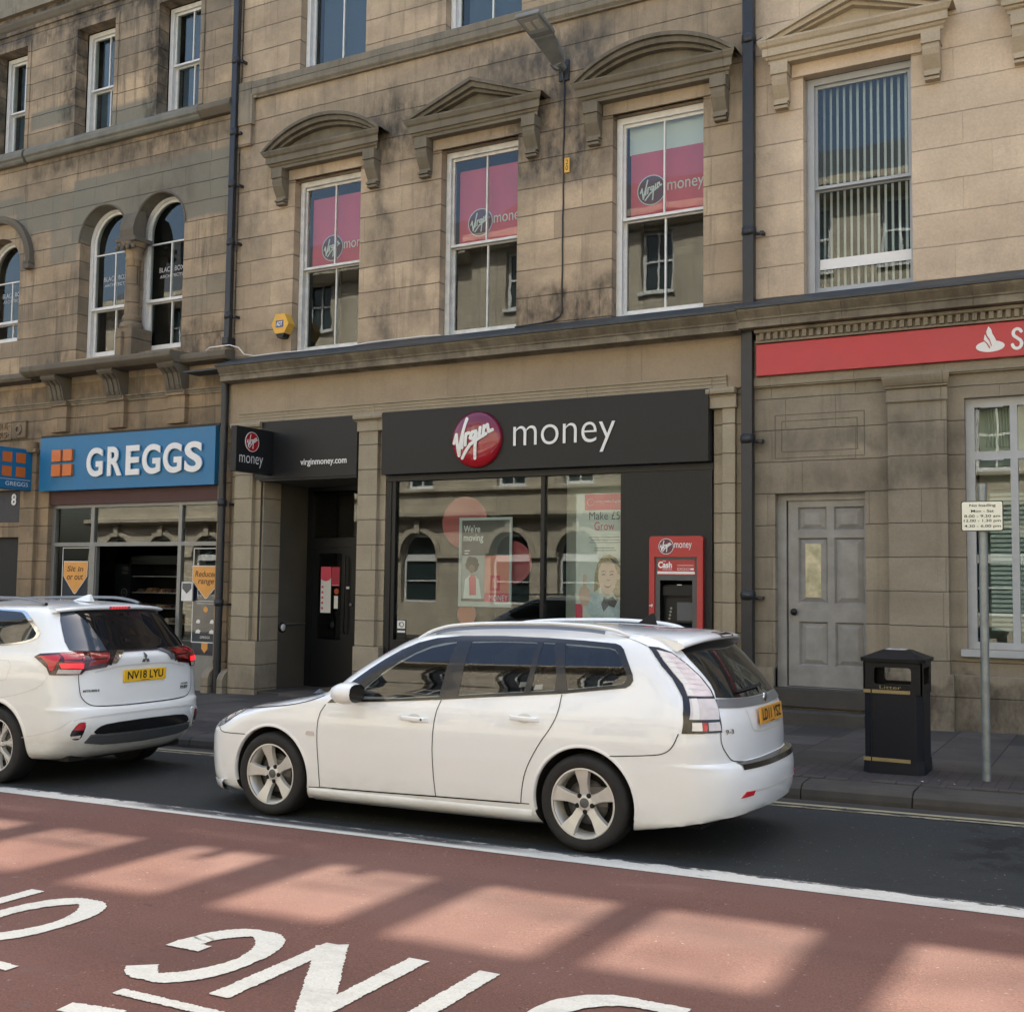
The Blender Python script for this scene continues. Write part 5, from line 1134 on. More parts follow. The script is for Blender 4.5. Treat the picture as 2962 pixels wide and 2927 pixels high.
mb = MB(); mb.box(-7.13, -6.97, 14.16, 14.2, 8.95, 9.25); mb.tube([(-7.24, 14.12, 9.2), (-7.17, 14.10, 9.12), (-7.05, 14.12, 9.06), (-7.05, 14.17, 8.9)], .014, 8); dpart(mb, 'wall_plate', 'pipe', e, .004)
# ---------------------------------------------------------------- cash machine
e = thing('cash_machine', (-5.3, 14.0, 1.0), 'red framed cash machine set in the black panel beside the shop window', 'cash machine')
def rrect(x0, x1, z0, z1, r, n=6):
    o = []
    for cx, cz, a in ((x1-r, z0+r, -90), (x1-r, z1-r, 0), (x0+r, z1-r, 90), (x0+r, z0+r, 180)):
        for i in range(n+1): t_ = R(a+90*i/n); o.append((cx+r*math.cos(t_), cz+r*math.sin(t_)))
    return o
mb = MB(); mb.plate(rrect(-5.66, -4.915, .72, 2.38, .035), [rect(-5.585, -4.995, .80, 2.105)], 14.07, 14.135); dpart(mb, 'surround', 'redatm', e, .008)
M['atmg'] = simple('grey_machine_plastic', (.085, .09, .09), .5); 
mb = MB(); mb.plate(rect(-5.585, -4.995, .80, 2.105), [rect(-5.515, -5.065, 1.16, 1.80)], 14.095, 14.14); mb.box(-5.5, -5.08, 14.09, 14.11, 1.0, 1.13); o = dpart(mb, 'fascia', 'atmg', e, .004)
mb = MB(); mb.add([(-5.515, 14.10, 1.80), (-5.065, 14.10, 1.80), (-5.065, 14.24, 1.74), (-5.515, 14.24, 1.74), (-5.065, 14.24, 1.24), (-5.515, 14.24, 1.24), (-5.065, 14.10, 1.16), (-5.515, 14.10, 1.16)], [(0, 1, 2, 3), (3, 2, 4, 5), (5, 4, 6, 7), (0, 3, 5, 7), (1, 6, 4, 2)]); mb.box(-5.47, -5.11, 14.2, 14.235, 1.24, 1.55); mb.box(-5.5, -5.08, 14.16, 14.235, 1.6, 1.72); dpart(mb, 'recess', 'blackm', e)
mb = MB(); mb.box(-5.31, -5.075, 14.19, 14.199, 1.27, 1.51); dpart(mb, 'screen', simple('dim_blue_screen', (.035, .05, .075), .15), e)
for i in range(4):
    mb = MB(); mb.disc((-5.395-.008*i, 1.43-.045*i), .016, 14.196, 14); dpart(mb, 'side_button', 'galv', e)
mb = MB(); mb.box(-5.30, -5.23, 14.15, 14.158, 1.735, 1.745); dpart(mb, 'light_strip', 'lett', e)
mb = MB(); mb.lathe([(0, -.03), (.03, -.028), (.035, 0)], (-5.10, 14.09, 1.10), 'y', 16); dpart(mb, 'camera_dome', 'blackm', e)
mb = MB(); mb.box(-5.55, -5.03, 14.088, 14.096, 1.90, 2.065); mb.box(-5.55, -5.03, 14.088, 14.096, 1.865, 1.88); o = dpart(mb, 'header', 'redatm', e)
mb = MB(); mb.box(-5.55, -5.03, 14.087, 14.095, 1.882, 1.915); mb.text('Cash', -5.54, -5.345, 1.96, 2.045, 14.086, 0, bold=.035); mb.text('free', -5.475, -5.43, 2.045, 2.062, 14.0855, 0, bold=.02); mb.text('withdrawals', -5.48, -5.345, 1.935, 1.955, 14.0855, 0); 
for i in range(4): mb.plate(rect(-5.27+.06*i, -5.222+.06*i, 1.935, 1.96), [rect(-5.266+.06*i, -5.226+.06*i, 1.939, 1.956)] if i < 3 else [], 14.085, 14.087)
mb.stroke([(-5.27, 1.995), (-5.05, 1.995)], .006, 14.086)
mb.plate(circ(-5.42, 2.245, .105), [circ(-5.42, 2.245, .098)], 14.064, 14.068); virgin(mb, -5.42, 2.245, .10, .10, 14.062, .013); mb.text('money', -5.305, -5.065, 2.195, 2.29, 14.065, 0); dpart(mb, 'lettering', 'lett', e)
mb = MB(); mb.disc((-5.42, 2.245), .099, 14.0665, 36); dpart(mb, 'roundel', 'vdark', e)
mb = MB(); mb.stroke([(-5.65, 1.46), (-5.61, 1.475), (-5.62, 1.45)], .012, 14.066); dpart(mb, 'sticker', 'lett', e)
# ---------------------------------------------------------------- posters and displays in the bank window
def fig(mb, pts, y): mb.plate(pts, [], y, y+.0004)
e = thing('window_poster', (-8.3, 14.26, 1.4), 'framed dark poster reading We are moving with a woman in a white coat', 'poster')
mb = MB(); mb.plate(rect(-8.735, -7.845, 1.385, 2.685), [rect(-8.695, -7.885, 1.46, 2.645)], 14.245, 14.262); dpart(mb, 'frame', simple('silver_poster_frame', (.5, .52, .5), .4), e)
mb = MB(); mb.box(-8.70, -7.88, 14.262, 14.266, 1.45, 2.65); dpart(mb, 'sheet', simple('charcoal_print', (.075, .07, .065), .6), e)
mb = MB(); mb.text("We're", -8.665, -8.385, 2.47, 2.575, 14.259, 0, bold=.012); mb.text('moving', -8.665, -8.33, 2.31, 2.44, 14.259, 0, bold=.012); mb.text('MONEY', -8.22, -7.91, 1.475, 1.56, 14.257, 0); mb.stroke([(-8.64, 2.20), (-8.56, 2.20)], .012, 14.259); mb.stroke([(-8.64, 2.16), (-8.58, 2.16)], .012, 14.259); dpart(mb, 'lettering', 'lett', e)
mb = MB(); fig(mb, rect(-8.695, -8.30, 1.50, 2.13), 14.2605); dpart(mb, 'photo_ground', simple('pale_photo_ground', (.36, .37, .35), .6), e)
mb = MB(); fig(mb, rect(-8.30, -7.89, 1.46, 2.13), 14.2603); dpart(mb, 'salmon_panel', simple('salmon_print', (.80, .30, .22), .6), e)
mb = MB(); mb.plate(rect(-8.21, -8.04, 1.62, 1.84), [rect(-8.175, -8.075, 1.66, 1.80)], 14.2595, 14.26); fig(mb, rect(-8.30, -7.89, 1.46, 1.585), 14.2594); dpart(mb, 'red_print', 'posterred', e)
mb = MB(); fig(mb, [(-8.66, 1.50), (-8.63, 1.78), (-8.56, 1.84), (-8.47, 1.84), (-8.40, 1.78), (-8.35, 1.50)], 14.2598); dpart(mb, 'white_coat', 'posterw', e)
mb = MB(); fig(mb, [(-8.555, 1.55), (-8.565, 1.80), (-8.53, 1.85), (-8.48, 1.85), (-8.445, 1.80), (-8.44, 1.55)], 14.2594); dpart(mb, 'red_top', 'posterred', e)
mb = MB(); rnd = random.Random(2); fig(mb, [(-8.515+(.115+rnd.uniform(-.012, .012))*math.cos(2*math.pi*i/22), 2.0+(.115+rnd.uniform(-.012, .012))*math.sin(2*math.pi*i/22)) for i in range(22)], 14.2596); dpart(mb, 'dark_hair', 'blackm', e)
mb = MB(); fig(mb, circ(-8.52, 1.935, .05, 20, .062), 14.2592); dpart(mb, 'face', simple('brown_skin_print', (.14, .07, .045), .6), e)
e = thing('window_disc', (-8.68, 14.3, 2.6), 'large red translucent disc behind the framed poster in the bank window', 'window decoration', 'red discs in the bank window')
mb = MB(); mb.plate(circ(-8.68, 2.62, .385, 48), [], 14.30, 14.31); dpart(mb, 'disc', simple('deep_red_disc', (.34, .04, .045), .4), e)
e = thing('window_disc', (-7.9, 14.3, 2.0), 'pink red disc half hidden behind the right edge of the framed poster', 'window decoration', 'red discs in the bank window')
mb = MB(); mb.plate(circ(-7.86, 2.03, .31, 48), [], 14.30, 14.31); dpart(mb, 'disc', simple('pink_red_disc', (.36, .06, .07), .5), e)
e = thing('window_disc', (-8.5, 14.3, 1.3), 'small orange red disc low in the bank window under the poster', 'window decoration', 'red discs in the bank window')
mb = MB(); mb.plate(circ(-8.62, 1.27, .16, 32), [], 14.30, 14.31); dpart(mb, 'disc', simple('salmon_disc', (.5, .14, .08), .5), e)
# tall poster with the smiling girl
e = thing('window_banner', (-6.4, 14.26, 1.0), 'tall pale poster reading Make 5 Grow with a smiling fair-haired girl', 'poster')
mb = MB(); mb.box(-6.83, -6.13, 14.262, 14.266, .87, 2.99); dpart(mb, 'sheet', simple('warm_white_print', (.78, .76, .68), .6, var=.05, nscale=1), e)
mb = MB(); fig(mb, rect(-6.70, -6.13, 2.76, 2.98), 14.2605); dpart(mb, 'red_header', 'posterred', e)
mb = MB(); mb.plate(circ(-6.61, 2.87, .05), [circ(-6.61, 2.87, .045)], 14.2585, 14.2595); mb.text('money | make £5 grow', -6.55, -6.15, 2.85, 2.90, 14.2595, 0); dpart(mb, 'header_lettering', 'lett', e)
mb = MB(); mb.text('Make £5', -6.63, -6.17, 2.625, 2.735, 14.2600, 0, bold=-.006); 
for i, (a, b) in enumerate(((-6.63, -6.17), (-6.60, -6.17), (-6.62, -6.14), (-6.54, -6.25), (-6.55, -6.22))): mb.stroke([(a, 2.38-.035*i-(.04 if i > 2 else 0)), (b, 2.38-.035*i-(.04 if i > 2 else 0))], .008, 14.260)
dpart(mb, 'dark_lettering', 'greyt', e)
mb = MB(); mb.text('Grow', -6.55, -6.25, 2.48, 2.595, 14.2600, 0, bold=-.006); dpart(mb, 'red_lettering', 'posterred', e)
cgx, cgz = -6.34, 1.86
skin = simple('fair_skin_print', (.80, .54, .42), .6); hair = simple('fair_hair_print', (.55, .41, .24), .6, var=.35, nscale=40)
mb = MB(); fig(mb, [(-6.55, 1.62), (-6.54, 1.88), (-6.50, 2.02), (-6.42, 2.12), (-6.32, 2.145), (-6.22, 2.10), (-6.155, 2.0), (-6.14, 1.85), (-6.15, 1.62), (-6.2, 1.50), (-6.26, 1.62), (-6.45, 1.70)], 14.2605); dpart(mb, 'girl_hair', hair, e)
mb = MB(); fig(mb, [(-6.49, 1.82), (-6.475, 1.95), (-6.43, 2.03), (-6.34, 2.05), (-6.25, 2.01), (-6.205, 1.90), (-6.21, 1.78), (-6.25, 1.67), (-6.32, 1.585), (-6.38, 1.585), (-6.44, 1.65)], 14.2600); mb.plate(circ(-6.185, 1.84, .025, 14, .045), [], 14.2598, 14.260); dpart(mb, 'girl_face', skin, e)
mb = MB(); fig(mb, [(-6.79, 1.58), (-6.76, 1.68), (-6.72, 1.70), (-6.715, 1.86), (-6.69, 1.885), (-6.665, 1.86), (-6.67, 1.70), (-6.62, 1.66), (-6.60, 1.55), (-6.64, 1.44), (-6.73, 1.43)], 14.2594); dpart(mb, 'girl_hand', skin, e)
mb = MB(); fig(mb, [(-6.70, 1.50), (-6.60, 1.62), (-6.48, 1.56), (-6.40, 1.48), (-6.25, 1.45), (-6.14, 1.52), (-6.13, 1.0), (-6.5, 1.0), (-6.55, 1.25), (-6.66, 1.36)], 14.2602); dpart(mb, 'girl_coat', simple('pale_grey_coat_print', (.62, .68, .70), .6, var=.2, nscale=20), e)
mb = MB(); fig(mb, [(-6.40, 1.56), (-6.34, 1.54), (-6.26, 1.57), (-6.20, 1.50), (-6.24, 1.42), (-6.33, 1.44), (-6.40, 1.36), (-6.44, 1.46)], 14.2599); dpart(mb, 'girl_scarf', simple('grey_scarf_print', (.16, .14, .13), .6), e)
mb = MB()
for ex in (-6.405, -6.285): mb.stroke([(ex-.022, 1.865), (ex, 1.873), (ex+.022, 1.868)], .011, 14.2588); mb.stroke([(ex-.03, 1.905), (ex, 1.915), (ex+.03, 1.908)], .007, 14.2588)
mb.stroke([(-6.355, 1.80), (-6.335, 1.785), (-6.31, 1.80)], .006, 14.2588); dpart(mb, 'girl_eyes', simple('brown_print', (.10, .05, .035), .6), e)
mb = MB(); fig(mb, [(-6.40, 1.735), (-6.35, 1.718), (-6.285, 1.738), (-6.30, 1.705), (-6.34, 1.685), (-6.38, 1.70)], 14.2590); dpart(mb, 'girl_mouth', simple('dark_red_print', (.28, .05, .05), .6), e)
mb = MB(); fig(mb, [(-6.392, 1.730), (-6.35, 1.716), (-6.292, 1.733), (-6.30, 1.720), (-6.345, 1.706), (-6.385, 1.718)], 14.2586); dpart(mb, 'girl_teeth', 'lett', e)
mb = MB(); 
for q in range(5): mb.stroke([(-6.30+.03*q, 2.10-.02*q), (-6.26+.03*q, 2.03-.02*q)], .014, 14.2588)
dpart(mb, 'hair_slide', 'greyt', e)
mb = MB(); mb.box(-6.83, -6.72, 14.2596, 14.2604, .87, 1.46); dpart(mb, 'red_corner', 'posterred', e)
e = thing('window_sticker', (-9.7, 14.2, 1.0), 'small white sticker at the lower left corner of the bank window', 'sticker')
mb = MB(); mb.box(-9.79, -9.63, 14.208, 14.211, .80, 1.16); dpart(mb, 'sheet', 'blackm', e)
mb = MB(); mb.box(-9.78, -9.64, 14.205, 14.2075, 1.03, 1.15); mb.box(-9.78, -9.64, 14.205, 14.2075, .97, 1.0); dpart(mb, 'white_label', 'posterw', e)
mb = MB(); mb.plate(circ(-9.70, 1.09, .04, 20), [circ(-9.70, 1.09, .028, 20)], 14.203, 14.2045); mb.stroke([(-9.75, 1.07), (-9.74, 1.12)], .01, 14.204); dpart(mb, 'mark', 'greyt', e)
# small notices on the entrance door
e = thing('door_notice', (-12.0, 15.3, 1.2), 'long white and red notice strip on the dark entrance door glass', 'notice', 'notices on the entrance door')
mb = MB(); mb.box(-12.17, -11.955, 15.365, 15.368, 1.19, 1.96); dpart(mb, 'sheet', 'posterw', e)
mb = MB(); mb.plate([(-12.17, 1.97), (-11.955, 1.97), (-11.955, 1.78), (-12.0, 1.74), (-12.06, 1.725), (-12.12, 1.735), (-12.17, 1.76)], [], 15.360, 15.364); 
dpart(mb, 'red_top', 'posterred', e)
for q in range(5): mb = MB(); mb.box(-12.15, -12.11, 15.360, 15.364, 1.25+.09*q, 1.285+.09*q); dpart(mb, 'pictogram', 'posterred', e)
e = thing('door_notice', (-11.87, 15.3, 1.6), 'short plain red notice on the dark entrance door glass', 'notice', 'notices on the entrance door')
mb = MB(); mb.box(-11.94, -11.775, 15.362, 15.366, 1.645, 1.965); dpart(mb, 'sheet', simple('crimson_print', (.42, .04, .07), .5), e)
mb = MB(); mb.box(-11.93, -11.785, 15.359, 15.3615, 1.655, 1.66); dpart(mb, 'line', 'lett', e)
e = thing('door_notice', (-11.85, 15.3, 1.3), 'small pale paper notice below the red ones on the entrance door', 'notice', 'notices on the entrance door')
mb = MB(); mb.box(-11.88, -11.80, 15.362, 15.366, 1.265, 1.48); dpart(mb, 'sheet', 'posterw', e)
e = thing('door_sticker', (-11.84, 15.3, 1.55), 'round orange sticker between two notices on the entrance door', 'sticker')
mb = MB(); mb.disc((-11.835, 1.555), .05, 15.362, 20); dpart(mb, 'disc', simple('orange_red_print', (.45, .09, .03), .5), e)
e = thing('door_button', (-12.4, 14.8, .95), 'round white door opener plate on the wall of the entrance recess', 'door button')
mb = MB(); mb.lathe([(0, .035), (.06, .035), (.085, .025), (.085, 0)], (-12.46, 14.72, .95), 'x', 24); dpart(mb, 'base', 'blackm', e)
mb = MB(); mb.lathe([(0, .045), (.055, .042), (.06, .034)], (-12.46, 14.72, .95), 'x', 24); dpart(mb, 'plate', 'lett', e)
mb = MB(); mb.tube([(-12.44, 14.75, 1.0), (-12.44, 15.3, 1.0)], .010, 6); dpart(mb, 'conduit', 'galv', e)
# ---------------------------------------------------------------- bakery interior and posters
def poster5(name, x0, x1, zt, zb, zp, y, label, words):
    e = thing(name, ((x0+x1)/2, y, zb), label, 'poster')
    mb = MB(); mb.plate([(x0, zb), ((x0+x1)/2-.03, zp+.012), ((x0+x1)/2, zp), ((x0+x1)/2+.03, zp+.012), (x1, zb), (x1, zt), (x0, zt)], [], y, y+.003); dpart(mb, 'border', 'posterw', e)
    m_ = .012; mb = MB(); mb.plate([(x0+m_, zb+.003), ((x0+x1)/2-.028, zp+.028), ((x0+x1)/2, zp+.016), ((x0+x1)/2+.028, zp+.028), (x1-m_, zb+.003), (x1-m_, zt-m_), (x0+m_, zt-m_)], [], y-.003, y-.001); dpart(mb, 'sheet', 'orangeposter', e)
    mb = MB()
    for i, w_ in enumerate(words): c = (x0+x1)/2; hw = .036*len(w_); mb.text(w_, c-hw, c+hw, zt-.19-.15*i, zt-.09-.15*i, y-.0045, 0, bold=.02, shear=.15)
    dpart(mb, 'lettering', simple('brown_lettering', (.16, .07, .02), .6) if 'brown_lettering' not in bpy.data.materials else bpy.data.materials['brown_lettering'], e)
YG = 14.262
poster5('window_poster', -17.30, -16.67, 2.03, 1.75, 1.43, YG+.04, 'orange pointed poster in the left pane of the bakery window', ['Sit in', 'or out'])
poster5('window_poster', -14.09, -13.45, 1.96, 1.70, 1.40, YG+.04, 'orange pointed poster reading Reduced range in the right bakery pane', ['Reduced', 'range'])
e = thing('window_poster', (-13.8, YG, .7), 'tall navy menu poster below the orange one in the right bakery pane', 'poster')
mb = MB(); mb.plate(rect(-14.08, -13.45, .66, 2.26), [rect(-14.065, -13.465, .675, 2.245)], YG+.046, YG+.049); dpart(mb, 'border', 'posterw', e)
mb = MB(); mb.box(-14.066, -13.464, YG+.05, YG+.054, .30, 1.72); dpart(mb, 'sheet', 'navy', e)
mb = MB()
for (a, c, s_) in ((-13.93, 1.02, .05), (-13.62, 1.02, .05), (-13.93, .85, .06), (-13.62, .85, .06)): mb.plate([(a-s_, c-.03), (a+s_*.6, c-.035), (a+s_, c+.01), (a+s_*.2, c+.035), (a-s_*.7, c+.02)], [], YG+.046, YG+.0465)
mb.stroke([(-13.99, 1.36), (-13.55, 1.36)], .008, YG+.047); mb.stroke([(-13.97, 1.32), (-13.57, 1.32)], .006, YG+.047); mb.text('GREGGS', -13.88, -13.66, .735, .775, YG+.047, 0); dpart(mb, 'print', 'posterw', e)
mb = MB(); mb.disc((-13.77, 1.22), .05, YG+.045, 20); mb.plate([(-13.77, .49), (-13.70, .56), (-13.70, .66), (-13.84, .66), (-13.84, .56)], [], YG+.045, YG+.0455); dpart(mb, 'orange_print', 'orangeposter', e)
e = thing('window_poster', (-17, YG, .7), 'navy poster under the orange one in the left bakery pane', 'poster')
mb = MB(); mb.box(-17.33, -16.63, YG+.052, YG+.056, .5, 1.72); dpart(mb, 'sheet', 'navy', e)
mb = MB(); mb.plate(rect(-17.35, -16.63, .5, 2.28), [rect(-17.335, -16.645, .515, 2.265)], YG+.047, YG+.05); dpart(mb, 'border', 'posterw', e)
e = thing('window_notice', (-14.2, YG, 1.3), 'small white notice stuck across the bakery window mullion', 'notice')
mb = MB(); mb.box(-14.28, -14.03, YG-.012, YG-.006, 1.36, 1.68); dpart(mb, 'sheet', 'posterw', e)
mb = MB(); mb.plate([(-14.26, 1.57), (-14.155, 1.48), (-14.05, 1.57), (-14.05, 1.66), (-14.26, 1.66)], [], YG-.015, YG-.013); dpart(mb, 'grey_arrow', 'greyt', e)
# chilled cabinet
e = thing('chilled_cabinet', (-17.6, 16.6, 0), 'black chilled display cabinet of wrapped food inside the bakery', 'display cabinet')
CX0, CX1, CY = -17.35, -15.0, 15.55
mb = MB(); mb.box(CX0, CX0+.42, CY, CY+.6, -.3, 2.16); mb.box(CX0, CX1, CY, CY+.6, 2.0, 2.16); mb.box(CX0, CX1, CY+.55, CY+.6, -.3, 2.1); mb.box(CX0+.42, CX0+.45, CY-.02, CY+.6, -.3, 2.1); dpart(mb, 'case', 'blackm', e)
mb = MB()
for z in (1.78, 1.47, 1.18, .9, .6): mb.box(CX0+.45, CX1, CY+.03, CY+.55, z-.02, z)
dpart(mb, 'shelves', 'greyf', e)
mb = MB(); mb.text('COLD', CX0+.2, CX0+.36, 1.89, 1.95, CY-.003, 0); mb.text('DRINKS', CX0+.2, CX0+.36, 1.81, 1.86, CY-.003, 0); mb.plate(circ(CX0+.27, 1.45, .085, 24), [circ(CX0+.27, 1.45, .07, 24)], CY-.004, CY-.002); mb.text('3.00', CX0+.23, CX0+.31, 1.43, 1.47, CY-.003, 0); dpart(mb, 'cabinet_lettering', 'greyt', e)
random.seed(11); food = [simple('wrapped_food_'+n, c, .35, var=.4, nscale=30) for n, c in (('brown', (.22, .12, .06)), ('cream', (.34, .30, .22)), ('dark', (.07, .05, .04)))]
for si, z in enumerate((1.78, 1.47, 1.18, .9)):
    x = CX0+.5
    while x < CX1-.12:
        w_ = random.uniform(.10, .2); h_ = random.uniform(.04, .09) if si else .10
        if si == 0 and random.random() < .6: x += .3; continue
        mb = MB(); ztop = z+h_
        mb.add([(x, CY+.08, z), (x+w_, CY+.08, z), (x+w_, CY+.35, z), (x, CY+.35, z), (x+.02, CY+.12, ztop), (x+w_-.03, CY+.11, ztop-.02), (x+w_-.02, CY+.3, ztop), (x+.02, CY+.3, ztop)], [(0, 1, 5, 4), (1, 2, 6, 5), (4, 5, 6, 7), (3, 0, 4, 7)])
        o = mb.build('wrapped_food', food[random.randrange(3)], bevel=.006)
        tag(o, 'wrapped baked food packets on a shelf of the bakery chilled cabinet', 'food packet', 'food packets in the chilled cabinet'); x += w_+random.uniform(.02, .06)
# pavement board outside the bakery behind the estate car
e = thing('window_poster', (-14.6, 14.2, .6), 'yellow Counter service notice low by the bakery door', 'notice')
mb = MB(); mb.plate([(-15.05, .62), (-14.63, .62), (-14.56, .72), (-14.56, 1.12), (-15.05, 1.12)], [], 13.99, 14.0); dpart(mb, 'sheet', 'yellow', e)
mb = MB(); mb.text('Enter', -15.0, -14.62, .95, 1.06, 13.985, 0, bold=.03, shear=.1); mb.text('here', -14.95, -14.66, .80, .90, 13.985, 0, bold=.03, shear=.1); dpart(mb, 'lettering', 'blackm', e)
# ---------------------------------------------------------------- litter bin
BX, BY = -1.88, 10.79; bz = .13+K*BX
e = thing('litter_bin', (BX, BY, bz), 'tall black and navy litter bin with gold bands on the kerbside pavement', 'litter bin')
M['binb'] = simple('black_moulded_plastic', (.007, .008, .009), .55, spec=.3, bumpn=.15, nscale=12); M['binn'] = simple('navy_moulded_plastic', (.006, .008, .013), .5, spec=.3, bumpn=.15, nscale=12)
M['gold'] = simple('gold_band', (.30, .23, .10), .4, var=.2)
def frust(mb, cx, cy, h0, h1, z0, z1, ch0=.06, ch1=.06, cap=True):
    def ring(h, z, c): return [(cx+sx*h-sx*(c if k else 0), cy+sy*h-sy*(0 if k else c), z) for sx, sy, o in ((1, -1, 0), (1, 1, 1), (-1, 1, 0), (-1, -1, 1)) for k in ((1, 0) if o == 0 else (0, 1))]
    a, b = ring(h0, z0, ch0), ring(h1, z1, ch1); n = 8
    mb.add(a+b, [(i, (i+1) % n, n+(i+1) % n, n+i) for i in range(n)]); 
    if cap: mb.add(b, [tuple(range(n))]); mb.add(a, [tuple(range(n))[::-1]])
H = lambda z: .285+.008*(1-z)
mb = MB(); z_ = lambda z: bz+z
frust(mb, BX, BY, .300, .292, z_(0), z_(.12)); frust(mb, BX, BY, .285, .285, z_(.12), z_(.70)); dpart(mb, 'lower_body', 'binn', e, .008)
mb = MB(); o_ = [(BX-.29, z_(.70)), (BX+.29, z_(.70)), (BX+.285, z_(1.0)), (BX-.285, z_(1.0))]
# four thin walls with letter-box openings
def wallside(mb, axis, sgn):
    q = MB(); q.plate([(-.285, z_(.70)), (.285, z_(.70)), (.285, z_(1.0)), (-.285, z_(1.0))], [rrect(-.18, .18, z_(.785), z_(.935), .03)], .27, .285)
    for f_ in [q]:
        if axis == 'y': mb.add([(BX+v[0], BY+sgn*v[1], v[2]) for v in q.v], q.f)
        else: mb.add([(BX+sgn*v[1], BY+v[0], v[2]) for v in q.v], q.f)
for ax_, sg in (('y', -1), ('y', 1), ('x', 1), ('x', -1)): wallside(mb, ax_, sg)
dpart(mb, 'hood', 'binb', e)
mb = MB(); mb.box(BX-.24, BX+.24, BY-.2, BY+.2, z_(.72), z_(.76)); dpart(mb, 'liner', 'binb', e)
mb = MB(); frust(mb, BX, BY, .315, .318, z_(.985), z_(1.015), .05, .05); frust(mb, BX, BY, .318, .13, z_(1.015), z_(1.085), .05, .03); dpart(mb, 'lid', 'binb', e, .008)
mb = MB(); mb.box(BX-.10, BX+.09, BY-.09, BY+.10, z_(1.086), z_(1.09)); dpart(mb, 'stubber_plate', simple('pale_label', (.5, .55, .58), .4), e)
mb = MB(); mb.text('PLEASE', BX-.05, BX+.03, z_(1.09), z_(1.10), BY-.02, 0); dpart(mb, 'label_print', 'greyt', e)
for z in (.705, .105):
    mb = MB(); h = .293; mb.plate(rect(BX-.20, BX+.17, z_(z), z_(z+.03)), [], BY-.302 if z < .5 else BY-.290, BY-.28); mb.box(BX-.285, BX-.215, BY-.302 if z < .5 else BY-.290, BY-.28, z_(z), z_(z+.03)); dpart(mb, 'gold_band', 'gold', e)
mb = MB(); mb.text('Litter', BX-.125, BX+.085, z_(.745), z_(.775), BY-.2865, .001); dpart(mb, 'word', 'gold', e)
mb = MB(); mb.box(BX-.212, BX-.208, BY-.294, BY-.28, z_(.13), z_(.70)); mb.box(BX-.25, BX-.21, BY-.2875, BY-.28, z_(.76), z_(.765)); dpart(mb, 'door_gap', 'blackm', e)
e.scale = (.885, .885, 1); e.location.x -= .035
# ---------------------------------------------------------------- sign post
PX, PY = -1.145, 10.53; pz = .13+K*PX
e = thing('parking_sign', (PX, PY, pz), 'galvanised post with a small white no loading times plate by the kerb', 'sign')
mb = MB(); mb.tube([(PX, PY, pz-.02), (PX, PY, 2.632)], .036, 20); mb.tube([(PX, PY, 2.62), (PX, PY, 2.645)], [.039, .037], 20); dpart(mb, 'post', 'galv', e)
mb = MB(); mb.plate(rrect(-1.315, -.975, 2.235, 2.497, .018), [], PY-.055, PY-.050); pl_ = dpart(mb, 'plate', simple('black_plate_border', (.02, .02, .02), .5), e)
mb = MB(); mb.plate(rrect(-1.307, -.983, 2.243, 2.489, .014), [], PY-.0575, PY-.0555); subp(mb, 'face', simple('reflective_white', (.80, .82, .70), .4), pl_)
mb = MB()
for s_, a, b, z0, z1 in (('No loading', -1.245, -1.035, 2.440, 2.470), ('Mon - Sat', -1.232, -1.050, 2.398, 2.422), ('8.00 - 9.30 am', -1.288, -1.000, 2.354, 2.378), ('12.00 - 1.30 pm', -1.292, -.996, 2.308, 2.338), ('4.30 - 6.00 pm', -1.288, -.996, 2.262, 2.292)):
    mb.text(s_, a, b, z0, z1, PY-.059, 0, bold=.012)
subp(mb, 'lettering', M['blackm'], pl_)
mb = MB(); 
for z in (2.29, 2.45): mb.box(PX-.045, PX+.045, PY-.05, PY+.01, z-.012, z+.012)
dpart(mb, 'clip', 'galv', e)
# loose scraps on the pavement
random.seed(21)
for (x, y, s_) in ((-1.62, 10.22, .016), (-1.36, 10.2, .010), (-1.5, 10.32, .008), (-3.36, 13.98, .03), (-1.2, 10.75, .008)):
    mb = MB(); z = .13+K*x+.003
    mb.add([(x+s_*random.uniform(.6, 1)*math.cos(a), y+s_*random.uniform(.6, 1)*math.sin(a), z+random.uniform(0, .006)) for a in (0, 1.1, 2.2, 3.4, 4.6, 5.5)], [(0, 1, 2, 3, 4, 5)])
    tag(mb.build('litter_scrap', M['posterw']), 'tiny white scrap of litter lying on the pavement', 'litter', 'white litter scraps on the pavement')
# ================================================================ cars
def carpaint(name, col, lo):
    t = NT(name); b = t.b; Z = t.xyz()[2]
    d = t.math('MULTIPLY', t.ramp(Z, lo, lo+.28, 1, 0), t.ramp(t.noise(7, 5, .7, .6, 1, 1.5), .36, .7))
    t.l(t.mix(t.math('MULTIPLY', d, .55), col, (.42, .38, .31)), b.inputs['Base Color']); b.inputs['Roughness'].default_value = .28; b.inputs['Coat Weight'].default_value = 1; b.inputs['Coat Roughness'].default_value = .02
    t.l(t.ramp(d, 0, 1, .98, .3), b.inputs['Coat Weight']); return t.mat
M['carwhite'] = carpaint('white_car_paint', (.78, .83, .85), .04)
M['carwhite2'] = carpaint('pearl_white_car_paint', (.79, .83, .82), .14)
M['trimblack'] = simple('black_car_trim', (.010, .010, .011), .22, coat=.3)
M['rubber'] = simple('tyre_rubber', (.012, .012, .012), .75, var=.3, nscale=14, bumpn=.2)
M['matt'] = simple('unlit_underbody', (.008, .008, .008), .9)
M['carglass'] = simple('tinted_car_glass', (.008, .011, .013), .02, spec=.62)
M['autoglass'] = glass('green_tinted_car_glass', 1.25, tint=(.50, .53, .52))
M['privacy'] = simple('dark_privacy_glass', (.008, .008, .009), .03, spec=.35)
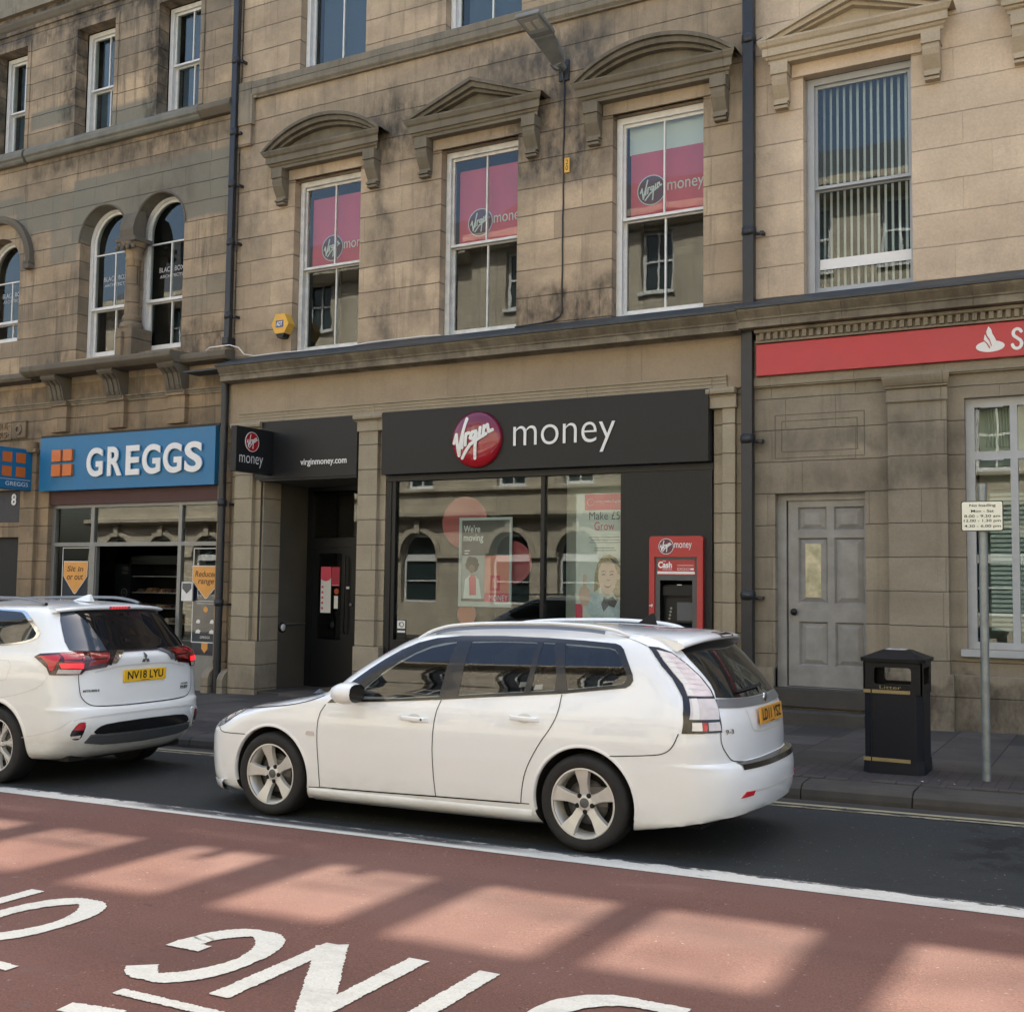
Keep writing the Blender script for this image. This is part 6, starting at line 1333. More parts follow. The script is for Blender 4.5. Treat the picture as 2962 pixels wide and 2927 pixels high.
M['skytint'] = simple('painted_rear_sky_tint', (.035, .055, .08), .08, spec=.6)  # sky reflection painted as a lighter glass colour
M['alloy'] = simple('alloy_wheel_silver', (.58, .59, .56), .36, metal=.35, var=.08)
M['alloyd'] = simple('shaded_alloy', (.12, .12, .12), .4, metal=.6)
M['chrome'] = simple('bright_chrome', (.62, .63, .64), .08, metal=1)
M['satin'] = simple('satin_silver_strip', (.20, .22, .24), .3, metal=.5)
M['redlens'] = simple('dark_red_lens', (.22, .008, .012), .1, coat=.6)
M['redlens2'] = simple('deep_red_black_lens', (.045, .004, .006), .1, coat=.6)
M['redbright'] = simple('red_lens', (.50, .02, .03), .12, coat=.5)
M['lit'] = simple('lit_red_lamp', (.6, .02, .02), .3, emit=((1.0, .02, .03), .45))
M['clearlens'] = simple('clear_lamp_lens', (.60, .56, .54), .12, coat=.7, var=.12, nscale=22)
M['pinklens'] = simple('pale_pink_lens', (.68, .60, .59), .14, coat=.7, var=.15, nscale=14)
M['clearw'] = simple('white_lamp_lens', (.72, .71, .67), .1, coat=.6)
M['plate'] = simple('yellow_number_plate', (.85, .50, .02), .4)
M['plate2'] = simple('orange_yellow_number_plate', (.62, .30, .04), .4)
M['platech'] = simple('black_plate_characters', (.01, .01, .01), .5)
M['greyplastic'] = simple('dark_grey_bumper_plastic', (.075, .085, .09), .6)
def body_mesh(B, name, mats, zs, cuts, par, nC=16, nS=44, clamp=None, prism=None):
    rings = []
    for z in zs:
        a, b, w, lf, lr = B.dims(z); near = []
        for i in range(nC):
            th = math.pi/2*i/nC; y = math.sin(th)**(2/B.pr); x = b-lr*(1-math.cos(th)**(2/B.pr)); near.append((x, -w*y*B.bar(x), z))
        for i in range(nS+1):
            x = (b-lr)+((a+lf)-(b-lr))*i/nS; near.append((x, -w*B.bar(x), z))
        for i in range(1, nC+1):
            th = math.pi/2*(1-i/nC); y = math.sin(th)**(2/B.pf) if i < nC else 0; x = a+lf*(1-math.cos(th)**(2/B.pf)); near.append((x, -w*y*B.bar(x), z))
        far = [(x, -y, zz) for x, y, zz in near[1:-1]][::-1]
        rings.append(near+far)
    n = len(rings[0]); vs = [p for r_ in rings for p in r_]; fs = []
    for i in range(len(rings)-1):
        for k in range(n): fs.append((i*n+k, (i+1)*n+k, (i+1)*n+(k+1) % n, i*n+(k+1) % n))
    fs.append(tuple(range(n))); fs.append(tuple(range((len(rings)-1)*n, len(rings)*n))[::-1])
    def mk(v, f, mi):
        me = bpy.data.meshes.new(name); me.from_pydata(v, [], f)
        for m in mats: me.materials.append(m)
        me.polygons.foreach_set('material_index', [mi]*len(f)); me.update()
        bm = bmesh.new(); bm.from_mesh(me); bmesh.ops.remove_doubles(bm, verts=bm.verts, dist=1e-6); bmesh.ops.recalc_face_normals(bm, faces=bm.faces); bm.to_mesh(me); bm.free()
        o = bpy.data.objects.new(name, me); COL.objects.link(o); return o
    if clamp: vs = [(x, y, max(z, clamp(x))) for x, y, z in vs]
    o = mk(vs, fs, 0); tmp = []
    if prism:
        k = len(prism); v = [(x, y, z) for y in (-1.3, 1.3) for x, z in prism]
        f = [(i, (i+1) % k, k+(i+1) % k, k+i) for i in range(k)]; tt = tessellate_polygon([[Vector((x, z, 0)) for x, z in prism]]); f += [tuple(q) for q in tt]+[tuple(q+k for q in w)[::-1] for w in tt]
        c = mk(v, f, 1); tmp.append(c); md = o.modifiers.new('p', 'BOOLEAN'); md.operation = 'DIFFERENCE'; md.solver = 'EXACT'; md.object = c
    for (cx, cz, r, y0, y1) in cuts:
        k = 72; v = [(cx+r*math.cos(2*math.pi*i/k), y, cz+r*math.sin(2*math.pi*i/k)) for y in (y0, y1) for i in range(k)]
        f = [(i, (i+1) % k, k+(i+1) % k, k+i) for i in range(k)]+[tuple(range(k))[::-1], tuple(range(k, 2*k))]
        c = mk(v, f, 1); tmp.append(c)
        md = o.modifiers.new('b', 'BOOLEAN'); md.operation = 'DIFFERENCE'; md.solver = 'EXACT'; md.object = c
    dg = bpy.context.evaluated_depsgraph_get(); dg.update()
    me = bpy.data.meshes.new_from_object(o.evaluated_get(dg)); me.name = name
    bpy.data.objects.remove(o)
    for c in tmp: bpy.data.objects.remove(c)
    me.polygons.foreach_set('use_smooth', [True]*len(me.polygons)); me.set_sharp_from_angle(angle=R(38))
    o = bpy.data.objects.new(name, me); COL.objects.link(o); o.parent = par
    return o
class Surf:
    """places flat outlines on the car's skin. mode s: (x, z) on the near or far flank, w: (wrap distance from the rear centre line, z)"""
    def __init__(s, B, par): s.B = B; s.par = par
    def pt(s, mode, a, z, off=0):
        B = s.B
        def P(a, z):
            if mode in ('s', 'f'): 
                y = max(B.hw(a, z), 0); return Vector((a, -y if mode == 's' else y, z))
            w = -abs(a); u = B.xr(z)+w; aa, b, W_, lf, lr = B.dims(z); lo, hi = max(b-lr-1.6, aa+lf), b
            for _ in range(26):
                m = (lo+hi)/2
                if m-B.hw(m, z) > u: hi = m
                else: lo = m
            y = max(B.hw(lo, z), 0)
            if abs(a) < 1e-5: y = 0; lo = B.xr(z)
            return Vector((lo, -y if a <= 0 else y, z))
        p = P(a, z)
        if off:
            e = .012; pa = P(a+e, z); pb = P(a-e, z); pc = P(a, z+e); pd = P(a, z-e)
            nn = (pa-pb).cross(pc-pd)
            if nn.length > 1e-9:
                nn.normalize(); c = Vector((1.3 if s.B.z1 < 1.6 else -1.2, 0, .7))
                if nn.dot(p-c) < 0: nn = -nn
                p = p+nn*off
        return p
    def patch(s, mb, mode, poly, off=.003, cell=.05, skirt=.012, holes=()):
        xs = [p[0] for p in poly]; zs = [p[1] for p in poly]
        def clip(pl, ax, v, keep):
            out = []
            for i in range(len(pl)):
                p, q = pl[i-1], pl[i]; a, b = (p[ax]-v)*keep, (q[ax]-v)*keep
                if (a >= 0) != (b >= 0): t = a/(a-b); out.append((p[0]+(q[0]-p[0])*t, p[1]+(q[1]-p[1])*t))
                if b >= 0: out.append(q)
            return out
        nx = max(1, math.ceil((max(xs)-min(xs))/cell)); nz = max(1, math.ceil((max(zs)-min(zs))/cell))
        x0, z0 = min(xs), min(zs); dx, dz = (max(xs)-x0)/nx, (max(zs)-z0)/nz
        vid = {}; vs = []; fs = []
        def V(p):
            k = (round(p[0], 5), round(p[1], 5))
            if k not in vid: vid[k] = len(vs); vs.append(s.pt(mode, p[0], p[1], off))
            return vid[k]
        for i in range(nx):
            col = clip(clip(poly, 0, x0+dx*i, 1), 0, x0+dx*(i+1), -1)
            if len(col) < 3: continue
            for j in range(nz):
                c = clip(clip(col, 1, z0+dz*j, 1), 1, z0+dz*(j+1), -1)
                if len(c) < 3: continue
                ids = []
                for p in c:
                    k = V(p)
                    if not ids or ids[-1] != k: ids.append(k)
                if len(ids) > 1 and ids[0] == ids[-1]: ids.pop()
                if len(set(ids)) >= 3 and len(set(ids)) == len(ids): fs.append(tuple(ids))
        mb.add([tuple(v) for v in vs], fs, True)
        if skirt:
            d = []
            for i in range(len(poly)):
                p, q = poly[i], poly[(i+1) % len(poly)]; k = max(1, math.ceil(math.dist(p, q)/.03))
                for t in range(k): d.append((p[0]+(q[0]-p[0])*t/k, p[1]+(q[1]-p[1])*t/k))
            n = len(d); a = [tuple(s.pt(mode, p[0], p[1], off)) for p in d]; b = [tuple(s.pt(mode, p[0], p[1], off-skirt)) for p in d]
            mb.add(a+b, [(i, (i+1) % n, n+(i+1) % n, n+i) for i in range(n)])
        return mb
    def line(s, mb, mode, pts, wd=.006, off=.0022, step=.025):
        d = [pts[0]]
        for a, b in zip(pts, pts[1:]):
            k = max(1, math.ceil(math.dist(a, b)/step))
            for t in range(1, k+1): d.append((a[0]+(b[0]-a[0])*t/k, a[1]+(b[1]-a[1])*t/k))
        L, Q = [], []
        for i, p in enumerate(d):
            a = Vector(d[max(i-1, 0)]); b = Vector(d[min(i+1, len(d)-1)]); t = (b-a); t = t.normalized() if t.length > 0 else Vector((1, 0)); nn = Vector((-t.y, t.x))*wd/2
            L.append(tuple(s.pt(mode, p[0]+nn.x, p[1]+nn.y, off))); Q.append(tuple(s.pt(mode, p[0]-nn.x, p[1]-nn.y, off)))
        n = len(d); mb.add(L+Q, [(i, i+1, n+i+1, n+i) for i in range(n-1)], True); return mb
    def text(s, mb, mode, body, a0, a1, z0, z1, off=.004, bold=0):
        q = MB(); q.text(body, a0, a1, z0, z1, 0, 0, bold=bold)
        mb.add([tuple(s.pt(mode, v[0], v[2], off)) for v in q.v], q.f); return mb
def smoothpoly(pts, it=2, keep=()):
    for _ in range(it):
        out = []
        for i in range(len(pts)):
            p, q = pts[i], pts[(i+1) % len(pts)]
            out += [(p[0]*.75+q[0]*.25, p[1]*.75+q[1]*.25), (p[0]*.25+q[0]*.75, p[1]*.25+q[1]*.75)]
        pts = out
    return pts
def smoothline(pts, it=2):
    for _ in range(it):
        out = [pts[0]]
        for p, q in zip(pts, pts[1:]): out += [(p[0]*.75+q[0]*.25, p[1]*.75+q[1]*.25), (p[0]*.25+q[0]*.75, p[1]*.25+q[1]*.75)]
        pts = out+[pts[-1]]
    return pts
def cpart(mb, name, mat, par, bevel=0, smooth=None): return mb.build(name, M[mat] if isinstance(mat, str) else mat, par, smooth=smooth, bevel=bevel, world=1)
def wheel(par, cx, cz, yo, side, R_=.325, rim=.235, w=.215, spokes=5, rot=0.0, style='five'):
    """yo: y of the outer tyre face; side -1 near, +1 far"""
    S = side
    mb = MB(); pr = [(rim-.012, -.01), (rim+.004, .002), (rim+.02, .006), (R_-.045, .010), (R_-.018, .002), (R_-.005, -.018), (R_, -.045), (R_, -w+.045), (R_-.005, -w+.018), (R_-.02, -w), (rim, -w+.01)]
    mb.lathe([(r, S*h) for r, h in pr], (cx, yo, cz), 'y', 64); wh = cpart(mb, 'wheel', 'rubber', par)
    mb = MB(); mb.lathe([(rim-.012, S*-.002), (rim-.0, S*.003), (rim+.004, S*-.004), (rim-.010, S*-.016), (rim-.022, S*-.03), (rim-.03, S*-.10), (rim-.03, S*-.19)], (cx, yo, cz), 'y', 64); mb.lathe([(0, S*-.028), (.045, S*-.028), (.056, S*-.034), (.062, S*-.05), (.075, S*-.07)], (cx, yo, cz), 'y', 32)
    cpart(mb, 'rim', 'alloy', wh)
    mb = MB(); n = spokes
    for k in range(n):
        a = rot+2*math.pi*k/n; ca, sa = math.cos(a), math.sin(a)
        if style == 'five': prof = [(.030, .042, -.036), (.075, .030, -.032), (.12, .030, -.024), (.165, .039, -.014), (rim-.010, .055, -.006)]
        else: prof = [(.03, .03, -.02), (.08, .016, -.02), (.14, .013, -.016), (rim-.010, .020, -.008)]
        T_ = []; Bm = []
        for r, hw_, h in prof:
            for sg in (1, -1): T_.append((cx+r*ca-sg*hw_*sa, yo+S*h, cz+r*sa+sg*hw_*ca)); Bm.append((cx+r*ca-sg*(hw_+.006)*sa, yo+S*(h-.035), cz+r*sa+sg*(hw_+.006)*ca))
        m_ = len(prof); N_ = 2*m_; fs = []
        for i in range(m_-1):
            fs += [(2*i, 2*i+1, 2*i+3, 2*i+2), (2*i, 2*i+2, N_+2*i+2, N_+2*i), (2*i+1, N_+2*i+1, N_+2*i+3, 2*i+3)]
        mb.add(T_+Bm, fs)
        if style == 'multi':
            for sg in (1, -1):
                a2 = a+sg*.16; c2, s2 = math.cos(a2), math.sin(a2)
                mb.add([(cx+.10*ca, yo-S*.02, cz+.10*sa), (cx+(rim-.01)*c2-.008*s2, yo-S*.008, cz+(rim-.01)*s2+.008*c2), (cx+(rim-.01)*c2+.008*s2, yo-S*.008, cz+(rim-.01)*s2-.008*c2)], [(0, 1, 2)])
    cpart(mb, 'spokes', 'alloy', wh, bevel=.003)
    for k in range(5):
        mb = MB(); a = rot+math.pi/5+2*math.pi*k/5; mb.lathe([(0, S*.006), (.0165, S*.006), (.017, S*-.004)], (cx+.058*math.cos(a), yo-S*.034, cz+.058*math.sin(a)), 'y', 12); cpart(mb, 'wheel_nut_hole', 'matt', wh)
    mb = MB(); mb.lathe([(0, S*-.020), (.028, S*-.021), (.034, S*-.026), (.034, S*-.03)], (cx, yo, cz), 'y', 20); cpart(mb, 'hub_cap', 'atmg', wh)
    mb = MB(); mb.lathe([(0, S*-.12), (rim-.03, S*-.12)], (cx, yo, cz), 'y', 32); cpart(mb, 'brake_backing', 'matt', wh)
    mb = MB(); mb.lathe([(.07, S*-.085), (.15, S*-.085), (.15, S*-.10)], (cx, yo, cz), 'y', 32); mb.box(cx+.06*math.cos(rot+.5)+.02, cx+.16, yo-S*.06, yo-S*.11, cz-.02, cz+.11); cpart(mb, 'brake_disc', 'alloyd', wh)
    return wh
# ---------------------------------------------------------------- the white estate car
AXE, YCE = -6.023, 7.885
car = empty('estate_car', (AXE, YCE, K*AXE), 'long white estate car seen from its left side with an orange yellow plate', 'car', 'white cars standing in the nearside lane', rot=(0, -math.atan(K), 0))
B = ESTATE; zs = [.16, .175, .19, .205, .225, .25, .28, .31, .35, .40, .45, .5, .54, .575, .59, .60, .61, .62, .63, .64, .66]+[.68+.01*i for i in range(36)]+[1.04+.025*i for i in range(14)]+[1.385, 1.40, 1.41, 1.42, 1.43, 1.44, 1.45, 1.46, 1.468, 1.475, 1.482, 1.489, 1.495, 1.50, 1.505, 1.51, 1.514, 1.5165, 1.518]
cuts = [(.012, .325, .372, -1.2, -.50), (2.735, .325, .374, -1.2, -.50), (.012, .325, .372, .50, 1.2), (2.735, .325, .374, .50, 1.2)]
DLO = [(.575, .905), (.645, .965), (.72, 1.035), (.80, 1.095), (.90, 1.165), (1.02, 1.24), (1.15, 1.312), (1.29, 1.368), (1.44, 1.403), (1.65, 1.421), (1.99, 1.425), (2.367, 1.417), (2.638, 1.405), (2.90, 1.388), (2.94, 1.375), (2.967, 1.352), (3.06, 1.19), (3.07, 1.15), (3.055, 1.12), (3.022, 1.10), (2.566, 1.047), (1.93, .998), (1.585, .969), (1.095, .935)]
def inset(P, d):
    n = len(P); out = []
    for i in range(n):
        a, b, c = Vector(P[i-1]), Vector(P[i]), Vector(P[(i+1) % n]); e1 = (b-a).normalized(); e2 = (c-b).normalized()
        n1 = Vector((e1.y, -e1.x)); n2 = Vector((e2.y, -e2.x)); m = (n1+n2); m = m/max(.5, m.dot(n1)); out.append((b.x+m.x*d, b.y+m.y*d))
    return out
PRI = [(.86, .965), (.93, 1.045), (1.03, 1.13), (1.15, 1.21), (1.29, 1.285), (1.42, 1.335), (1.6, 1.37), (2.0, 1.385), (2.4, 1.38), (2.86, 1.355), (2.91, 1.34), (2.94, 1.31), (3.02, 1.18), (3.02, 1.15), (2.99, 1.128), (2.57, 1.075), (1.93, 1.026), (1.585, .997), (1.24, .97)]
body_mesh(B, 'body', [M['carwhite'], M['matt']], zs, cuts, car, clamp=lambda x: .16+max(0, x-3.05)*.20, prism=PRI)
S = Surf(B, car)
for cx in (.012, 2.735):      # rolled wheel arch lips
    for sg in (-1, 1):
        mb = MB(); n = 40; vs = []; a0, a1 = R(-12), R(192)
        for i in range(n+1):
            a = a0+(a1-a0)*i/n
            for r_, o_ in ((.370, -.03), (.371, .003), (.378, .006), (.394, .0)):
                x, z = cx+r_*math.cos(a), .325+r_*math.sin(a); p = S.pt('s', x, max(z, .165), o_); vs.append((p.x, p.y*(-sg), p.z))
        mb.add(vs, [(i*4+j, i*4+j+1, (i+1)*4+j+1, (i+1)*4+j) for i in range(n) for j in range(3)], True); cpart(mb, 'wheel_arch_lip', 'carwhite', car)
for cx, yo, sd in ((.012, -.868, -1), (2.735, -.868, -1), (.012, .868, 1), (2.735, .868, 1)):
    wheel(car, cx, .325, yo, sd, rot=R(102) if cx < 1 else R(90+3))
for md, nm in (('s', 'near'), ('f', 'far')):
    mb = MB(); n = len(DLO); ring = [(.83, .94), (.865, .985), (.935, 1.062), (1.035, 1.147), (1.152, 1.227), (1.29, 1.300), (1.41, 1.348), (1.53, 1.374), (1.62, 1.381), (1.99, 1.392), (2.367, 1.387), (2.638, 1.377), (2.86, 1.362), (2.905, 1.350), (2.93, 1.325), (3.018, 1.185), (3.022, 1.155), (3.01, 1.135), (2.99, 1.122), (2.566, 1.068), (1.93, 1.020), (1.585, .990), (1.235, .962)]
    out_ = [DLO[0]]+DLO[1:]
    # black border between the outline and the glass, then the pillars
    prs = [(0, 0), (1, 0), (2, 0), (3, 1), (4, 2), (5, 3), (6, 4), (7, 5), (8, 6), (8, 7), (9, 8), (10, 9), (11, 10), (12, 11), (13, 12), (14, 13), (15, 14), (16, 15), (17, 16), (18, 17), (19, 18), (20, 19), (21, 20), (22, 21), (23, 22), (0, 0)]
    for (i, j), (k, l) in zip(prs, prs[1:]):
        q = [DLO[i], DLO[k], ring[l], ring[j]]; q = [p_ for e_, p_ in enumerate(q) if p_ not in q[:e_]]
        if len(q) >= 3: S.patch(mb, md, q, .006, .035, .02)
    for q in ([(1.625, 1.382), (1.754, 1.386), (1.738, 1.2), (1.735, 1.0), (1.578, .988), (1.59, 1.18)], [(2.295, 1.388), (2.345, 1.387), (2.325, 1.2), (2.316, 1.048), (2.262, 1.044), (2.285, 1.2)], [(2.435, 1.385), (2.52, 1.382), (2.555, 1.2), (2.60, 1.068), (2.50, 1.060), (2.50, 1.15)]):
        S.patch(mb, md, q, .0065, .035, .05)
    dl = cpart(mb, 'window_surround', 'trimblack', car)
    for g_ in ([(.83, .94), (.865, .985), (.935, 1.062), (1.035, 1.147), (1.152, 1.227), (1.29, 1.300), (1.41, 1.348), (1.53, 1.374), (1.625, 1.382), (1.59, 1.18), (1.578, .99), (1.235, .962)],
               [(1.754, 1.386), (1.99, 1.392), (2.295, 1.389), (2.285, 1.2), (2.262, 1.045), (1.93, 1.020), (1.735, 1.002), (1.738, 1.2)],
               [(2.345, 1.388), (2.435, 1.386), (2.50, 1.15), (2.50, 1.062), (2.316, 1.050), (2.325, 1.2)],
               [(2.52, 1.382), (2.86, 1.362), (2.905, 1.350), (2.93, 1.325), (3.018, 1.185), (3.022, 1.155), (2.99, 1.122), (2.60, 1.070), (2.555, 1.2)]):
        mb = MB(); S.patch(mb, md, g_, .004, .035, 0); cpart(mb, 'side_window', 'autoglass', dl)
    mb = MB()
    # steering wheel and head rest shapes seen through the glass would need an interior; keep door furniture crisp instead
    gl_ = [smoothline(FE['S_gap1'], 1), smoothline(FE['S_gap2'], 1), smoothline(FE['S_gap3'], 2), smoothline([(.503, .262), (1.043, .268), (1.562, .278), (2.182, .287), (2.327, .289)], 1), FE['S_sillfront'], smoothline(FE['S_gapbump'], 2), smoothline(FE['S_gapfrontb'], 1),
           smoothline([(-.50, .80), (-.38, .805), (-.249, .822), (.132, .862), (.322, .893), (.44, .925), (.52, .955)], 2)]
    for l_ in gl_: S.line(mb, md, l_, .0065)
    S.line(mb, md, [(.62, .262), (1.0, .2675), (1.562, .2785), (2.25, .288)], .010, .003)
    cpart(mb, 'panel_gaps', 'matt', car)
    for (hx, hz, lock) in ((1.382, .828, 1), (2.293, .872, 0)):
        mb = MB(); p = [S.pt(md, hx+d, hz-.04*d, .0) for d in (-.115, -.10, -.04, .04, .10, .115)]; sg = -1 if md == 's' else 1
        offs = [.006, .028, .036, .036, .028, .006]
        hh = .0165
        vs = []
        for q, o_ in zip(p, offs): vs += [(q.x, q.y+sg*o_, q.z-hh), (q.x, q.y+sg*o_, q.z+hh*.8), (q.x, q.y+sg*(o_-.014), q.z+hh), (q.x, q.y+sg*(o_-.014), q.z-hh)]
        mb.add(vs, [(4*i+j, 4*i+(j+1) % 4, 4*i+4+(j+1) % 4, 4*i+4+j) for i in range(5) for j in range(4)]+[(0, 1, 2, 3), (20, 21, 22, 23)], True)
        hd_ = cpart(mb, 'door_handle', 'carwhite', car, bevel=.004)
        mb = MB(); S.patch(mb, md, [(hx+.072*math.cos(2*math.pi*i/20)*.8-.0, hz+.034*math.sin(2*math.pi*i/20)) for i in range(20)], .0016, .05, .0); cpart(mb, 'handle_recess_shade', simple('shaded_recess_white', (.62, .62, .60), .4, coat=.5) if 'shaded_recess_white' not in bpy.data.materials else bpy.data.materials['shaded_recess_white'], hd_)  # flat greyer patch paints the shade of the handle recess
        if lock: mb = MB(); q = S.pt(md, hx+.078, hz-.003, .0); mb.lathe([(0, sg*.033), (.009, sg*.033), (.010, sg*.02)], (q.x, q.y, q.z), 'y', 12); cpart(mb, 'lock', 'atmg', hd_)
    mb = MB(); S.patch(mb, md, [(.382, .655), (.455, .650), (.462, .665), (.458, .683), (.39, .686), (.378, .67)], .006, .05, .008); i_ = cpart(mb, 'indicator', 'clearlens', car)
    # headlamp
    mb = MB(); S.patch(mb, md, smoothpoly([(-.80, .655), (-.66, .648), (-.55, .662), (-.46, .70), (-.39, .755), (-.32, .80), (-.42, .802), (-.52, .78), (-.62, .755), (-.72, .72)], 1), .004, .04, .01); h_ = cpart(mb, 'headlight', simple('grey_headlamp_glass', (.20, .23, .27), .06, metal=.4, spec=.9) if 'grey_headlamp_glass' not in bpy.data.materials else bpy.data.materials['grey_headlamp_glass'], car)
    mb = MB(); S.patch(mb, md, [(-.48, .715), (-.43, .745), (-.37, .79), (-.43, .792), (-.50, .75)], .006, .04, .004); cpart(mb, 'reflector', 'clearw', h_)
    # mirror
    sg = -1 if md == 's' else 1
    mb = MB(); nn = 14; mm = 10; vs = []
    for i in range(mm+1):
        t = i/mm; x = .75+.20*t; rr_ = math.sin(math.pi*min(1, .12+t*.62))**.6
        for k in range(nn):
            a = 2*math.pi*k/nn; cy_, cz_ = math.cos(a), math.sin(a)
            vs.append((x-.03*cy_*t*0, sg*(1.0)+.115*rr_*abs(cy_)**.75*(1 if cy_ > 0 else -1), 1.0+.0*t+.082*rr_*abs(cz_)**.75*(1 if cz_ > 0 else -1)))
    mb.add(vs, [(i*nn+k, i*nn+(k+1) % nn, (i+1)*nn+(k+1) % nn, (i+1)*nn+k) for i in range(mm) for k in range(nn)]+[tuple(range(nn))], True)
    mi_ = cpart(mb, 'wing_mirror', 'carwhite', car)
    mb = MB(); v0 = vs[-nn:]; c_ = Vector((.953, sg*1.0, 1.0)); mb.add([tuple(Vector(q)+Vector((.003, 0, 0))) for q in v0], [tuple(range(nn))]); cpart(mb, 'mirror_back', 'trimblack', mi_)
    mb = MB(); mb.tube([(.86, sg*.80, .955), (.87, sg*.90, .955), (.87, sg*.96, .97)], [.03, .025, .03], 10); cpart(mb, 'mirror_arm', 'trimblack', mi_)
    # roof rail
    mb = MB(); pts = []
    RL = [(1.24, 1.405, .600, .009), (1.36, 1.462, .597, .012), (1.55, 1.503, .596, .013), (1.9, 1.523, .596, .014), (2.3, 1.527, .597, .014), (2.65, 1.512, .60, .014), (2.86, 1.485, .60, .014), (2.98, 1.445, .60, .010)]
    f1, f2, f3 = pchip([(a, b) for a, b, c, d in RL]), pchip([(a, c) for a, b, c, d in RL]), pchip([(a, d) for a, b, c, d in RL])
    xs_ = [1.24+(2.98-1.24)*i/40 for i in range(41)]
    vs = []
    for x in xs_:
        z, y, r_ = f1(x), f2(x), f3(x)
        for a in range(10): t_ = 2*math.pi*a/10; vs.append((x, sg*(y+r_*1.2*math.cos(t_)), z+r_*math.sin(t_)-.004))
    mb.add(vs, [(i*10+k, i*10+(k+1) % 10, i*10+10+(k+1) % 10, i*10+10+k) for i in range(40) for k in range(10)]+[tuple(range(10)), tuple(range(400, 410))], True)
    cpart(mb, 'roof_rail', 'carwhite', car)
    mb = MB(); vs = []
    for x in [1.40+(2.80-1.40)*i/30 for i in range(31)]:
        z, y = f1(x), f2(x)
        vs += [(x, sg*(y+.004), z-.020), (x, sg*(y+.018), z-.045)]
    mb.add(vs, [(2*i, 2*i+1, 2*i+3, 2*i+2) for i in range(30)], True); cpart(mb, 'rail_shadow_strip', 'satin', car)  # added strip standing in for the shade between rail and roof
    # tail lamps (wrap round the corner)
    f_ = (lambda P: P) if md == 's' else (lambda P: [(-a, b) for a, b in P][::-1])
    lamp = [(-.925, 1.374), (-.96, 1.31), (-.985, 1.248), (-.988, 1.173), (-1.031, 1.056), (-1.115, .951), (-1.165, .828), (-.804, .831), (-.789, .936), (-.744, 1.03), (-.712, 1.093), (-.714, 1.18), (-.743, 1.257), (-.785, 1.335), (-.85, 1.368)]
    mb = MB(); S.patch(mb, 'w', f_(lamp), .006, .04, .014); la = cpart(mb, 'tail_lamp', 'trimblack', car)
    mb = MB(); S.patch(mb, 'w', f_([(-.895, 1.350), (-.932, 1.281), (-.945, 1.205), (-.945, 1.13), (-.985, 1.058), (-.752, 1.053), (-.732, 1.093), (-.735, 1.18), (-.765, 1.258), (-.80, 1.325)]), .0095, .04, .004); cpart(mb, 'upper_lens', 'pinklens', la)
    mb = MB(); S.patch(mb, 'w', f_([(-.892, 1.345), (-.927, 1.281), (-.940, 1.205), (-.940, 1.13), (-.980, 1.06), (-.93, 1.06), (-.885, 1.15), (-.872, 1.25), (-.862, 1.34)]), .0115, .04, .004); cpart(mb, 'light_guide', 'clearw', la)
    mb = MB()
    for q_ in range(7): z_l = 1.09+.034*q_; S.line(mb, 'w', f_([(-.925+.0, z_l+.012), (-.755, z_l)]), .0045, .0118)
    S.line(mb, 'w', f_([(-.90, .98), (-.775, .975)]), .004, .0118)
    cpart(mb, 'lens_ribs', M['clearlens'], la)
    mb = MB(); S.patch(mb, 'w', f_([(-.99, 1.042), (-.750, 1.037), (-.795, .942), (-.812, .912), (-1.085, .915)]), .0095, .04, .004); cpart(mb, 'middle_lens', 'clearlens', la)
    mb = MB(); S.patch(mb, 'w', f_([(-.975, 1.042), (-.925, 1.042), (-1.005, .914), (-1.062, .914)]), .0115, .04, .004); S.patch(mb, 'w', f_([(-1.07, .896), (-.99, .896), (-1.0, .845), (-1.085, .845)]), .0115, .04, .004); cpart(mb, 'white_reflector', 'clearw', la)
    mb = MB(); S.patch(mb, 'w', f_([(-.93, .896), (-.818, .896), (-.815, .844), (-.94, .844)]), .0095, .04, .004); cpart(mb, 'reversing_lens', 'clearlens', la)
    mb = MB(); S.patch(mb, 'w', f_([(-.985, .896), (-.94, .896), (-.95, .844), (-.995, .844)]), .0095, .04, .004); cpart(mb, 'fog_lens', 'redbright', la)
    rf = FE['S_refl']; mb = MB(); S.patch(mb, 'w', f_([(rf[0][0], .405), (rf[1][0]+.01, .442), (rf[2][0], .441), (rf[3][0]-.01, .412)]), .006, .04, .008); cpart(mb, 'bumper_reflector', 'redbright', car)
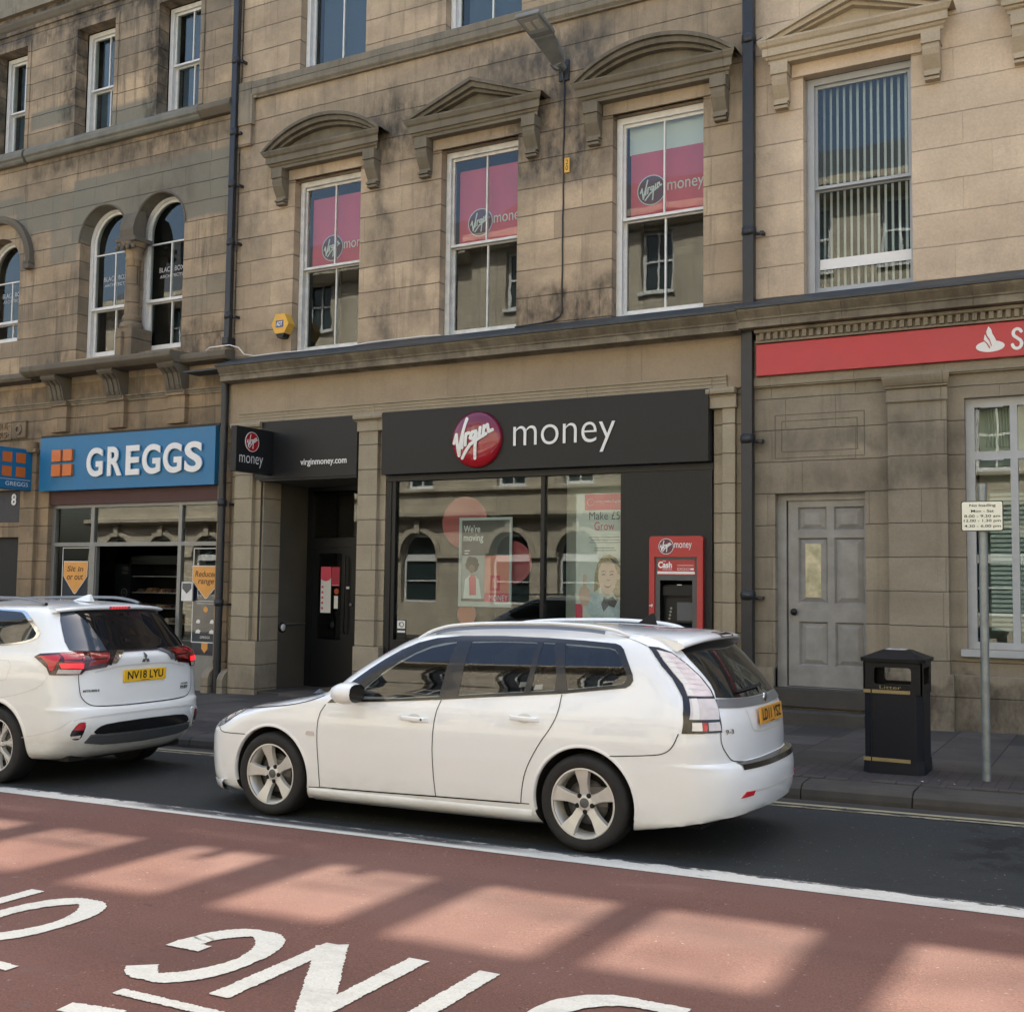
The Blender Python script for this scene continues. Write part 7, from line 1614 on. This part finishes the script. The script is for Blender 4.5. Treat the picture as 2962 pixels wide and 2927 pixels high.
# seats, head rests and steering wheel inside
M['seat'] = simple('black_seat_leather', (.030, .030, .030), .5, spec=.4); M['seatb'] = simple('grey_headliner', (.20, .20, .19), .9)
def blob(mb, c, r, e=.7, nu=20, nv=12):
    vs = []
    sp = lambda q: abs(q)**e*(1 if q >= 0 else -1)
    for j in range(nv+1):
        v = -math.pi/2+math.pi*j/nv
        for i in range(nu):
            u = 2*math.pi*i/nu; vs.append((c[0]+r[0]*sp(math.cos(v))*sp(math.cos(u)), c[1]+r[1]*sp(math.cos(v))*sp(math.sin(u)), c[2]+r[2]*sp(math.sin(v))))
    mb.add(vs, [(j*nu+i, j*nu+(i+1) % nu, (j+1)*nu+(i+1) % nu, (j+1)*nu+i) for j in range(nv) for i in range(nu)], True)
for sx_s in ((1.62, -.36), (1.62, .36), (2.42, -.40), (2.42, 0.0), (2.42, .40)):
    x, y = sx_s; mb = MB(); blob(mb, (x, y, .98), (.07, .22, .16 if x < 2 else .13)); s_ = cpart(mb, 'seat', 'seat', car)
    mb = MB(); blob(mb, (x+.04, y, 1.205), (.05, .13, .085)); mb.tube([(x+.03, y-.05, 1.08), (x+.03, y-.05, 1.16)], .008, 6); mb.tube([(x+.03, y+.05, 1.08), (x+.03, y+.05, 1.16)], .008, 6); cpart(mb, 'head_rest', 'seat', s_)
mb = MB(); n = 28; c = Vector((1.06, -.36+.72, 1.0)); ax = Vector((.9, 0, .42)).normalized(); e1 = Vector((0, 1, 0)); e2 = ax.cross(e1)
mb.tube([tuple(c+e1*.185*math.cos(2*math.pi*i/n)+e2*.185*math.sin(2*math.pi*i/n)) for i in range(n+1)], .014, 8, cap=False); mb.tube([tuple(c-e1*.18), tuple(c+e1*.18)], .02, 8); cpart(mb, 'steering_wheel', 'seat', car)
mb = MB(); blob(mb, (.92, 0, .965), (.12, .62, .05), .5); cpart(mb, 'dashboard', 'matt', car)
mb = MB(); mb.box(1.0, 2.95, -.50, .50, 1.383, 1.388) if False else mb.box(1.6, 2.8, -.45, .45, 1.372, 1.376); cpart(mb, 'headliner', 'seatb', car)
mb = MB(); mb.add([(2.20, -.775, 1.075), (2.27, -.765, 1.085), (2.27, -.765, 1.115), (2.21, -.77, 1.112)], [(0, 1, 2, 3)]); S.patch(mb, 's', [(2.335, 1.065), (2.40, 1.070), (2.40, 1.105), (2.345, 1.098)], .0015, .04, 0) ; cpart(mb, 'paper_tag', 'posterw', car)
# rear of the estate
rw = [(a, z) for a, z in FE['S_rwin']]
half = [(0, 1.418), (-.25, 1.414), (-.45, 1.402), (-.58, 1.385), (-.66, 1.365), (-.675, 1.30), (-.665, 1.20), (-.665, 1.13), (-.685, 1.085), (-.72, 1.045), (-.55, 1.035), (-.3, 1.028), (0, 1.026)]
rwin = half+[(-a, z) for a, z in half[::-1][1:-1]]
mb = MB(); S.patch(mb, 'w', rwin, .004, .05, .012); rg = cpart(mb, 'rear_window', 'carglass', car)
mb = MB(); S.line(mb, 'w', [(-.45, 1.065), (-.2, 1.075), (.05, 1.08)], .016, .022); S.line(mb, 'w', [(.0, 1.05), (.05, 1.085)], .035, .018); cpart(mb, 'rear_wiper', 'matt', rg)
st = [(-.74, 1.035), (-.5, 1.028), (0, 1.02), (.5, 1.028), (.74, 1.035), (.78, .985), (.5, .972), (0, .964), (-.5, .972), (-.78, .985)]
mb = MB(); S.patch(mb, 'w', st, .0075, .06, .01); cpart(mb, 'tailgate_strip', 'satin', car)
mb = MB(); p = S.pt('w', 0.0, 1.0, .012); mb.lathe([(0, .012), (.03, .010), (.036, .006), (.038, 0)], (p.x, p.y, p.z), 'x', 24); cpart(mb, 'badge', 'chrome', car)
mb = MB(); mb.lathe([(0, .0135), (.024, .0125)], (p.x, p.y, p.z), 'x', 24); cpart(mb, 'badge_centre', 'satin', car)
def plate_on(B, x, y0, y1, z0, z1, mat, body, name='number_plate', lean=0.0, par=None, tz=.2):
    mb = MB(); mb.add([(x, y0, z0), (x, y1, z0), (x-lean, y1, z1), (x-lean, y0, z1), (x-.012, y0, z0), (x-.012, y1, z0), (x-.012-lean, y1, z1), (x-.012-lean, y0, z1)], [(0, 1, 2, 3), (4, 7, 6, 5), (0, 4, 5, 1), (1, 5, 6, 2), (2, 6, 7, 3), (3, 7, 4, 0)]); pl = cpart(mb, name, mat, par, bevel=.002)
    h = z1-z0; q = MB(); q.text(body, y0+.04, y1-.04, z0+h*tz, z0+h*.88, 0, 0, bold=.02)
    mb = MB(); mb.add([(x+.0015-lean*(v[2]-z0)/h, v[0], v[2]) for v in q.v], q.f); mb.add([(x+.0012, (y0+y1)/2-.05, z0+.006), (x+.0012, (y0+y1)/2+.05, z0+.006), (x+.0012, (y0+y1)/2+.05, z0+.011), (x+.0012, (y0+y1)/2-.05, z0+.011)], [(0, 1, 2, 3)]); cpart(mb, 'plate_characters', 'platech', pl)
plate_on(B, 3.752, -.26, .26, .845, .958, 'plate2', 'LD11 YSZ', par=car, lean=.008)
mb = MB(); S.line(mb, 'w', smoothline([(-.79, .985), (-.815, .83), (-.82, .752), (-.75, .68), (-.68, .632), (-.45, .618), (0, .612), (.45, .618), (.68, .632), (.75, .68), (.82, .752), (.815, .83), (.79, .985)], 2), .008)
cpart(mb, 'tailgate_gap', 'matt', car)
mb = MB(); S.line(mb, 'w', smoothline([(-.42, .955), (-.38, .84), (-.33, .80), (0, .79), (.33, .80), (.38, .84), (.42, .955)], 2), .012, .0015); cpart(mb, 'plate_recess_shade', bpy.data.materials['shaded_recess_white'], car)  # shade of the plate recess painted as a greyer line
mb = MB(); S.text(mb, 'w', '9-3', -.76, -.66, .815, .845, .006, .03); cpart(mb, 'model_badge', 'chrome', car)
mb = MB()                                                     # bumper step pad
vs = []; n = 30
for i in range(n+1):
    a = -.66+1.32*i/n; e0 = S.pt('w', a, .622, .0); e1 = S.pt('w', a, .60, .004); e2 = S.pt('w', a, .582, .004); vs += [tuple(e0+Vector((-.01, 0, .006))), (e1.x, e1.y, .618), tuple(e2)]
mb.add(vs, [(3*i+j, 3*i+j+1, 3*i+4+j, 3*i+3+j) for i in range(n) for j in (0, 1)]); cpart(mb, 'bumper_step_pad', 'trimblack', car)
mb = MB(); S.line(mb, 'w', [(-.52, .437), (-.3, .432), (0, .43), (.3, .432), (.52, .437)], .016, .001); cpart(mb, 'bumper_groove_shade', bpy.data.materials['shaded_recess_white'], car)  # groove drawn only by its shade, a greyer line on the skin
mb = MB(); S.line(mb, 'w', smoothline([(-.98, 1.45), (-.96, 1.42), (-.925, 1.376)], 1), .007, .003); cpart(mb, 'tailgate_side_gap', 'matt', car)
# roof spoiler
mb = MB(); vs = []; n = 24
for i in range(n+1):
    t = -1+2*i/n; y = .60*t; q = 1-abs(t)**4*.35; x1 = 3.455-.10*abs(t)**2.5
    vs += [(2.98, y*.93, 1.483-.028*abs(t)**3), (3.2, y*.98, 1.475-.04*abs(t)**3), (x1-.05, y, 1.455-.045*abs(t)**3), (x1, y, 1.437-.05*abs(t)**3), (x1+.004, y, 1.420-.052*abs(t)**3), (x1-.02, y, 1.405-.05*abs(t)**3), (3.31, y, 1.385-.045*abs(t)**3)]
mb.add(vs, [(7*i+j, 7*i+j+1, 7*i+8+j, 7*i+7+j) for i in range(n) for j in range(6)], True); mb.add([vs[j] for j in range(7)], [tuple(range(7))]); mb.add([vs[7*n+j] for j in range(7)], [tuple(range(7))[::-1]])
sp = cpart(mb, 'roof_spoiler', 'carwhite', car)
mb = MB(); mb.add([(3.449, -.14, 1.443), (3.449, .14, 1.443), (3.4595, .14, 1.425), (3.4595, -.14, 1.425), (3.38, -.13, 1.460), (3.38, .13, 1.460)], [(0, 1, 2, 3), (0, 4, 5, 1)]); cpart(mb, 'high_brake_light', 'redlens2', sp)
mb = MB(); mb.add([(2.80, -.018, 1.515), (2.94, -.024, 1.503), (2.94, .024, 1.503), (2.80, .018, 1.515), (2.90, -.006, 1.585), (2.925, -.006, 1.59), (2.925, .006, 1.59), (2.90, .006, 1.585)], [(0, 1, 5, 4), (2, 3, 7, 6), (4, 5, 6, 7), (1, 2, 6, 5), (3, 0, 4, 7)]); cpart(mb, 'roof_aerial', 'matt', car, bevel=.004)
# side skirts, front lip
for sg in (-1, 1):
    mb = MB(); prof = [(0, .250), (.010, .235), (.016, .205), (.012, .180), (-.02, .150), (-.12, .145)]
    xs_ = [.395+.01*0, .42]+[.5+.1*i for i in range(18)]+[2.31, 2.345]
    vs = []
    for x in xs_:
        for d, z in prof: p = S.pt('s', x, max(z, .165), 0); vs.append((x, sg*(abs(p.y)+d+(.006 if x > .45 and x < 2.3 else 0)), z))
    m_ = len(prof); mb.add(vs, [(i*m_+j, i*m_+j+1, (i+1)*m_+j+1, (i+1)*m_+j) for i in range(len(xs_)-1) for j in range(m_-1)], True); cpart(mb, 'side_skirt', 'carwhite', car)
mb = MB(); vs = []; n = 36
for i in range(n+1):
    t = -1+2*i/n; y = .845*t; x = -.885+.40*abs(t)**3.4
    vs += [(x+.07, y, .258), (x-.0, y, .245), (x-.018, y, .215), (x-.0, y, .17), (x+.10, y, .145)]
mb.add(vs, [(5*i+j, 5*i+j+1, 5*i+6+j, 5*i+5+j) for i in range(n) for j in range(4)], True); cpart(mb, 'front_lip', 'carwhite', car)
mb = MB(); S.patch(mb, 's', [(-.80, .235), (-.66, .235), (-.70, .30), (-.76, .34), (-.83, .36)], .003, .04, .006); cpart(mb, 'lower_grille', 'matt', car)
mb = MB(); mb.add([(.30, -.62, .985), (.47, -.60, 1.012), (.36, -.66, .955), (.50, -.75, .965), (.27, -.66, .95)], [(0, 1, 3, 2), (0, 2, 4)]); cpart(mb, 'scuttle_panel', 'trimblack', car)
mb = MB(); mb.box(.39, 2.36, -.72, .72, .13, .17); mb.box(-.6, 3.4, -.45, .45, .14, .18); cpart(mb, 'underfloor', 'matt', car)
# slightly longer overhangs
for o in list(car.children_recursive):
    if o.type == 'MESH' and 'wheel' not in o.name or o.name.startswith('wheel_arch'):
        for v in o.data.vertices:
            if v.co.x > 3.1: v.co.x += (v.co.x-3.1)*.07
            elif v.co.x < -.4: v.co.x += (v.co.x+.4)*.07
# ---------------------------------------------------------------- the white sport utility car in front
AXS, YCS = -9.32, 7.905
suv = empty('suv_car', (AXS, YCS, K*AXS), 'pearl white sport utility car seen from behind with a bright yellow plate', 'car', 'white cars standing in the nearside lane', rot=(0, -math.atan(K), 0))
B2 = SUVB; zs = [.24, .26, .28, .30, .33, .36, .40, .44, .48, .52, .56, .60, .64, .67, .69, .70, .71, .72, .74, .78]+[.82+.03*i for i in range(9)]+[1.08, 1.10, 1.12, 1.14, 1.16, 1.17, 1.18, 1.19, 1.20, 1.22, 1.25]+[1.28+.03*i for i in range(10)]+[1.57, 1.58, 1.59, 1.60, 1.61, 1.62, 1.63, 1.64, 1.65, 1.66, 1.67, 1.68, 1.69, 1.697, 1.702, 1.705]
body_mesh(B2, 'body', [M['carwhite2'], M['matt']], zs, [(0, .35, .405, -1.2, -.5), (0, .35, .405, .5, 1.2), (-2.67, .35, .405, -1.2, -.5), (-2.67, .35, .405, .5, 1.2)], suv)
S2 = Surf(B2, suv)
for cx in (0, -2.67):
    for sd in (-1, 1): wheel(suv, cx, .35, sd*.885, sd, .352, .245, .225, 8, R(10), 'multi')
mb = MB()
for sg in (-1,):
    n = 40; vs = []
    for i in range(n+1):
        a = R(-12)+(R(204))*i/n
        for r_, o_ in ((.400, -.03), (.402, .004), (.418, .008), (.44, .0)):
            p = S2.pt('s', r_*math.cos(a), max(.35+r_*math.sin(a), .245), o_); vs.append(tuple(p))
    mb.add(vs, [(i*4+j, i*4+j+1, (i+1)*4+j+1, (i+1)*4+j) for i in range(n) for j in range(3)], True)
cpart(mb, 'wheel_arch_lip', 'carwhite2', suv)
G_ = FE
mir = lambda P: [(-a, b) for a, b in P][::-1]
hw_ = [(0, 1.592), (-.5, 1.592), (-.62, 1.592), (-.70, 1.588), (-.76, 1.50), (-.80, 1.40), (-.83, 1.31), (-.82, 1.235), (-.78, 1.222), (-.4, 1.212), (0, 1.205)]
rw2 = hw_+[(-a, z) for a, z in hw_[::-1][1:-1]]
mb = MB(); S2.patch(mb, 'w', rw2, .004, .05, .012); w2 = cpart(mb, 'rear_window', 'privacy', suv)
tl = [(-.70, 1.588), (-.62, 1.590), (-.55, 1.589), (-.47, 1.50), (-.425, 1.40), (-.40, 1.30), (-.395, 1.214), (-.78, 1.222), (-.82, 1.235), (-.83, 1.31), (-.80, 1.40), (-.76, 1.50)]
mb = MB(); S2.patch(mb, 'w', tl, .0055, .05, .004); cpart(mb, 'painted_sky_corner', 'skytint', w2)  # reflected sky put into the window corner as blue-grey colour
for md in ('s', 'f'):
    f_ = (lambda P: P) if md == 's' else mir
    for key, nm, mt in (('lamp', 'tail_lamp', 'redlens2'),):
        L_ = G_['O_lamp']; mb = MB(); S2.patch(mb, 'w', f_(L_), .010, .04, .018); la = cpart(mb, nm, mt, suv)
    for key, nm, mt, o_ in (('red1', 'red_segment', 'redbright', .0135), ('red2', 'red_segment', 'redbright', .0135), ('red3', 'red_segment', 'redlens', .0135), ('litred', 'brake_light', 'lit', .0155), ('clear', 'reversing_lens', 'clearlens', .0135)):
        mb = MB(); S2.patch(mb, 'w', f_(G_['O_'+key]), o_, .04, .004); cpart(mb, nm, mt, la)
    mb = MB()
    for zq in (1.135, 1.165, 1.19): S2.line(mb, 'w', f_([(-.90, zq), (-.62, zq+.006)]), .004, .0150)
    S2.line(mb, 'w', f_([(-.745-.02, 1.21), (-.735, 1.06)]), .006, .0165)
    cpart(mb, 'lamp_ribs', 'redlens2', la)
    mb = MB(); S2.patch(mb, 'w', f_(G_['O_chromeL']), .014, .04, .008); cpart(mb, 'chrome_garnish', 'chrome' if md == 's' else 'satin', suv)
    mb = MB(); S2.patch(mb, 'w', f_(smoothpoly(G_['O_fogframe'], 1)), .012, .04, .012); ff = cpart(mb, 'fog_lamp_frame', 'carwhite2', suv)
    mb = MB(); S2.patch(mb, 'w', f_(smoothpoly(G_['O_fog'], 1)), .0145, .04, .006); fl_ = cpart(mb, 'fog_lamp', 'trimblack', ff)
    mb = MB(); S2.patch(mb, 'w', f_(G_['O_fogred']), .0165, .04, .004); cpart(mb, 'red_reflector', 'redbright' if md == 's' else 'redlens', ff)
    mb = MB(); ax_ = G_['O_fog']; S2.patch(mb, 'w', f_([(ax_[0][0]+.02, .47), (ax_[3][0]-.02, .475), (ax_[3][0]-.03, .45), (ax_[0][0]+.03, .45)]), .0165, .04, .004); cpart(mb, 'clear_reflector', 'clearlens', ff)
    P_ = smoothpoly([(-1.6, 1.575), (-.9, 1.615), (-.346, 1.61), (.05, 1.597), (.134, 1.59), (.25, 1.53), (.340, 1.467), (.43, 1.40), (.445, 1.38), (.43, 1.34), (.36, 1.312), (.179, 1.281), (-.073, 1.262), (-.8, 1.25), (-1.6, 1.23)], 1)
    mb = MB(); S2.patch(mb, md, P_, .004, .06, .01); cw_ = cpart(mb, 'side_window_trim', 'chrome', suv)
    P_ = smoothpoly([(-1.6, 1.565), (-.9, 1.602), (-.346, 1.597), (.05, 1.58), (.11, 1.572), (.21, 1.51), (.300, 1.452), (.385, 1.392), (.395, 1.375), (.38, 1.345), (.33, 1.326), (.17, 1.296), (-.073, 1.277), (-.8, 1.265), (-1.6, 1.245)], 1)
    mb = MB(); S2.patch(mb, md, P_, .006, .06, .004); cpart(mb, 'side_window', 'carglass', cw_)
    mb = MB(); 
    for l_ in (G_['O_cap'], smoothline([(-.6, .77), (.0, .785), (.2, .81), (.386, .848), (.598, .907), (.69, 1.0)], 1), smoothline([(.36, .44), (.60, .48), (.81, .531), (.89, .61)], 1)): S2.line(mb, md, l_, .005)
    cpart(mb, 'panel_gaps', bpy.data.materials['shaded_recess_white'], suv)
    sg = -1 if md == 's' else 1
    mb = MB(); vs = []; n = 30
    for i in range(n+1):
        x = -1.6+1.87*i/n; z = 1.655+(.052 if i < n-7 else .052*(1-((i-(n-7))/7.)**2))+.012*math.sin(math.pi*i/n); y = .60-.02*i/n
        for a in range(8): t_ = 2*math.pi*a/8; vs.append((x, sg*(y+.022*math.cos(t_)), z-.004+.016*math.sin(t_)))
    mb.add(vs, [(i*8+k, i*8+(k+1) % 8, i*8+8+(k+1) % 8, i*8+8+k) for i in range(n) for k in range(8)], True); cpart(mb, 'roof_rail', 'satin', suv)
mb = MB(); gg = [(-.32, 1.193), (0, 1.196), (.32, 1.193), (.40, 1.092), (.15, 1.072), (-.15, 1.072), (-.40, 1.092)]
mb = MB(); S2.patch(mb, 'w', [(-.385, 1.209), (0, 1.209), (.385, 1.209), (.45, 1.09), (.42, 1.085), (.33, 1.196), (0, 1.198), (-.33, 1.196), (-.42, 1.085), (-.45, 1.09)], .012, .05, .008); cpart(mb, 'dark_garnish', 'trimblack', suv)
mb = MB()
ez, r1 = 1.105, .052
for a in (90, 210, 330):
    c, s_ = math.cos(R(a)), math.sin(R(a)); tip = (c*r1*1.05, s_*r1*1.05); m1 = (c*r1*.52-s_*r1*.34, s_*r1*.52+c*r1*.34); m2 = (c*r1*.52+s_*r1*.34, s_*r1*.52-c*r1*.34)
    S2.patch(mb, 'w', [(q[0]+.0, q[1]+ez+.02) for q in ((0, 0), m2, tip, m1)], .014, .1, .004)
cpart(mb, 'emblem', 'atmg', suv)
plate_on(B2, .985, -.262, .262, .92, 1.032, 'plate', 'NV18 LYU', par=suv, lean=-.004)
mb = MB(); S2.line(mb, 'w', smoothline([(-.79, 1.03), (-.78, .88), (-.76, .80), (-.66, .728), (-.50, .712), (0, .708), (.50, .712), (.66, .728), (.76, .80), (.78, .88), (.79, 1.03)], 2), .009); cpart(mb, 'tailgate_gap', 'matt', suv)
mb = MB(); S2.line(mb, 'w', smoothline([(-.60, 1.03), (-.45, 1.05), (-.33, 1.074), (0, 1.078), (.33, 1.074), (.45, 1.05), (.6, 1.03)], 2), .012, .003); cpart(mb, 'tailgate_crease_shade', bpy.data.materials['shaded_recess_white'], suv)  # crease painted as a line of shaded white
mb = MB(); S2.text(mb, 'w', 'MITSUBISHI', -.74, -.55, .852, .873, .006, .04); cpart(mb, 'maker_lettering', 'atmg', suv)
mb = MB(); S2.text(mb, 'w', 'OUTLANDER', .52, .665, .845, .862, .006, .04); S2.text(mb, 'w', 'PHEV', .51, .665, .805, .835, .006, .05); cpart(mb, 'model_lettering', 'atmg', suv)
mb = MB(); S2.patch(mb, 'w', smoothpoly([(-.66, .475), (-.60, .535), (-.48, .562), (0, .572), (.48, .562), (.60, .535), (.66, .475), (.48, .468), (0, .462), (-.48, .468)], 1), .010, .05, .012); cpart(mb, 'bumper_insert', 'trimblack', suv)
mb = MB(); S2.patch(mb, 'w', [(-.72, .40), (-.67, .468), (-.48, .462), (0, .455), (.48, .462), (.67, .468), (.72, .40), (.5, .37), (0, .355), (-.5, .37)], .014, .05, .014); cpart(mb, 'skid_plate', 'greyplastic', suv)
mb = MB(); S2.line(mb, 'w', [(-.68, .468), (-.48, .462), (0, .457), (.48, .462), (.68, .468)], .012, .020); cpart(mb, 'skid_plate_edge', 'satin', suv)
mb = MB(); S2.line(mb, 'w', smoothline([(-.90, .60), (-.76, .625), (-.4, .64), (0, .643), (.4, .64), (.76, .625), (.90, .60)], 1), .014, .004); cpart(mb, 'bumper_crease_shade', bpy.data.materials['shaded_recess_white'], suv)  # shade along the bumper crease, painted as a greyer line
# spoiler, brake light, fin
mb = MB(); vs = []; n = 24
for i in range(n+1):
    t = -1+2*i/n; y = .655*t; x1 = .615-.10*abs(t)**2.6
    vs += [(.12, y*.9, 1.668-.04*abs(t)**3), (.35, y*.96, 1.652-.035*abs(t)**3), (x1-.03, y, 1.636-.03*abs(t)**3), (x1, y, 1.622-.028*abs(t)**3), (x1-.004, y, 1.603-.026*abs(t)**3), (x1-.05, y, 1.592-.02*abs(t)**3), (.45, y, 1.588-.02*abs(t)**3)]
mb.add(vs, [(7*i+j, 7*i+j+1, 7*i+8+j, 7*i+7+j) for i in range(n) for j in range(6)], True); mb.add([vs[j] for j in range(7)], [tuple(range(7))]); mb.add([vs[7*n+j] for j in range(7)], [tuple(range(7))[::-1]])
sp = cpart(mb, 'roof_spoiler', 'carwhite2', suv)
mb = MB(); mb.add([(.617, -.13, 1.604), (.617, .13, 1.604), (.619, .13, 1.624), (.619, -.13, 1.624)], [(0, 1, 2, 3)]); q_ = cpart(mb, 'high_brake_light', 'redbright', sp)
mb = MB()
for i in range(6): mb.box(.619, .621, -.105+.036*i, -.085+.036*i, 1.609, 1.619)
cpart(mb, 'brake_light_cells', 'lit', sp)
mb = MB(); mb.lathe([(0, .004), (.008, .003), (.009, 0)], (.60, .25, 1.613), 'x', 12); cpart(mb, 'washer_jet', 'matt', sp)
mb = MB(); mb.add([(-.02, -.032, 1.685), (.22, -.036, 1.672), (.22, .036, 1.672), (-.02, .032, 1.685), (.165, -.008, 1.742), (.205, -.008, 1.744), (.205, .008, 1.744), (.165, .008, 1.742)], [(0, 1, 5, 4), (2, 3, 7, 6), (4, 5, 6, 7), (1, 2, 6, 5), (3, 0, 4, 7)]); cpart(mb, 'roof_aerial', 'carwhite2', suv, bevel=.004)
mb = MB(); mb.box(-3.2, .75, -.68, .68, .22, .27); mb.box(.1, .7, -.5, .5, .25, .34); mb.tube([(.5, .2, .25), (.72, .2, .24)], .03, 10); cpart(mb, 'underfloor', 'matt', suv)
